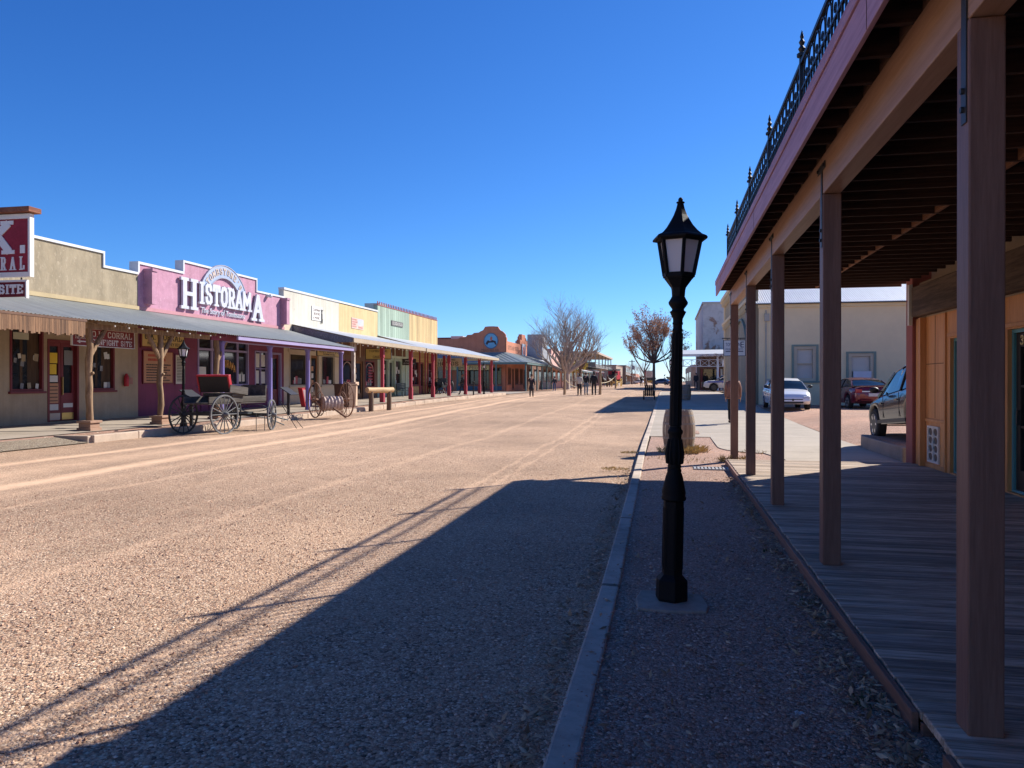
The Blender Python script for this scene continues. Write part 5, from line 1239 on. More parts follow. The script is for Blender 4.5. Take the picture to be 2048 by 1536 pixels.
tree('bare_tree', 'slimmer leafless tree growing just behind the large grey one', -12.9, 116, 9, .26, 3.2, [(R(30), R(70), 1), (R(150), R(60), 1), (R(-60), R(65), .9), (R(10), R(50), .9)], 3, 5, M_bark2, spread=.6, L0=3.2)
M_leafred = rand_island('dry_red_leaves', [(.42, .21, .14), (.55, .31, .20), (.46, .22, .16), (.60, .38, .24), (.34, .17, .12)], trans=.5)
M_leaftan = rand_island('dry_tan_leaves', [(.33, .20, .10), (.42, .27, .14), (.26, .15, .08)])
limbs = [(R(a), R(e), f) for a, e, f in ((90, 85, 1.15), (0, 62, 1), (180, 62, 1), (-90, 60, .9), (60, 60, 1), (140, 66, 1), (20, 35, .85), (170, 33, .9), (-150, 40, .85), (-30, 42, .85), (0, 8, .8), (175, 10, .85), (-80, 12, .7), (100, 15, .8))]
tree('autumn_tree', 'tree with sparse russet leaves at the right kerb beyond the near street lamp', -1.7, 101, 10.5, .19, 3.6, limbs, 3, 21, M_bark2, spread=.55, up=.10, leaves=(M_leafred, 7000, .11), L0=2.5)
tree('bare_tree', 'bare leaning tree behind the russet-leaved tree', -3.6, 140, 8, .2, 2.6, [(R(150), R(60), 1), (R(30), R(60), 1), (R(90), R(75), 1)], 3, 31, M_bark2, lean=(-.5, 0), L0=2.8)
tree('bare_tree', 'bare forked tree beside the near lamp post, far down the right pavement', .6, 150, 8, .2, 2.4, [(R(150), R(58), 1), (R(30), R(55), 1), (R(80), R(78), 1)], 3, 33, M_bark2, L0=2.6)
tree('yellow_shrub', 'yellow-leaved shrub tree at the shop porch behind the three people', -15.0, 126, 5, .1, 1.2, [(R(90), R(75), 1), (R(0), R(45), 1), (R(180), R(45), 1), (R(-90), R(45), 1)], 3, 41, M_bark2, leaves=(rand_island('yellow_leaves', [(.42, .30, .05), (.50, .38, .09), (.30, .24, .06)], trans=.5), 1500, .16), L0=1.5)
# distant scrub closing the street
r_ = random.Random(3); mb = MB()
for k in range(90):
    x = r_.uniform(-120, 120); y = r_.uniform(560, 760); h = r_.uniform(3, 7.5)
    for j in range(16):
        c = Vector((x + r_.gauss(0, h * .35), y + r_.gauss(0, 2), .8 + abs(r_.gauss(h * .45, h * .22)))); s = h * r_.uniform(.1, .22)
        u = Vector((r_.uniform(-1, 1), r_.uniform(-.5, .5), r_.uniform(-1, 1))).normalized() * s; w = u.orthogonal().normalized() * s
        mb.add([c - u, c + w, c + u, c - w], [(0, 1, 2, 3)])
o = mb.build('treeline', rand_island('scrub', [(.08, .075, .05), (.12, .10, .065), (.06, .065, .045)]), keep=True); tag(o, 'low line of dark scrub trees on the horizon at the street end', 'treeline', kind='stuff')
for i, (px_, t_, lab) in enumerate(((1288, 330, 'hazy bare bush at the far right of the street end'), (1268, 300, 'low grey bush left of the red coach at the street end'))):
    dx, dy = dirx(px_); tree('bare_bush', lab, dx * t_, dy * t_, 8, .2, 1.0, [(R(a), R(e), 1) for a, e in ((0, 40), (120, 45), (240, 50), (60, 70), (180, 65))], 3, 50 + i, M_bark, L0=3.4, spread=.7)
# ================================================================== street lamps
def make_lamp():
    t = thing('street_lamp', (0, 0, 0), 'x', 'street lamp', 'black cast-iron street lamps')
    h = R(-90 + 11)                              # one edge of the six-sided lantern faces the road end
    mb = MB().lathe([(.118, .0), (.122, .02), (.118, .15), (.078, .19), (.078, .72)], 6, (0, 0, 0), rot=h)
    mb.build('base', M_black, t, bevel=.006)
    mb = MB(); 
    for k in range(6):
        a = h + R(30 + 60 * k); c = (math.cos(a) * .0672, math.sin(a) * .0672)
        n = Vector((math.cos(a), math.sin(a), 0)); s = Vector((-math.sin(a), math.cos(a), 0))
        for q in (-1, 1): mb.obox(Vector((c[0], c[1], .45)) + s * q * .026, n * .004, s * .004, Vector((0, 0, .22)))
        mb.obox(Vector((c[0], c[1], .67)), n * .0045, s * .026, Vector((0, 0, .004))); mb.obox(Vector((c[0], c[1], .23)), n * .0045, s * .026, Vector((0, 0, .004)))
    mb.build('base_panel', M_black, t)
    mb = MB().lathe([(.078, .722), (.088, .73), (.09, .745), (.082, .76), (.086, .78), (.074, .84), (.062, .895), (.05, .93), (.052, .945), (.046, .955), (.05, .97), (.046, .985)], 24)
    mb.lathe([(.046, .985), (.056, 1.0), (.060, 1.06), (.056, 1.10), (.045, 1.18), (.045, 1.20), (.055, 1.215), (.055, 1.23), (.044, 1.245), (.041, 1.26)], 12)
    for k in range(12):
        a = R(30 * k); mb.tube([(.055 * math.cos(a), .055 * math.sin(a), .99), (.062 * math.cos(a), .062 * math.sin(a), 1.06), (.047 * math.cos(a), .047 * math.sin(a), 1.17)], [.008, .009, .005], 5)
    mb.build('baluster', M_black, t, smooth=True)
    mb = MB().lathe([(.040, 1.262), (.034, 1.95), (.038, 1.955), (.038, 1.965), (.033, 1.975), (.033, 2.0), (.038, 2.005), (.038, 2.015), (.034, 2.025), (.036, 2.045), (.057, 2.09), (.06, 2.095), (.045, 2.105), (.043, 2.115), (.068, 2.15), (.070, 2.165), (.055, 2.19), (.048, 2.205)], 24)
    for k in range(10):
        a = R(36 * k); mb.tube([(.039 * math.cos(a), .039 * math.sin(a), 1.27), (.034 * math.cos(a), .034 * math.sin(a), 1.94)], .006, 5)
    mb.build('shaft', M_black, t, smooth=True)
    mb = MB().lathe([(.049, 2.207), (.052, 2.25), (.056, 2.27), (.102, 2.33), (.108, 2.335), (.110, 2.36)], 6, rot=h)
    for k in range(6):                          # corner bars of the lantern
        a = h + R(60 * k); p = Vector((.110 * math.cos(a), .110 * math.sin(a), 2.36)); q = Vector((.158 * math.cos(a), .158 * math.sin(a), 2.62)); mb.bar(p, q, .022, .022, up=(math.cos(a), math.sin(a), 0))
        b = h + R(60 * (k + 1)); p2 = Vector((.110 * math.cos(b), .110 * math.sin(b), 2.36)); q2 = Vector((.158 * math.cos(b), .158 * math.sin(b), 2.62))
        mb.bar(p, p2, .02, .03); mb.bar(q, q2, .02, .03)
    mb.build('lantern_frame', M_black, t)
    mb = MB().lathe([(.100, 2.372), (.146, 2.61)], 6, rot=h); mb.f = mb.f[:-2]; mb.build('pane', M_frost, t)
    mb = MB().lathe([(.150, 2.618), (.176, 2.61), (.178, 2.62), (.205, 2.615), (.208, 2.628), (.198, 2.640), (.165, 2.655), (.13, 2.685), (.10, 2.72), (.072, 2.765), (.052, 2.80), (.034, 2.845), (.025, 2.88), (.024, 2.892)], 6, rot=h)
    mb.build('cap', M_black, t, bevel=.003)
    MB().lathe([(.03, 2.888), (.03, 2.895), (.016, 2.90), (.018, 2.912), (.012, 2.925), (.003, 2.93)], 12).build('finial', M_black, t, smooth=True)
    return t
lamp = make_lamp()
lamp.location = (.03, 5.72, .012); lamp.rotation_euler = (R(-.3), R(1.25), 0); lamp['label'] = 'black cast-iron street lamp standing in the near shaded gravel by the kerb'
for (px_, X, lab) in ((367, -15.75, 'black street lamp between the log posts behind the old wagon'), (968, -16.2, 'black street lamp at the end of the red-posted porch'), (1351, .3, 'far black street lamp seen just left of the near lamp shaft')):
    y, t_ = onX(px_, X)
    if X > 0: y = 62
    c = copy_tree(lamp); c.rotation_euler = (0, 0, 0); c.location = (X, y, g(X, y) + (.06 if X < -10 else .02)); c['label'] = lab
mb = MB().prism([(-.205, 5.46), (.02, 5.43), (.27, 5.47), (.29, 5.62), (.25, 5.9), (.05, 5.96), (-.2, 5.93), (-.23, 5.7)], lambda u, v, d: (u, v, d), -.1, .014)
o = mb.build('lamp_footing', concrete('footing_concrete', (.40, .31, .245), stain=.55), bevel=.012); tag(o, 'square concrete footing slab under the near street lamp', 'slab')

# ================================================================== barrels
M_stave = wood('barrel_stave', (.38, .30, .225), (.25, .19, .14), axis='z', rough=.85, gscale=8, bmp=.5)
M_hoop = paint('hoop_steel', (.30, .28, .26), rough=.55, metal=.5, var=.25)
def make_barrel():
    t = thing('barrel', (0, 0, 0), 'x', 'barrel', 'oak barrels on the right pavement')
    mb = MB(); n = 22
    def rad(z): return .295 + .075 * (1 - ((z - .48) / .48) ** 2)
    for k in range(n):
        a0, a1 = 2 * math.pi * k / n + .012, 2 * math.pi * (k + 1) / n - .012; o_ = len(mb.v); m = 9
        for i in range(m + 1):
            z = .96 * i / m; r_ = rad(z)
            for a in (a0, (a0 + a1) / 2, a1): mb.v.append((r_ * math.cos(a), r_ * math.sin(a), z))
        for i in range(m):
            for q in range(2): b = o_ + i * 3 + q; mb.f.append((b, b + 1, b + 4, b + 3))
    mb.build('staves', M_stave, t, smooth=True, keep=False)
    MB().lathe([(.27, .0), (.27, .93)], 22).build('head', M_stave, t)
    for z in (.03, .12, .30, .62, .80, .90):
        r_ = rad(z + .02) + .003
        MB().lathe([(r_ - .02, z), (r_, z), (rad(z + .045) + .003, z + .045), (r_ - .02, z + .045)], 28).build('hoop', M_hoop, t, smooth=True)
    return t
bar = make_barrel(); bar.location = (.26, 18.0, .0); bar['label'] = 'weathered oak barrel just behind the near street lamp, dry grass round its foot'
c = copy_tree(bar); c.location = (1.1, 49.5, g(1, 49.5) + .02); c['label'] = 'darker oak barrel farther along the pavement, behind the first barrel'

# ================================================================== wheels
def wheel_mb(r, hub=.08, n=14, rimw=.045, thick=.05, sp=.016):
    rim = MB().lathe([(r - rimw, -thick / 2), (r, -thick / 2), (r, thick / 2), (r - rimw, thick / 2)], 36, axis='x')
    rim.f = rim.f[:-2]; o_ = 0; nn = 36
    for k in range(nn): rim.f.append((3 * nn + k, 3 * nn + (k + 1) % nn, (k + 1) % nn, k))
    sp_ = MB()
    for k in range(n):
        a = 2 * math.pi * k / n; sp_.tube([(.0, hub * .7 * math.cos(a), hub * .7 * math.sin(a)), (.0, (r - rimw * .6) * math.cos(a), (r - rimw * .6) * math.sin(a))], [sp * 1.25, sp * .9], 6)
    h = MB().lathe([(.03, -.16), (.05, -.15), (hub, -.06), (hub * 1.05, .06), (.05, .14), (.03, .16)], 14, axis='x')
    return rim, sp_, h
def add_wheel(par, loc, r, mat, rz=0, dish=1, n=14, hubmat=None, **kw):
    e = bpy.data.objects.new('wheel', None)
    rim, sp_, h = wheel_mb(r, n=n, **kw); M = Matrix.Translation(loc) @ Matrix.Rotation(rz, 4, 'Z')
    w = rim.xf(M).build('wheel', mat, par, world=False); sp_.xf(M).build('spokes', mat, w, world=False); h.xf(M).build('hub', hubmat or mat, w, world=False, smooth=True)
    return w
M_wag = paint('wagon_black', (.035, .04, .042), rough=.6, var=.4, bmp=.2, wear=(.13, .14, .14), wearamt=.02)
M_wagrim = paint('wagon_grey', (.12, .12, .12), rough=.7, var=.3, wear=(.22, .21, .20), wearamt=.05)
M_wagwood = wood('wagon_wood', (.13, .115, .10), (.07, .06, .05), axis='y', rough=.85, gscale=5)
M_redpaint = paint('wagon_red', (.42, .02, .03), rough=.45, var=.1)
# old buckboard wagon; local +y is its heading
WX, WY = -13.55, 21.75
t = thing('old_wagon', (WX, WY, g(WX, WY) - .05), 'old black buckboard wagon with high spoked wheels and a red-edged seat back', 'wagon', rz=R(-9))
W = t
ROOT[W.name] = Vector((0, 0, 0))
def wb(mb, name, mat, **kw): return mb.build(name, mat, W, world=False, **kw)
add_wheel(W, (.0, 0, .62), .62, M_wagrim, n=16); add_wheel(W, (-1.62, 0.0, .60), .62, M_wag, n=16)
add_wheel(W, (.0, 2.3, .52), .52, M_wagrim, rz=R(22), n=14); add_wheel(W, (-1.5, 2.3, .52), .52, M_wag, rz=R(22), n=14)
wb(MB().box(-1.65, -.05, .57, .03, .05, .67), 'axle', M_wag); wb(MB().box(-1.5, 2.25, .47, .0, 2.35, .57), 'axle', M_wag); wb(MB().bar((-.8, 0, .66), (-.8, 2.3, .58), .09, .09), 'reach', M_wag)
def spring(mb, y, z):
    for s in (1, -1):
        pts = [(-.8 + .62 * math.cos(R(180 * k / 8)), y, z + s * .13 * math.sin(R(180 * k / 8))) for k in range(9)]
        for a, b in zip(pts, pts[1:]): mb.bar(a, b, .05, .014)
sp = MB(); spring(sp, 0, .80); spring(sp, 2.3, .74); wb(sp, 'springs', M_wag)
bd = MB().box(-1.3, -.35, .93, -.3, 2.35, .98).box(-1.32, -.35, .98, -1.28, 2.35, 1.17).box(-.32, -.35, .98, -.28, 2.35, 1.17).box(-1.32, 2.33, .98, -.28, 2.37, 1.52)
wb(bd, 'bed', M_wagwood, bevel=.006)
bd = MB().obox((-.8, 2.38, 1.32), (.5, 0, 0), (0, .015, 0), (0, .04, .22)); wb(bd, 'dash_board', paint('dash_black', (.03, .022, .022), rough=.6))
st = MB().box(-1.4, .6, 1.18, -.2, 1.2, 1.28); st.box(-1.36, .65, .98, -1.3, 1.15, 1.18).box(-.3, .65, .98, -.24, 1.15, 1.18); seat = wb(st, 'seat', M_wagwood, bevel=.01)
bk = MB().obox((-.8, .47, 1.56), (.60, 0, 0), (0, .03, .008), (0, -.06, .25)); back = wb(bk, 'seat_back', paint('seat_black', (.022, .02, .02), rough=.55))
tr = MB(); ax = Vector((0, -.06, .25)); c0 = Vector((-.8, .47, 1.56))
tr.obox(c0 + ax * 1.12, (.66, 0, 0), (0, .055, .012), ax * .10); 
for s in (-1, 1): tr.obox(c0 + Vector((.615 * s, 0, 0)), (.03, 0, 0), (0, .055, .012), ax * 1.02)
tr.build('red_edge', M_redpaint, back, world=False, bevel=.012)
arm = MB().obox((-.16, .85, 1.38), (.02, 0, 0), (0, .42, -.05), (0, .01, .12)); wb(arm, 'arm_board', M_wagwood)
tg = MB().tube([(-.8, 2.4, .55), (-.75, 3.3, .42), (-.7, 4.1, .25)], .028, 6).tube([(-1.2, 2.45, .55), (-1.1, 3.6, .3), (-1.0, 4.3, .05)], .022, 6); wb(tg, 'shafts', M_wag)
for (a, b) in (((.12, 1.35, .02), (.12, 1.35, .6)), ((.14, 1.75, .02), (.14, 1.75, .6)), ((.5, 3.0, .02), (.15, 2.5, 1.0)), ((.62, 3.2, .02), (.2, 2.5, 1.0))): wb(MB().tube([a, b], .012, 5), 'prop_rod', M_wag)

# hose cart: two thin iron wheels with a banded coil between
y, t_ = onX(662, -14.2)
HC = thing('hose_cart', (-14.2, y, g(-14.2, y) - .02), 'rusty two-wheeled hose cart with a pale banded coil between its wheels', 'cart', rz=R(48)); ROOT[HC.name] = Vector((0, 0, 0))
M_rustiron = paint('rust_iron', (.20, .105, .065), rough=.85, var=.3, bmp=.4, wear=(.30, .2, .14), wearamt=.03)
M_coil = paint('hose_canvas', (.52, .40, .33), rough=.8, var=.25, scale=3, wear=(.3, .19, .14), wearamt=0)
for x in (-.72, .72): add_wheel(HC, (x, 0, .76), .76, M_rustiron, n=12, sp=.01, rimw=.035)
for x in (-.5, .5): add_wheel(HC, (x, 0, .60), .52, M_rustiron, n=10, sp=.009, rimw=.025, thick=.03)
pr = [(.06, -.47)]
for k in range(41):
    x = -.45 + .9 * k / 40; pr.append((.27 + .055 * abs(math.sin(k * math.pi / 7 )), x))
pr.append((.06, .47)); MB().lathe(pr, 20, (0, 0, .60), axis='x').build('coil', M_coil, HC, world=False, smooth=True)
MB().tube([(-.82, 0, .76), (.82, 0, .76)], .035, 8).build('axle', M_rustiron, HC, world=False); MB().bar((0, -.3, .4), (0, -1.5, .08), .07, .07).build('tongue', M_rustiron, HC, world=False)

# log hitching rail
y, t_ = onX(760, -14.6)
HR = thing('log_rail', (-14.6, y, g(-14.6, y) + .0), 'thick peeled log laid on two stout posts beside the road', 'rail', rz=R(68)); ROOT[HR.name] = Vector((0, 0, 0))
MB().tube([(-.95, 0, 1.02), (-.5, .02, 1.0), (.1, -.01, 1.01), (.55, .02, 1.0), (.98, 0, 1.02)], [.14, .15, .138, .147, .135], 12).build('log', wood('peeled_log', (.66, .46, .25), (.48, .31, .15), axis='x', gscale=5, bmp=.8), HR, world=False, smooth=True)
for x in (-.66, .68): MB().tube([(x, 0, -.1), (x + .02, 0, .45), (x, 0, .92)], [.13, .125, .12], 10).build('post', wood('dark_log', (.20, .13, .085), (.12, .08, .05), axis='z'), HR, world=False, smooth=True)

# small street furniture on the left
def lectern(px_, X, label):
    y, t_ = onX(px_, X); z = g(X, y) + .06; o = thing('sign_stand', (X, y, z), label, 'sign stand', 'black slanted information stands')
    MB().box(X - .05, y - .04, z - .1, X + .05, y + .04, z + 1.0).build('post', M_iron, o)
    MB().obox((X + .03, y, z + 1.08), (.26, 0, -.16), (0, .34, 0), (.008, 0, .014)).build('panel', paint('stand_panel', (.05, .05, .052), rough=.35), o)
lectern(577, -15.7, 'black slanted information stand between the pink shop and the hose cart'); lectern(383, -15.8, 'black slanted information stand behind the wagon wheel')
y, t_ = onX(607, -18.4); z = g(-18, y) + .14
o = thing('sandwich_board', (-18.4, y, z), 'red-framed sandwich board leaning by the lavender post', 'sign')
p = MB(); p.obox((-18.3, y, z + .5), (.12, 0, -.02), (0, .4, 0), (-.1, 0, .5)); p.build('frame', M_redpaint, o); p = MB(); p.obox((-18.275, y, z + .5), (.11, 0, -.02), (0, .34, 0), (-.088, 0, .43)); p.build('panel', paint('board_plum', (.28, .16, .16)), o)
y = 38.6; z = g(-17, y) + .12
o = thing('planter_box', (-16.9, y, z), 'tall brown wooden planter box at the corner of the white shop porch', 'planter'); 
MB().prism([(-.42, 0), (.42, 0), (.55, 1.15), (-.55, 1.15)], lambda u, v, d: (-16.9 + d, y + u, z + v), -.4, .4).build('box', wood('planter_wood', (.17, .095, .065), (.11, .06, .04), axis='z', planks=.15, paxis='y'), o); MB().box(-17.33, y - .6, z + 1.15, -16.47, y + .6, z + 1.22).build('rim', wood('planter_rim', (.12, .07, .05), (.08, .045, .03), axis='y'), o)
y = Yx(808, -19.3); z = g(-19, y) + .18
o = thing('park_bench', (-19.3, y, z), 'dark green slatted bench against the mint shop front', 'bench'); M_bench = paint('bench_green', (.07, .10, .10), rough=.6)
s_ = MB()
for k in range(4): s_.box(-19.5 + k * .13, y - .95, z + .45, -19.4 + k * .13, y + .95, z + .48)
s_.build('seat', M_bench, o); s_ = MB()
for k in range(4): s_.box(-19.56, y - .95, z + .55 + k * .12, -19.53, y + .95, z + .64 + k * .12)
s_.build('backrest', M_bench, o)
for q in (-.9, .9): MB().box(-19.56, y + q - .03, z, -19.5, y + q + .03, z + 1.0).box(-19.08, y + q - .03, z, -19.02, y + q + .03, z + .65).box(-19.5, y + q - .03, z + .62, -19.08, y + q + .03, z + .66).build('leg', M_bench, o)
# black carriage under the far porch with a dressed dummy on its seat
y, t_ = onX(886, -18.6); z = g(-18, y) + .14
BC = thing('black_carriage', (-18.6, y, z), 'small black carriage with spoked wheels parked under the red-posted porch', 'carriage', rz=R(60)); ROOT[BC.name] = Vector((0, 0, 0))
for (x, yy, r_) in ((.6, 0, .68), (-.6, 0, .68), (.6, 1.5, .55), (-.6, 1.5, .55)): add_wheel(BC, (x, yy, r_), r_, M_wag, n=12)
MB().box(-.5, -.4, .6, .5, 1.8, .8).build('bed', M_wag, BC, world=False); MB().box(-.45, .2, .8, .45, .7, 1.05).box(-.45, .1, 1.05, .45, .18, 1.4).build('seat', M_wag, BC, world=False)
MB().tube([(-.6, 0, .68), (.6, 0, .68)], .04, 6).tube([(-.6, 1.5, .55), (.6, 1.5, .55)], .04, 6).build('axle', M_wag, BC, world=False)
y = Yx(947, -15.9); z = g(-16, y)
o = MB().lathe([(.06, z), (.06, z + 1.15), (.09, z + 1.17), (.09, z + 1.25), (.02, z + 1.3)], 10, (-15.9, y, 0)).build('bollard', M_iron); tag(o, 'thin black post standing in the earth strip before the last red porch posts', 'post')
# fire extinguisher on the tan wall
o = thing('fire_extinguisher', (-19.9, 25.45, 1.5), 'small red fire extinguisher hung on the tan wall', 'extinguisher')
MB().lathe([(.08, 1.42), (.09, 1.45), (.09, 1.78), (.05, 1.86), (.03, 1.9)], 12, (-19.88, 25.4, 0)).build('bottle', M_redpaint, o, smooth=True); MB().box(-19.99, 25.54, 1.5, -19.9, 25.78, 1.75).build('case', paint('case_red', (.35, .16, .12)), o)

# things in the road far off
def hitch_post(px_, X, lab, first=None):
    y, t_ = onX(px_, X); z = g(X, y) - .05
    if first is None:
        o = thing('wooden_post', (X, y, z), lab, 'post', 'rough wooden posts in the road'); ROOT[o.name] = Vector((0, 0, 0))
        MB().tube([(0, 0, 0), (.03, 0, .7), (0, .02, 1.4), (.03, 0, 2.0)], [.12, .11, .1, .09], 8).build('post', wood('pale_post', (.45, .33, .21), (.32, .22, .13), axis='z'), o, world=False, smooth=True); return o
    c = copy_tree(first); c.location = (X, y, z); c['label'] = lab; return c
hp = hitch_post(1129, -8.5, 'pale wooden post in the road left of the three people')
hitch_post(1200, -5.3, 'pale wooden post in the road right of the three people', hp); hitch_post(1231, -6.6, 'pale wooden post in the road farther back by the stagecoach', hp)
def rope(px0, X0, z0, px1, X1, z1, lab):
    a = onX(px0, X0)[0]; b = onX(px1, X1)[0]; A = Vector((X0, a, g(X0, a) + z0)); B = Vector((X1, b, g(X1, b) + z1)); pts = [A.lerp(B, k / 8) - Vector((0, 0, .25 * math.sin(math.pi * k / 8))) for k in range(9)]
    o = MB().tube(pts, .03, 5).build('rope', paint('rope', (.45, .36, .2))); tag(o, lab, 'rope')
rope(1129, -8.5, 1.3, 1157, -11.5, .35, 'slack rope from the left wooden post'); rope(1200, -5.3, .9, 1231, -6.6, 1.6, 'slack rope between the two wooden posts before the stagecoach')
# dark slatted armchair at the right kerb
y = 50.5; z = g(-1.1, y) - .02
o = thing('garden_chair', (-1.15, y, z), 'black slatted garden armchair in shade at the right kerb', 'chair'); M_chair = paint('chair_black', (.02, .018, .018), rough=.6)
s_ = MB()
for k in range(5): s_.obox((-1.15 - .24 + .12 * k, y + .33, z + .58), (.052, 0, 0), (0, .012, .003), (0, -.09, .36))
s_.build('backrest', M_chair, o); s_ = MB()
for k in range(4): s_.box(-1.45, y - .3 + k * .15, z + .33, -.85, y - .18 + k * .15, z + .36)
s_.build('seat', M_chair, o)
for q in (-.34, .34): MB().box(-1.15 + q - .035, y - .36, z, -1.15 + q + .035, y - .28, z + .56).build('leg', M_chair, o); MB().box(-1.15 + q - .035, y + .3, z, -1.15 + q + .035, y + .38, z + .56).build('leg', M_chair, o); MB().box(-1.15 + q - .06, y - .4, z + .56, -1.15 + q + .06, y + .42, z + .59).build('armrest', M_chair, o)

# ================================================================== cars
M_tyre = paint('tyre_rubber', (.018, .018, .018), rough=.85, bmp=.2); M_alloy = plain('alloy', (.55, .55, .57), .3, .9); M_carglass = plain('car_glass', (.012, .02, .022), .03, 0, .7)
M_wheelwell = plain('wheel_dark', (.05, .05, .052), .5, .3); M_trim = plain('black_trim', (.015, .015, .016), .5); M_lampc = plain('headlamp', (.60, .60, .58), .15, 0, .6); M_tail = plain('tail_lamp', (.42, .012, .012), .2, 0, .6)
def interp(pts, x):
    if x <= pts[0][0]: return pts[0][1]
    for (a, va), (b, vb) in zip(pts, pts[1:]):
        if x <= b: 
            t = (x - a) / (b - a); t = t * t * (3 - 2 * t) * .4 + t * .6; return lerp(va, vb, t)
    return pts[-1][1]
def car(label, loc, rz, paintm, Ln, Wd, hood, house, wb_, r_w, sill=.28, group=None, rimm=None, pitch=0, name='parked_car', plate=False, roofm=None):
    t = thing(name, loc, label, 'car', group); t.rotation_euler = (pitch, 0, rz); ROOT[t.name] = Vector((0, 0, 0))
    def bld(mb, nm, m, par=t, **kw): return mb.build(nm, m, par, world=False, **kw)
    fy, ry = wb_; hl = Ln / 2; n = 84; mb = MB(); ringn = None; hw = Wd / 2
    def wid(y): k = abs(y) / hl; return hw * (1 - .16 * max(0, (k - .62) / .38) ** 2.2 - (.10 * max(0, (k - .93) / .07) ** 2))
    for i in range(n + 1):
        y = -hl + Ln * i / n; w = wid(y); zt = interp(hood, y); zb = sill - .02 + .14 * max(0, (abs(y) / hl - .86) / .14)
        for cy in (fy, ry):
            d = abs(y - cy)
            if d < r_w + .055: zb = max(zb, r_w + math.sqrt((r_w + .055) ** 2 - d * d))
        zb = min(zb, zt - .16); zs = zt - .10; zm = lerp(zb, zs, .55)
        ring_ = [(0, zb), (w * .86, zb), (w * .955, zb + .02), (w * .985, lerp(zb, zm, .5)), (w, zm), (w * .985, lerp(zm, zs, .6)), (w * .955, zs), (w * .90, zt - .035), (w * .72, zt), (w * .4, zt + .018), (0, zt + .024)]
        full = ring_ + [(-x, z) for x, z in ring_[-2:0:-1]]; ringn = len(full)
        mb.v += [(x, y, z) for x, z in full]
    for i in range(n):
        for k in range(ringn): a = i * ringn + k; b = i * ringn + (k + 1) % ringn; mb.f.append((a, b, b + ringn, a + ringn))
    mb.f.append(tuple(range(ringn))[::-1]); mb.f.append(tuple(n * ringn + k for k in range(ringn)))
    bld(mb, 'body', paintm, smooth=True, ang=50)
    # glasshouse
    ya, yb = house[0][0], house[-1][0]; hm = max(z for _, z in house); gb = MB(); rb = MB(); m = 40; prevr = None
    rw = hw * .68
    def gring(y, off=0):
        zt = interp(house, y); z0 = interp(hood, y) - .03; k = min(1, max(0, (zt - z0) / max(.01, hm - z0))); wt = lerp(hw * .86, rw, k) + off
        return [(-(hw * .905 + off), z0), (-wt, zt - .05 * k), (-wt + .07, zt + off), (0, zt + .025 * k + off), (wt - .07, zt + off), (wt, zt - .05 * k), (hw * .905 + off, z0)]
    for i in range(m + 1):
        y = lerp(ya, yb, i / m); gb.v += [(x, y, z) for x, z in gring(y)]
    for i in range(m):
        for k in range(6): a = i * 7 + k; gb.f.append((a, a + 1, a + 8, a + 7))
    gl = bld(gb, 'window_glass', M_carglass, smooth=True, ang=35)
    flat = [y for y, z in house if z > hm - .10]; y0, y1 = min(flat) - .06, max(flat) + .06; rn = 14
    for i in range(rn + 1):
        y = lerp(y0, y1, i / rn); rr = gring(y, .012); rb.v += [(x, y, z) for x, z in rr[1:6]]
    for i in range(rn):
        for k in range(4): a = i * 5 + k; rb.f.append((a, a + 1, a + 6, a + 5))
    bld(rb, 'roof', roofm or paintm, smooth=True)
    for s in (-1, 1):
        def gp(y, lo):
            rr = gring(y, .014); p = rr[6] if lo else rr[5]; return (s * p[0], y, p[1])
        for (ylo, yhi, w_) in ((yb - .06, y1, .07), (lerp(ya, yb, .50), lerp(y0, y1, .52), .06), (ya + .10, y0, .10)):
            bld(MB().bar(gp(ylo, 1), gp(yhi, 0), w_, .02, up=(1, 0, 0)), 'pillar', paintm if w_ != .06 else M_trim)
        mr = MB().ball((s * (hw + .11), yb - .42, interp(hood, yb - .4) + .09), (.11, .06, .075), 12, 8).box(s * hw * .9, yb - .44, interp(hood, yb - .4) + .04, s * (hw + .06), yb - .40, interp(hood, yb - .4) + .07); bld(mr, 'mirror', M_trim, smooth=True)
        hd = MB()
        for k in range(6):
            y0_ = hl - .30 + .25 * k / 5
        yh = hl - .16; w = wid(yh); zt = interp(hood, yh)
        hd.obox((s * w * .76, yh + .035, zt - .125), (.15, -s * .05, .0), (0, .09, -.03), (0, -.02, .06)); bld(hd, 'headlight', M_lampc, bevel=.03)
        tl = MB().obox((s * wid(-hl + .1) * .86, -hl + .09, interp(hood, -hl + .25) - .17), (.13, 0, 0), (0, .10, 0), (0, 0, .085)); bld(tl, 'taillight', M_tail, bevel=.03)
        for yc in (lerp(ya, yb, .46),lerp(ya, yb, .8)):
            sm = MB().box(s * hw * .990, yc, sill + .14, s * hw * 1.002, yc + .008, interp(hood, yc) - .1); bld(sm, 'door_seam', M_trim)
            hh = MB().box(s * hw * .985, yc + .10, interp(hood, yc) - .26, s * hw * 1.015, yc + .28, interp(hood, yc) - .23); bld(hh, 'door_handle', paintm)
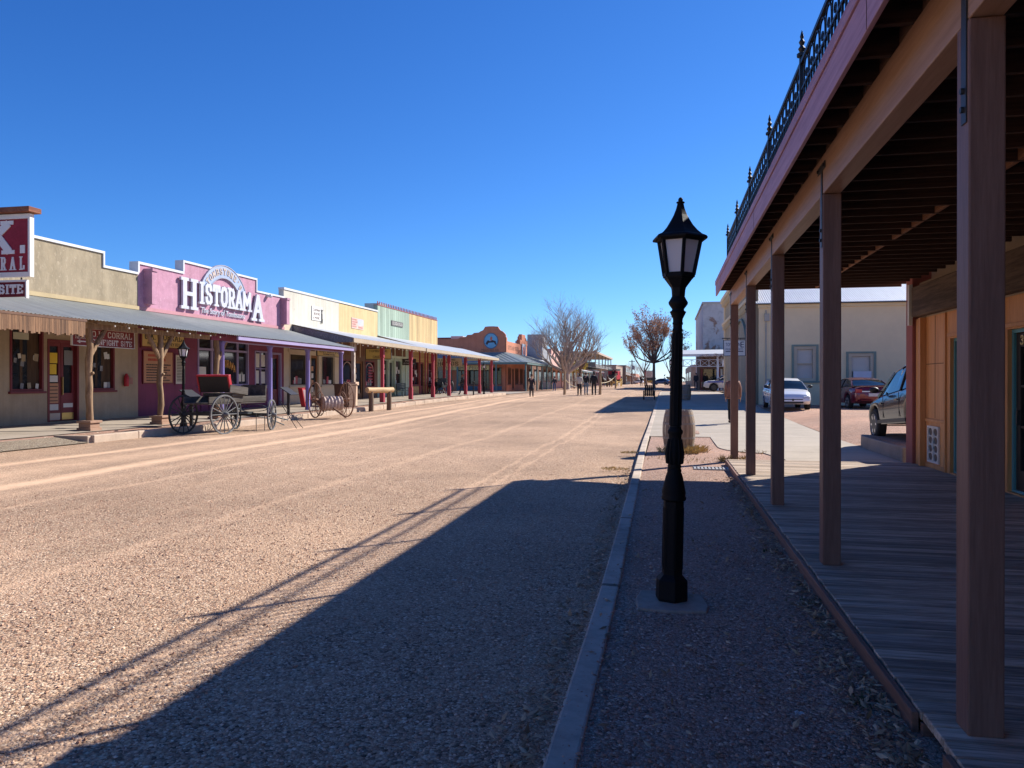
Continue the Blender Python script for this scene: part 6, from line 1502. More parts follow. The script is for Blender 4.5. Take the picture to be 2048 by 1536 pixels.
        for cy in (fy, ry):
            x = s * (hw - .11)
            ty = MB().lathe([(r_w * .62, -.10), (r_w * .92, -.10), (r_w, -.07), (r_w, .07), (r_w * .92, .10), (r_w * .62, .10)], 28, (x, cy, r_w), axis='x'); wh = bld(ty, 'wheel', M_tyre, smooth=True)
            rm = MB().lathe([(.05, s * .085), (r_w * .60, s * .04), (r_w * .66, s * .105)] if s > 0 else [(r_w * .66, -.105), (r_w * .60, -.04), (.05, -.085)], 28, (x, cy, r_w), axis='x')
            rs = MB().lathe([(r_w * .61, s * .09), (r_w * .66, s * .108), (r_w * .67, s * .09)] if s > 0 else [(r_w * .67, -.09), (r_w * .66, -.108), (r_w * .61, -.09)], 28, (x, cy, r_w), axis='x'); rs.f = rs.f[:-2]
            for k in range(6):
                a = 2 * math.pi * k / 6; rs.bar((x + s * .085, cy + .04 * math.cos(a), r_w + .04 * math.sin(a)), (x + s * .095, cy + r_w * .6 * math.cos(a), r_w + r_w * .6 * math.sin(a)), .05, .03, up=(1, 0, 0))
            bld(rm, 'rim', M_wheelwell, wh); bld(rs, 'spokes', rimm or M_alloy, wh)
            MB().lathe([(r_w * .5, -.02), (r_w * .60, .02)], 20, (x, cy, r_w), axis='x').build('brake', M_trim, wh, world=False)
    wi = MB().box(-hw * .80, ry - .5, sill, hw * .80, fy + .5, sill + .3); bld(wi, 'underbody', M_trim)
    z = interp(hood, hl - .05)
    gr = MB().box(-hw * .50, hl - .05, z - .13, hw * .50, hl + .003, z - .085); bld(gr, 'grille', M_trim, bevel=.01)
    gr = MB().box(-hw * .52, hl - .06, sill + .04, hw * .52, hl + .003, sill + .12); bld(gr, 'air_intake', M_trim, bevel=.01)
    return t, bld
carw = plain('car_white', (.74, .75, .77), .3, 0, .5, .8); carr = plain('car_maroon', (.16, .008, .018), .25, .3, .5, 1); carg = plain('car_charcoal', (.013, .016, .022), .22, 0, .4, .35)
HS_ = [(-2.22, .78), (-2.12, .98), (-1.5, 1.03), (.8, .97), (1.15, .93), (1.7, .84), (2.05, .72), (2.22, .55)]
GS_ = [(-1.85, 1.02), (-1.15, 1.34), (-.55, 1.43), (.05, 1.42), (.45, 1.33), (1.2, .93)]
t, bld = car('white compact sedan facing the road, parked by the cream wall', (5.5, 38.35, .31), R(180), carw, 4.44, 1.72, HS_, GS_, (1.33, -1.29), .305, group='cars in the gravel car park')
bld(MB().lathe([(.05, 0), (.05, .012)], 14, (0, 2.215, .47), axis='y'), 'badge', M_trim); bld(MB().bar((-.42, 2.20, .46), (.42, 2.20, .46), .02, .02), 'grille_bar', M_alloy)
t, bld = car('dark red sedan parked nose-in at the cream wall, tail towards the road', (9.0, 39.9, .32), R(6), carr, 4.7, 1.80, [(-2.35, .78), (-2.25, 1.02), (-1.6, 1.08), (.8, .98), (1.2, .94), (1.9, .84), (2.2, .72), (2.35, .56)], [(-1.95, 1.06), (-1.2, 1.36), (-.55, 1.45), (.1, 1.44), (.5, 1.35), (1.3, .94)], (1.42, -1.38), .33, group='cars in the gravel car park')
bld(MB().box(-.55, -2.362, .80, .55, -2.34, .85), 'chrome_strip', M_alloy); bld(MB().box(-.62, -2.30, 1.06, .62, -2.12, 1.09), 'spoiler', carr); bld(MB().box(-.26, -2.365, .60, .26, -2.345, .74), 'number_plate', M_paper)
t, bld = car('dark grey sport utility car half hidden by the porch wall', (5.86, 18.6, .30), R(1.5), carg, 4.52, 1.88, [(-2.26, .9), (-2.15, 1.08), (-1.5, 1.16), (.7, 1.08), (1.1, 1.05), (1.75, .98), (2.1, .84), (2.26, .62)], [(-2.12, 1.12), (-1.85, 1.50), (-1.1, 1.66), (-.1, 1.69), (.45, 1.60), (1.25, 1.06)], (1.36, -1.33), .37, sill=.36, group='cars in the gravel car park', pitch=R(-4.2))
bld(MB().box(-.955, -1.0, .38, -.935, 1.0, .46), 'sill_trim', M_trim)
M_polw = paint('car_silver', (.58, .57, .53), rough=.3, bmp=0, var=.03)
t, bld = car('white and blue police utility car nosing out of the side street', (6.0, 79.4, g(5, 79) - .03), R(90), M_polw, 5.0, 2.0, [(-2.5, 1.0), (-2.4, 1.14), (-1.6, 1.18), (.8, 1.12), (1.2, 1.10), (2.0, 1.04), (2.35, .92), (2.5, .68)], [(-2.3, 1.12), (-2.0, 1.62), (-1.1, 1.76), (-.1, 1.78), (.4, 1.68), (1.35, 1.10)], (1.5, -1.45), .39, sill=.36, rimm=M_trim)
for s in (-1, 1): bld(MB().box(s * 1.0, -2.3, .86, s * 1.008, 2.1, 1.04), 'blue_stripe', plain('police_blue', (.02, .06, .32), .3))
bld(MB().box(-.7, 2.45, .4, .7, 2.6, .95), 'push_bar', M_trim); bld(MB().box(-.6, -.5, 1.79, .6, -.2, 1.88), 'light_bar', plain('police_blue', (.02, .06, .32), .3))
for i, (px_, t_, m_, lab) in enumerate(((1322, 175, plain('car_blue', (.05, .10, .20), .3), 'distant blue car parked beyond the russet tree'), (1276, 300, carw, 'distant white car at the end of the street'))):
    dx, dy = dirx(px_); car(lab, (dx * t_, dy * t_, .82), R(70), m_, 4.44, 1.72, HS_, GS_, (1.33, -1.29), .305, name='distant_car')

# ================================================================== coaches and horses
M_cred = paint('coach_red', (.36, .025, .03), rough=.5); M_cyel = paint('coach_yellow', (.60, .42, .12), rough=.6)
def coach(label, loc, rz, sgn=False):
    t = thing('stagecoach', loc, label, 'coach'); t.rotation_euler = (0, 0, rz); ROOT[t.name] = Vector((0, 0, 0)); b = lambda mb, nm, m, p=t, **k: mb.build(nm, m, p, world=False, **k)
    b(MB().prism([(-1.1, 1.25), (1.1, 1.25), (1.35, 1.9), (1.3, 2.7), (-1.3, 2.7), (-1.35, 1.9)], lambda u, v, d: (d, u, v), -.75, .75), 'body', M_cred, bevel=.04)
    b(MB().box(-.72, -.9, 2.72, .72, 1.2, 2.82).box(-.75, -1.25, 2.82, -.7, 1.2, 3.05).box(.7, -1.25, 2.82, .75, 1.2, 3.05), 'roof_rack', M_wag)
    for (x, y, r_) in ((.85, -1.2, .75), (-.85, -1.2, .75), (.8, 1.5, .55), (-.8, 1.5, .55)): add_wheel(t, (x, y, r_), r_, M_cyel, n=14, sp=.03, rimw=.07)
    b(MB().box(-.08, -1.5, .65, .08, 2.4, .8).box(-.85, -1.25, .7, .85, -1.15, .8).box(-.8, 1.45, .5, .8, 1.55, .6).box(-.6, -1.3, .8, .6, 1.6, .95), 'undercarriage', M_cyel)
    b(MB().box(-.7, 1.3, 1.9, .7, 1.9, 2.05).box(-.7, 1.85, 1.3, .7, 1.92, 1.95), 'driver_seat', M_wag); b(MB().box(-.7, -1.9, 1.0, .7, -1.4, 1.8), 'rear_boot', M_wag)
    for s in (-1, 1): b(MB().box(s * .752, -.45, 1.4, s * .765, .45, 2.6), 'door', M_redpaint); b(MB().box(s * .753, .6, 2.05, s * .766, 1.1, 2.55).box(s * .753, -1.1, 2.05, s * .766, -.6, 2.55), 'window', M_dark)
    if sgn:
        pn = b(MB().box(-.62, -1.95, 1.55, .62, -1.92, 2.7), 'back_panel', M_paper); mm = MB(); lines(mm, Face('-y', -1.951), -.55, .55, 1.65, 2.6, 6, .0, 4); mm.build('printing', M_adobed, pn, world=False)
    return t
dx, dy = dirx(1222); T = 128; cx, cy = dx * T, dy * T
coach('red stagecoach behind its horses in the middle of the far street', (cx + .3, cy + 4, g(cx, cy) + .02), R(168))
dx, dy = dirx(1298); T = 146
coach('red coach with a white printed panel on its back at the far right kerb', (dx * T, dy * T, .82), R(4), True)
def skin(name, V, E, mat, par, root, lv=1):
    me = bpy.data.meshes.new(name); bm = bmesh.new(); sl = bm.verts.layers.skin.verify(); d = {}
    for k, (p, r_) in V.items():
        v = bm.verts.new(p); rr = r_ if hasattr(r_, '__len__') else (r_, r_); v[sl].radius = rr; v[sl].use_root = (k == root); d[k] = v
    for a, b in E: bm.edges.new((d[a], d[b]))
    bm.to_mesh(me); bm.free(); me.materials.append(mat)
    o = bpy.data.objects.new(name, me); COL.objects.link(o); o.parent = par
    s = o.modifiers.new('Skin', 'SKIN'); s.use_smooth_shade = True
    if lv: u = o.modifiers.new('Subdivision', 'SUBSURF'); u.levels = lv; u.render_levels = lv
    return o
def horse(label, loc, rz, mat):
    t = thing('horse', loc, label, 'horse', 'stagecoach horses', rz)
    V = {'rump': ((0, -.75, 1.22), .27), 'belly': ((0, 0, 1.12), .29), 'chest': ((0, .55, 1.15), .29), 'neck0': ((0, .85, 1.45), (.15, .2)), 'neck1': ((0, 1.1, 1.8), (.11, .14)), 'poll': ((0, 1.2, 2.0), .11), 'face': ((0, 1.42, 1.78), .085), 'muz': ((0, 1.56, 1.58), .065), 'tail0': ((0, -1.02, 1.3), .05), 'tail1': ((0, -1.15, .95), .06), 'tail2': ((0, -1.17, .6), .03)}
    E = [('rump', 'belly'), ('belly', 'chest'), ('chest', 'neck0'), ('neck0', 'neck1'), ('neck1', 'poll'), ('poll', 'face'), ('face', 'muz'), ('rump', 'tail0'), ('tail0', 'tail1'), ('tail1', 'tail2')]
    for s, n in ((-1, 'l'), (1, 'r')):
        V.update({n + 'ear': ((s * .07, 1.18, 2.16), .022), n + 'f0': ((s * .17, .58, .95), .12), n + 'f1': ((s * .17, .6, .55), .06), n + 'f2': ((s * .17, .58, .15), .045), n + 'f3': ((s * .17, .64, .04), .06),
                  n + 'h0': ((s * .17, -.68, .95), .15), n + 'h1': ((s * .18, -.88, .58), .07), n + 'h2': ((s * .18, -.8, .15), .045), n + 'h3': ((s * .18, -.74, .04), .06)})
        E += [('poll', n + 'ear'), ('chest', n + 'f0'), (n + 'f0', n + 'f1'), (n + 'f1', n + 'f2'), (n + 'f2', n + 'f3'), ('rump', n + 'h0'), (n + 'h0', n + 'h1'), (n + 'h1', n + 'h2'), (n + 'h2', n + 'h3')]
    skin('body', V, E, mat, t, 'belly')
    mb = MB().lathe([(.27, -.03), (.275, .03)], 16, (0, .38, 1.14), axis='y'); mb.f = mb.f[:-2]; mb.build('harness', M_cyel, t, world=False)
dx, dy = dirx(1208); horse('dark horse on the left of the stagecoach team', (dx * 124, dy * 124, g(-9, 124)), R(170), plain('horse_dark', (.022, .016, .014), .6))
dx, dy = dirx(1219); horse('brown horse on the right of the stagecoach team', (dx * 124, dy * 124, g(-9, 124)), R(168), plain('horse_brown', (.07, .03, .018), .6))

# ================================================================== people
M_skin = plain('skin', (.45, .26, .19), .55); 
def person(label, loc, rz, h=1.75, jacket=(.05, .05, .06), trousers=(.03, .035, .05), hair=(.05, .035, .03), stride=.12, coat=0, hat=None, arms=(.1, -.1), bulk=1.0, shoes=(.03, .025, .02), raise_r=False, vest=None):
    t = thing('person', loc, label, 'person', None, rz); k = h / 1.75; t.scale = (k, k, k); s_ = stride
    V = {'pelvis': ((0, 0, .96), (.135, .10)), 'waist': ((0, .01, 1.12), (.125, .095)), 'chest': ((0, .0, 1.32), (.16, .105)), 'neck0': ((0, -.005, 1.46), .065), 'neck1': ((0, .01, 1.53), .052), 'jaw': ((0, .035, 1.575), (.055, .07)), 'head': ((0, .02, 1.655), (.072, .09)), 'crown': ((0, .01, 1.715), (.055, .07)), 'nose': ((0, .115, 1.63), .012)}
    E = [('pelvis', 'waist'), ('waist', 'chest'), ('chest', 'neck0'), ('neck0', 'neck1'), ('neck1', 'jaw'), ('jaw', 'head'), ('head', 'crown'), ('head', 'nose')]
    JV = {'pelvis': ((0, 0, .90), (.165 * bulk, .13 * bulk)), 'waist': ((0, .01, 1.1), (.165 * bulk, .125 * bulk)), 'chest': ((0, 0, 1.31), (.185 * bulk, .13 * bulk)), 'neck0': ((0, -.005, 1.455), .085)}; JE = [('pelvis', 'waist'), ('waist', 'chest'), ('chest', 'neck0')]
    if coat: JV['hem'] = ((0, 0, .90 - coat * .5), (.24, .21)); JV['hem2'] = ((0, 0, .90 - coat), (.29, .26)); JE += [('pelvis', 'hem'), ('hem', 'hem2')]
    TV = {'pelvis': ((0, 0, .99), (.145, .115))}; TE = []
    SV = []
    for s, n, sw, ar in ((-1, 'l', s_, arms[0]), (1, 'r', -s_, arms[1])):
        sh = Vector((s * .185, -.01, 1.415)); el = Vector((s * .245, -.03 + ar * .6, 1.13)); wr = Vector((s * .25, .06 + ar * 1.2, .90))
        if raise_r and s > 0: el = Vector((.33, .16, 1.3)); wr = Vector((.30, .38, 1.45))
        dr = (wr - el).normalized(); hd = wr + dr * .05; sid = Vector((0, 1, 0)) - dr * dr.y; sid.normalize()
        V.update({n + 'sh': (sh, .062), n + 'el': (el, .044), n + 'wr': (wr, .03), n + 'hd': (hd, (.036, .02))}); E += [('chest', n + 'sh'), (n + 'sh', n + 'el'), (n + 'el', n + 'wr'), (n + 'wr', n + 'hd')]
        for q in range(4):
            b = hd + sid * (.027 - .018 * q) + dr * .03; f = b + dr * (.05, .06, .055, .042)[q]; tp = f + dr * .025 + Vector((-s * .012, 0, 0))
            V.update({f'{n}f{q}a': (b, .0085), f'{n}f{q}b': (f, .008), f'{n}f{q}c': (tp, .007)}); E += [(n + 'hd', f'{n}f{q}a'), (f'{n}f{q}a', f'{n}f{q}b'), (f'{n}f{q}b', f'{n}f{q}c')]
        th = hd + sid * .04; V.update({n + 'ta': (th, .010), n + 'tb': (th + dr * .04 + sid * .012, .009)}); E += [(n + 'hd', n + 'ta'), (n + 'ta', n + 'tb')]
        JV.update({n + 'sh': (sh, .085 * bulk), n + 'el': (el, .066), n + 'wr': (wr - dr * .02, .046)}); JE += [('chest', n + 'sh'), (n + 'sh', n + 'el'), (n + 'el', n + 'wr')]
        hp = Vector((s * .095, 0, .9)); kn = Vector((s * .11, sw * .55 + .04, .50)); an = Vector((s * .11, sw, .085 + abs(min(0, sw)) * .15)); to = an + Vector((s * .02, .15, -.045))
        V.update({n + 'hp': (hp, .085), n + 'kn': (kn, .056), n + 'an': (an, .038), n + 'to': (to, .035)}); E += [('pelvis', n + 'hp'), (n + 'hp', n + 'kn'), (n + 'kn', n + 'an'), (n + 'an', n + 'to')]
        TV.update({n + 'hp': (hp, .10), n + 'kn': (kn, .074), n + 'an': (an, .066)}); TE += [('pelvis', n + 'hp'), (n + 'hp', n + 'kn'), (n + 'kn', n + 'an')]
        SV.append((n, an, to))
    skin('body', V, E, M_skin, t, 'pelvis')
    def cm(nm, c): return paint(f'{nm}_{c[0]:.2f}_{c[1]:.2f}_{c[2]:.2f}', c, rough=.85, var=.2, scale=6, bmp=.2)
    skin('coat' if coat else 'jacket', JV, JE, cm('cloth', jacket), t, 'waist'); skin('trousers', TV, TE, cm('cloth', trousers), t, 'pelvis')
    for n, an, to in SV: skin('shoe', {'a': (an - Vector((0, .03, .02)), .066), 'b': (an + Vector((0, .06, -.03)), .062), 'c': (to + Vector((0, .01, .01)), .056)}, [('a', 'b'), ('b', 'c')], cm('leather', shoes), t, 'a')
    hb = MB().ball((0, -.012, 1.69), (.088, .105, .085), 14, 9); hb.ball((0, -.06, 1.63), (.075, .055, .09), 12, 8); hb.build('hair', cm('hair', hair), t, world=False, smooth=True)
    for s in (-1, 1): MB().ball((s * .086, .01, 1.635), (.012, .022, .032), 8, 6).build('ear', M_skin, t, world=False, smooth=True); MB().ball((s * .032, .098, 1.655), .012, 8, 6).build('eye', M_dark, t, world=False)
    MB().box(-.025, .098, 1.588, .025, .112, 1.597).build('mouth', plain('lips', (.30, .12, .10), .6), t, world=False)
    if hat:
        hm = MB().lathe([(.09, 1.715), (.098, 1.72), (.085, 1.79), (.05, 1.81)], 16) if hat[1] == 'cap' else MB().lathe([(.17, 1.715), (.175, 1.722), (.10, 1.728), (.095, 1.80), (.06, 1.825)], 16)
        if hat[1] == 'cap': hm.obox((0, .13, 1.725), (.07, 0, 0), (0, .06, -.01), (0, 0, .008))
        hm.build('hat', cm('hat', hat[0]), t, world=False, smooth=True)
    return t
def at(px_, X, dz=0): y, t_ = onX(px_, X); return (X, y, g(X, y) + dz)
def att(px_, T, dz=0): dx, dy = dirx(px_); return (dx * T, dy * T, g(dx * T, dy * T) + dz)
AW = R(11)
person('person in a brown jacket and black trousers walking away behind the end porch post', att(1466, 27.8, .022), R(-6), 1.76, (.235, .11, .075), (.012, .012, .014), bulk=1.6, stride=.10, arms=(.05, .02), hair=(.03, .02, .018))
person('person in a long dark coat and hat standing at the left edge of the road', att(1063, 60, -.03), R(200), 1.70, (.035, .03, .034), (.03, .03, .035), coat=.42, stride=.03, hat=((.03, .025, .025), 'brim'), raise_r=True, shoes=(.05, .03, .02))
person('person in a dark top and blue jeans outside the far grey shop', att(1109, 92, -.02), R(30), 1.75, (.03, .035, .04), (.07, .12, .2), stride=.05, shoes=(.6, .6, .6))
person('person in a cream jacket and black trousers with back turned, left of three', att(1159, 60.5, -.03), R(10), 1.70, (.60, .54, .44), (.022, .022, .03), stride=.06, bulk=1.12)
person('person in a black jacket, jeans and pale cap, middle of three', att(1172, 61.5, -.03), R(-8), 1.80, (.02, .02, .024), (.12, .17, .26), stride=.08, hat=((.55, .5, .45), 'cap'))
person('person all in black with a dark cap, right of three', att(1188, 60.5, -.03), R(12), 1.80, (.018, .018, .02), (.02, .02, .022), stride=.07, bulk=1.2, hat=((.02, .02, .02), 'cap'))
person('person in a black top walking under the red-posted porch', att(925, 66, .13), R(100), 1.75, (.02, .018, .02), (.035, .04, .05), stride=.22, hair=(.25, .12, .07), arms=(.15, -.2))
person('person in dark blue clothes standing under the lattice porch', att(1392, 85.5, .02), R(160), 1.85, (.018, .022, .035), (.015, .018, .03), stride=.02, bulk=1.15)
person('person in black standing in the doorway right of the one in dark blue', att(1411, 86.5, .05), R(180), 1.8, (.012, .012, .014), (.012, .012, .014), stride=.02, bulk=1.3)
person('tiny person in dark clothes beside the far red coach', att(1283, 150, 0), R(30), 1.75, (.025, .025, .03), (.03, .03, .04), stride=.1)
person('tiny person in a pink shirt walking beyond the stagecoach', att(1235, 150, .0), R(30), 1.72, (.55, .22, .22), (.03, .03, .05), stride=.1)
person('tiny person in black walking beside the pink-shirted one', att(1232, 152, .0), R(20), 1.72, (.02, .02, .022), (.03, .03, .05), stride=.1)
def seated(label, loc, rz, jc):
    t = thing('person', loc, label, 'person', None, rz); k = 1
    V = {'pelvis': ((0, 0, .08), (.13, .1)), 'chest': ((0, -.02, .44), (.15, .1)), 'neck': ((0, 0, .62), .055), 'head': ((0, .02, .76), (.072, .09)), 'crown': ((0, .01, .83), .05)}; E = [('pelvis', 'chest'), ('chest', 'neck'), ('neck', 'head'), ('head', 'crown')]
    JV = {'pelvis': ((0, 0, .05), (.16, .12)), 'chest': ((0, -.02, .44), (.18, .12)), 'neck': ((0, -.01, .56), .08)}; JE = [('pelvis', 'chest'), ('chest', 'neck')]; TV = {'pelvis': ((0, 0, .08), (.15, .12))}; TE = []
    for s, n in ((-1, 'l'), (1, 'r')):
        for (A, r0, r1, r2) in ((V, .06, .042, .03), (JV, .08, .062, .045)): A.update({n + 'sh': ((s * .19, -.02, .53), r0), n + 'el': ((s * .24, .08, .28), r1), n + 'wr': ((s * .12, .3, .24), r2)})
        for Q in (E, JE): Q += [('chest', n + 'sh'), (n + 'sh', n + 'el'), (n + 'el', n + 'wr')]
        for (A, r0, r1, r2) in ((V, .08, .055, .038), (TV, .095, .07, .06)): A.update({n + 'hp': ((s * .1, .05, .06), r0), n + 'kn': ((s * .12, .45, .08), r1), n + 'an': ((s * .12, .5, -.34), r2)})
        for Q in (E, TE): Q += [('pelvis', n + 'hp'), (n + 'hp', n + 'kn'), (n + 'kn', n + 'an')]
    skin('body', V, E, M_skin, t, 'pelvis'); skin('jacket', JV, JE, plain('jk%.2f' % jc[0], jc, .8), t, 'pelvis'); skin('trousers', TV, TE, plain('seat_trousers', (.02, .02, .025), .8), t, 'pelvis')
    MB().lathe([(.19, .83), (.19, .84), (.1, .845), (.095, .92), (.06, .94)], 14).build('hat', plain('driver_hat', (.03, .025, .022), .8), t, world=False)
seated('coach driver in black with a brimmed hat on the stagecoach seat', (cx + .2, cy + 2.6, g(cx, cy) + 2.07), R(170), (.02, .018, .02)); seated('coach passenger in red beside the driver on the stagecoach', (cx + .75, cy + 2.5, g(cx, cy) + 2.07), R(165), (.35, .03, .04))

# ================================================================== poles
o = thing('utility_pole', (0, 0, 0), 'thin wooden utility pole with a transformer at the street end', 'pole'); p = att(1264, 255); o.location = p; ROOT[o.name] = Vector((0, 0, 0))
MB().tube([(0, 0, 0), (0, 0, 8.2)], [.22, .16], 8).build('shaft', M_bark2, o, world=False); MB().box(-1, -.06, 7.5, 1, .06, 7.7).build('crossarm', M_bark2, o, world=False); MB().lathe([(.5, 4.9), (.55, 5.0), (.55, 6.1), (.5, 6.2)], 12, (.4, 0, 0)).build('transformer', paint('grey_can', (.25, .26, .27)), o, world=False)
o = thing('arm_lamp', (0, 0, 0), 'tall grey arm lamp standing beyond the balcony saloon', 'street lamp'); p = att(1210, 190); o.location = p; ROOT[o.name] = Vector((0, 0, 0))
MB().tube([(0, 0, 0), (0, 0, 6.0), (.1, 0, 6.3), (.9, 0, 6.4)], .07, 6).build('shaft', paint('grey_pole', (.2, .2, .2)), o, world=False); MB().box(.7, -.1, 6.33, 1.3, .1, 6.45).build('lamp_head', M_iron, o, world=False)
o = thing('drain_grate', (.8, 14.6, 0), 'small pale slotted drain grate in the gravel by the porch end post', 'grate'); b = MB()
for k in range(12): b.box(.48 + k * .065, 14.38, -.02, .52 + k * .065, 14.72, .014)
b.box(.46, 14.36, -.02, 1.26, 14.38, .016).box(.46, 14.72, -.02, 1.26, 14.74, .016); b.build('grating', paint('galvanised', (.42, .40, .37), rough=.5, metal=.4), o)

# ================================================================== loose gravel, leaves, grass
def stone_field(name, mat, regions, label, seed):
    r_ = random.Random(seed); mb = MB()
    for (x0, x1, y0, y1, n, s0, s1, zf) in regions:
        for k in range(n):
            y = y0 + (y1 - y0) * r_.random() ** 1.7; x = r_.uniform(x0, x1); s = s0 + (s1 - s0) * r_.random() ** 3; z = zf(x, y) + s * .15
            a = r_.uniform(0, 6.28); ca, sa = math.cos(a), math.sin(a); sx, sy, sz = s * r_.uniform(.8, 1.3), s * r_.uniform(.6, 1), s * r_.uniform(.4, .75)
            P = lambda u, v, w: (x + ca * u - sa * v, y + sa * u + ca * v, z + w)
            v = [P(sx, 0, .2 * sz), P(sx * .35, sy, .1 * sz), P(-sx * .8, sy * .6, 0), P(-sx, -sy * .3, .15 * sz), P(sx * .1, -sy, 0), P(sx * .2, .1 * sy, sz), P(-sx * .4, 0, sz * .85)]
            mb.add(v, [(0, 1, 5), (1, 2, 6), (1, 6, 5), (2, 3, 6), (3, 4, 6), (4, 0, 5), (4, 5, 6)])
    o = mb.build(name, mat, keep=False); tag(o, label, 'gravel', kind='stuff'); return o
M_stones = rand_island('loose_stones', [(.17, .09, .06), (.56, .33, .21), (.38, .19, .125), (.74, .52, .36), (.27, .16, .12), (.62, .37, .24), (.84, .64, .47)])
M_stones2 = rand_island('verge_stones', [(.19, .11, .085), (.46, .27, .19), (.34, .17, .12), (.60, .43, .32), (.26, .16, .12), (.72, .56, .44)])
stone_field('gravel_stones', M_stones, [(-7.5, -.75, 2.0, 9.5, 20000, .0045, .014, zroad), (-9, -.75, 6, 16, 8000, .006, .014, zroad)], 'loose mixed gravel stones on the near part of the road', 4)
stone_field('verge_stones', M_stones2, [(-.52, 1.08, 2.4, 8, 12000, .004, .014, lambda x, y: .012 if x < kx(y) + .14 else 0), (-.55, 1.1, 7, 15, 3500, .005, .012, lambda x, y: .012 if x < kx(y) + .14 else 0)], 'loose gravel stones on the shaded verge beside the boardwalk', 6)
r_ = random.Random(12); mb = MB()
for k in range(2600):
    q = r_.random()
    if q < .55: y = 2.6 + 10.5 * r_.random() ** 1.4; x = 1.075 - abs(r_.gauss(0, .11)) * (1.5 if y < 5 else 1); z = .01
    elif q < .85: y = 3.0 + 12 * r_.random() ** 1.2; x = kx(y) - .06 - abs(r_.gauss(0, .10)); z = zroad(x, y) + .006
    else: y = r_.uniform(2.6, 12); x = r_.uniform(-.45, 1.05); z = .008
    s = r_.uniform(.014, .04); u = Vector((r_.uniform(-1, 1), r_.uniform(-1, 1), r_.uniform(-.25, .35))).normalized(); w = u.cross(Vector((r_.uniform(-.4, .4), r_.uniform(-.4, .4), 1))).normalized(); c = Vector((x, y, z + s * .3 + .012 * r_.random()))
    b = Vector((0, 0, s * r_.uniform(.1, .5)))
    mb.add([c - u * s, c - u * s * .2 + w * s * .42, c + u * s, c - u * s * .2 - w * s * .42, c + b * .5], [(0, 1, 4), (1, 2, 4), (2, 3, 4), (3, 0, 4)])
o = mb.build('fallen_leaves', rand_island('leaf_litter', [(.34, .22, .13), (.52, .36, .22), (.20, .13, .08), (.64, .48, .31), (.40, .23, .13), (.16, .11, .07)]), keep=True); tag(o, 'dry fallen leaves gathered along the boardwalk edge and kerb', 'leaves', kind='stuff')
M_straw = rand_island('dry_grass', [(.50, .36, .13), (.62, .46, .20), (.36, .26, .10), (.55, .42, .22)])
def tuft(name, label, spots, seed, mat=M_straw):
    r_ = random.Random(seed); mb = MB()
    for (cx_, cy_, rad, n, h) in spots:
        for k in range(n):
            a = r_.uniform(0, 6.28); q = rad * math.sqrt(r_.random()); x = cx_ + q * math.cos(a); y = cy_ + q * math.sin(a); hh = h * r_.uniform(.4, 1); ln = Vector((r_.gauss(0, .5), r_.gauss(0, .5), 1)).normalized() * hh; sd = Vector((-ln.y, ln.x, .001)).normalized() * .006; b = Vector((x, y, g(x, y) - .01))
            mb.add([b - sd, b + sd, b + ln * .6 + sd * .7, b + ln + Vector((ln.x, ln.y, 0)) * .4, b + ln * .6 - sd * .7], [(0, 1, 2, 3, 4)])
    o = mb.build(name, mat, keep=True); tag(o, label, 'grass', kind='stuff')
tuft('dry_grass', 'yellow dry grass tufts round the oak barrel and the end porch post', [(.42, 17.65, .30, 260, .26), (-.02, 17.8, .2, 90, .2), (.65, 17.95, .25, 150, .22), (1.12, 15.9, .12, 70, .2), (1.5, 15.85, .14, 80, .2), (1.9, 18, .3, 60, .1), (.3, 16.2, .8, 160, .06), (-.95, 14.2, .25, 200, .05), (-.85, 17.5, .2, 140, .06)], 3)
tuft('weeds', 'low green weeds growing along the boardwalk edge', [(1.0, 4.1, .12, 40, .07), (1.02, 5.9, .08, 24, .06), (1.0, 3.2, .12, 40, .08), (.98, 7.6, .1, 20, .05)], 8, rand_island('weed_green', [(.05, .07, .03), (.09, .10, .05), (.16, .14, .07)]))
for i, (x, y, s, z0, lab) in enumerate(((.62, 3.86, .022, 0, 'crumpled white paper scrap on the gravel midway along the verge'), (.93, 3.15, .045, 0, 'pale flattened paper scrap by the boardwalk edge'), (1.06, 3.22, .05, .0, 'white paper scrap caught in the notch of the boardwalk'), (.93, 3.0, .016, 0, 'tiny white paper ball below the other scraps'), (-1.72, 6.1, .02, -.05, 'tiny pale scrap on the shaded road'))):
    r_ = random.Random(i); mb = MB(); n = 4; vs = []
    for a in range(n + 1):
        for b in range(n + 1): vs.append((x + s * (a / n - .5) * 2 + r_.gauss(0, s * .1), y + s * (b / n - .5) * 1.3 + r_.gauss(0, s * .1), z0 + .015 + abs(r_.gauss(0, s * .3))))
    fs = [(a * (n + 1) + b, a * (n + 1) + b + 1, (a + 1) * (n + 1) + b + 1, (a + 1) * (n + 1) + b) for a in range(n) for b in range(n)]
    o = mb.add(vs, fs).build('paper_scrap', M_paper, keep=True, smooth=True); tag(o, lab, 'litter')
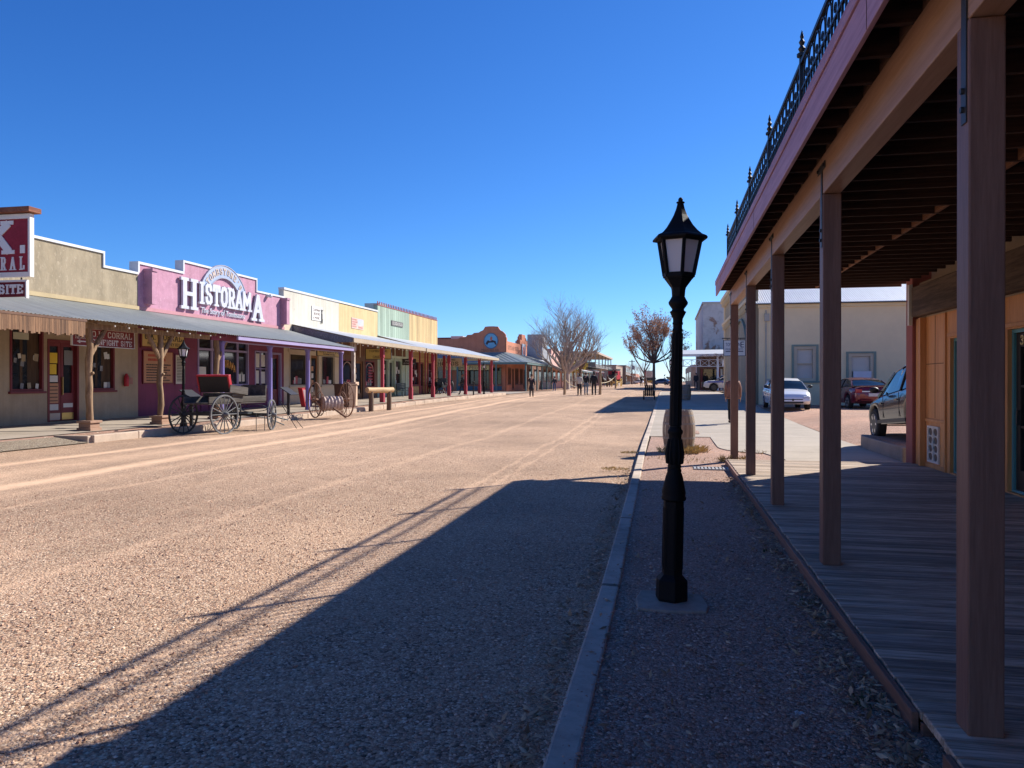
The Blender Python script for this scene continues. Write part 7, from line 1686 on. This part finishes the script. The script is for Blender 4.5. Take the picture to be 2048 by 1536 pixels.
o = MB().tube([(.50, 2.78, .012), (.545, 2.75, .012)], .004, 8).build('cigarette_end', M_paper); tag(o, 'cigarette end lying on the near verge gravel', 'litter')

# ================================================================== light, sky, camera
AZ, EL = R(42.0), R(35.5)
sun = bpy.data.lights.new('sun', 'SUN'); sun.energy = 4.6; sun.angle = R(.53); sun.color = (1.0, .95, .87)
so = bpy.data.objects.new('sun', sun); COL.objects.link(so)
dv = Vector((math.sin(AZ) * math.cos(EL), math.cos(AZ) * math.cos(EL), math.sin(EL)))
so.rotation_euler = dv.to_track_quat('Z', 'Y').to_euler(); so.location = (20, 20, 30)
wd = bpy.data.worlds.new('World'); scene.world = wd; wd.use_nodes = True; nt = wd.node_tree; bg = nt.nodes['Background']
sk = nt.nodes.new('ShaderNodeTexSky'); sk.sky_type = 'NISHITA'; sk.sun_disc = False; sk.sun_elevation = EL; sk.sun_rotation = AZ
sk.altitude = 1400; sk.air_density = 1.0; sk.dust_density = .25; sk.ozone_density = 3.0
sp_ = nt.nodes.new('ShaderNodeSeparateColor'); L(nt, sk.outputs[0], sp_.inputs[0]); cb_ = nt.nodes.new('ShaderNodeCombineColor')
for i_, (k_, e_) in enumerate(((.195, 1.5), (.458, 1.2), (.98, 1.0))): L(nt, mth(nt, 'MULTIPLY', mth(nt, 'POWER', sp_.outputs[i_], e_), k_), cb_.inputs[i_])      # a deep, clear desert-winter blue
L(nt, cb_.outputs[0], bg.inputs[0]); bg.inputs[1].default_value = .092
cam = bpy.data.cameras.new('camera'); co = bpy.data.objects.new('camera', cam); COL.objects.link(co); scene.camera = co
cam.sensor_width = 36; cam.lens = F / 2048 * 36; cam.clip_start = .05; cam.clip_end = 5000
co.location = (0, 0, 1.6); co.rotation_euler = (R(90 - .186), 0, math.asin(SY))
vs_ = scene.view_settings; vs_.view_transform = 'Standard'; vs_.look = 'None'; vs_.gamma = 1; vs_.use_curve_mapping = False; vs_.exposure = .86
scene.render.engine = 'CYCLES'; scene.cycles.use_denoising = True
scene.cycles.max_bounces = 8; scene.cycles.diffuse_bounces = 4
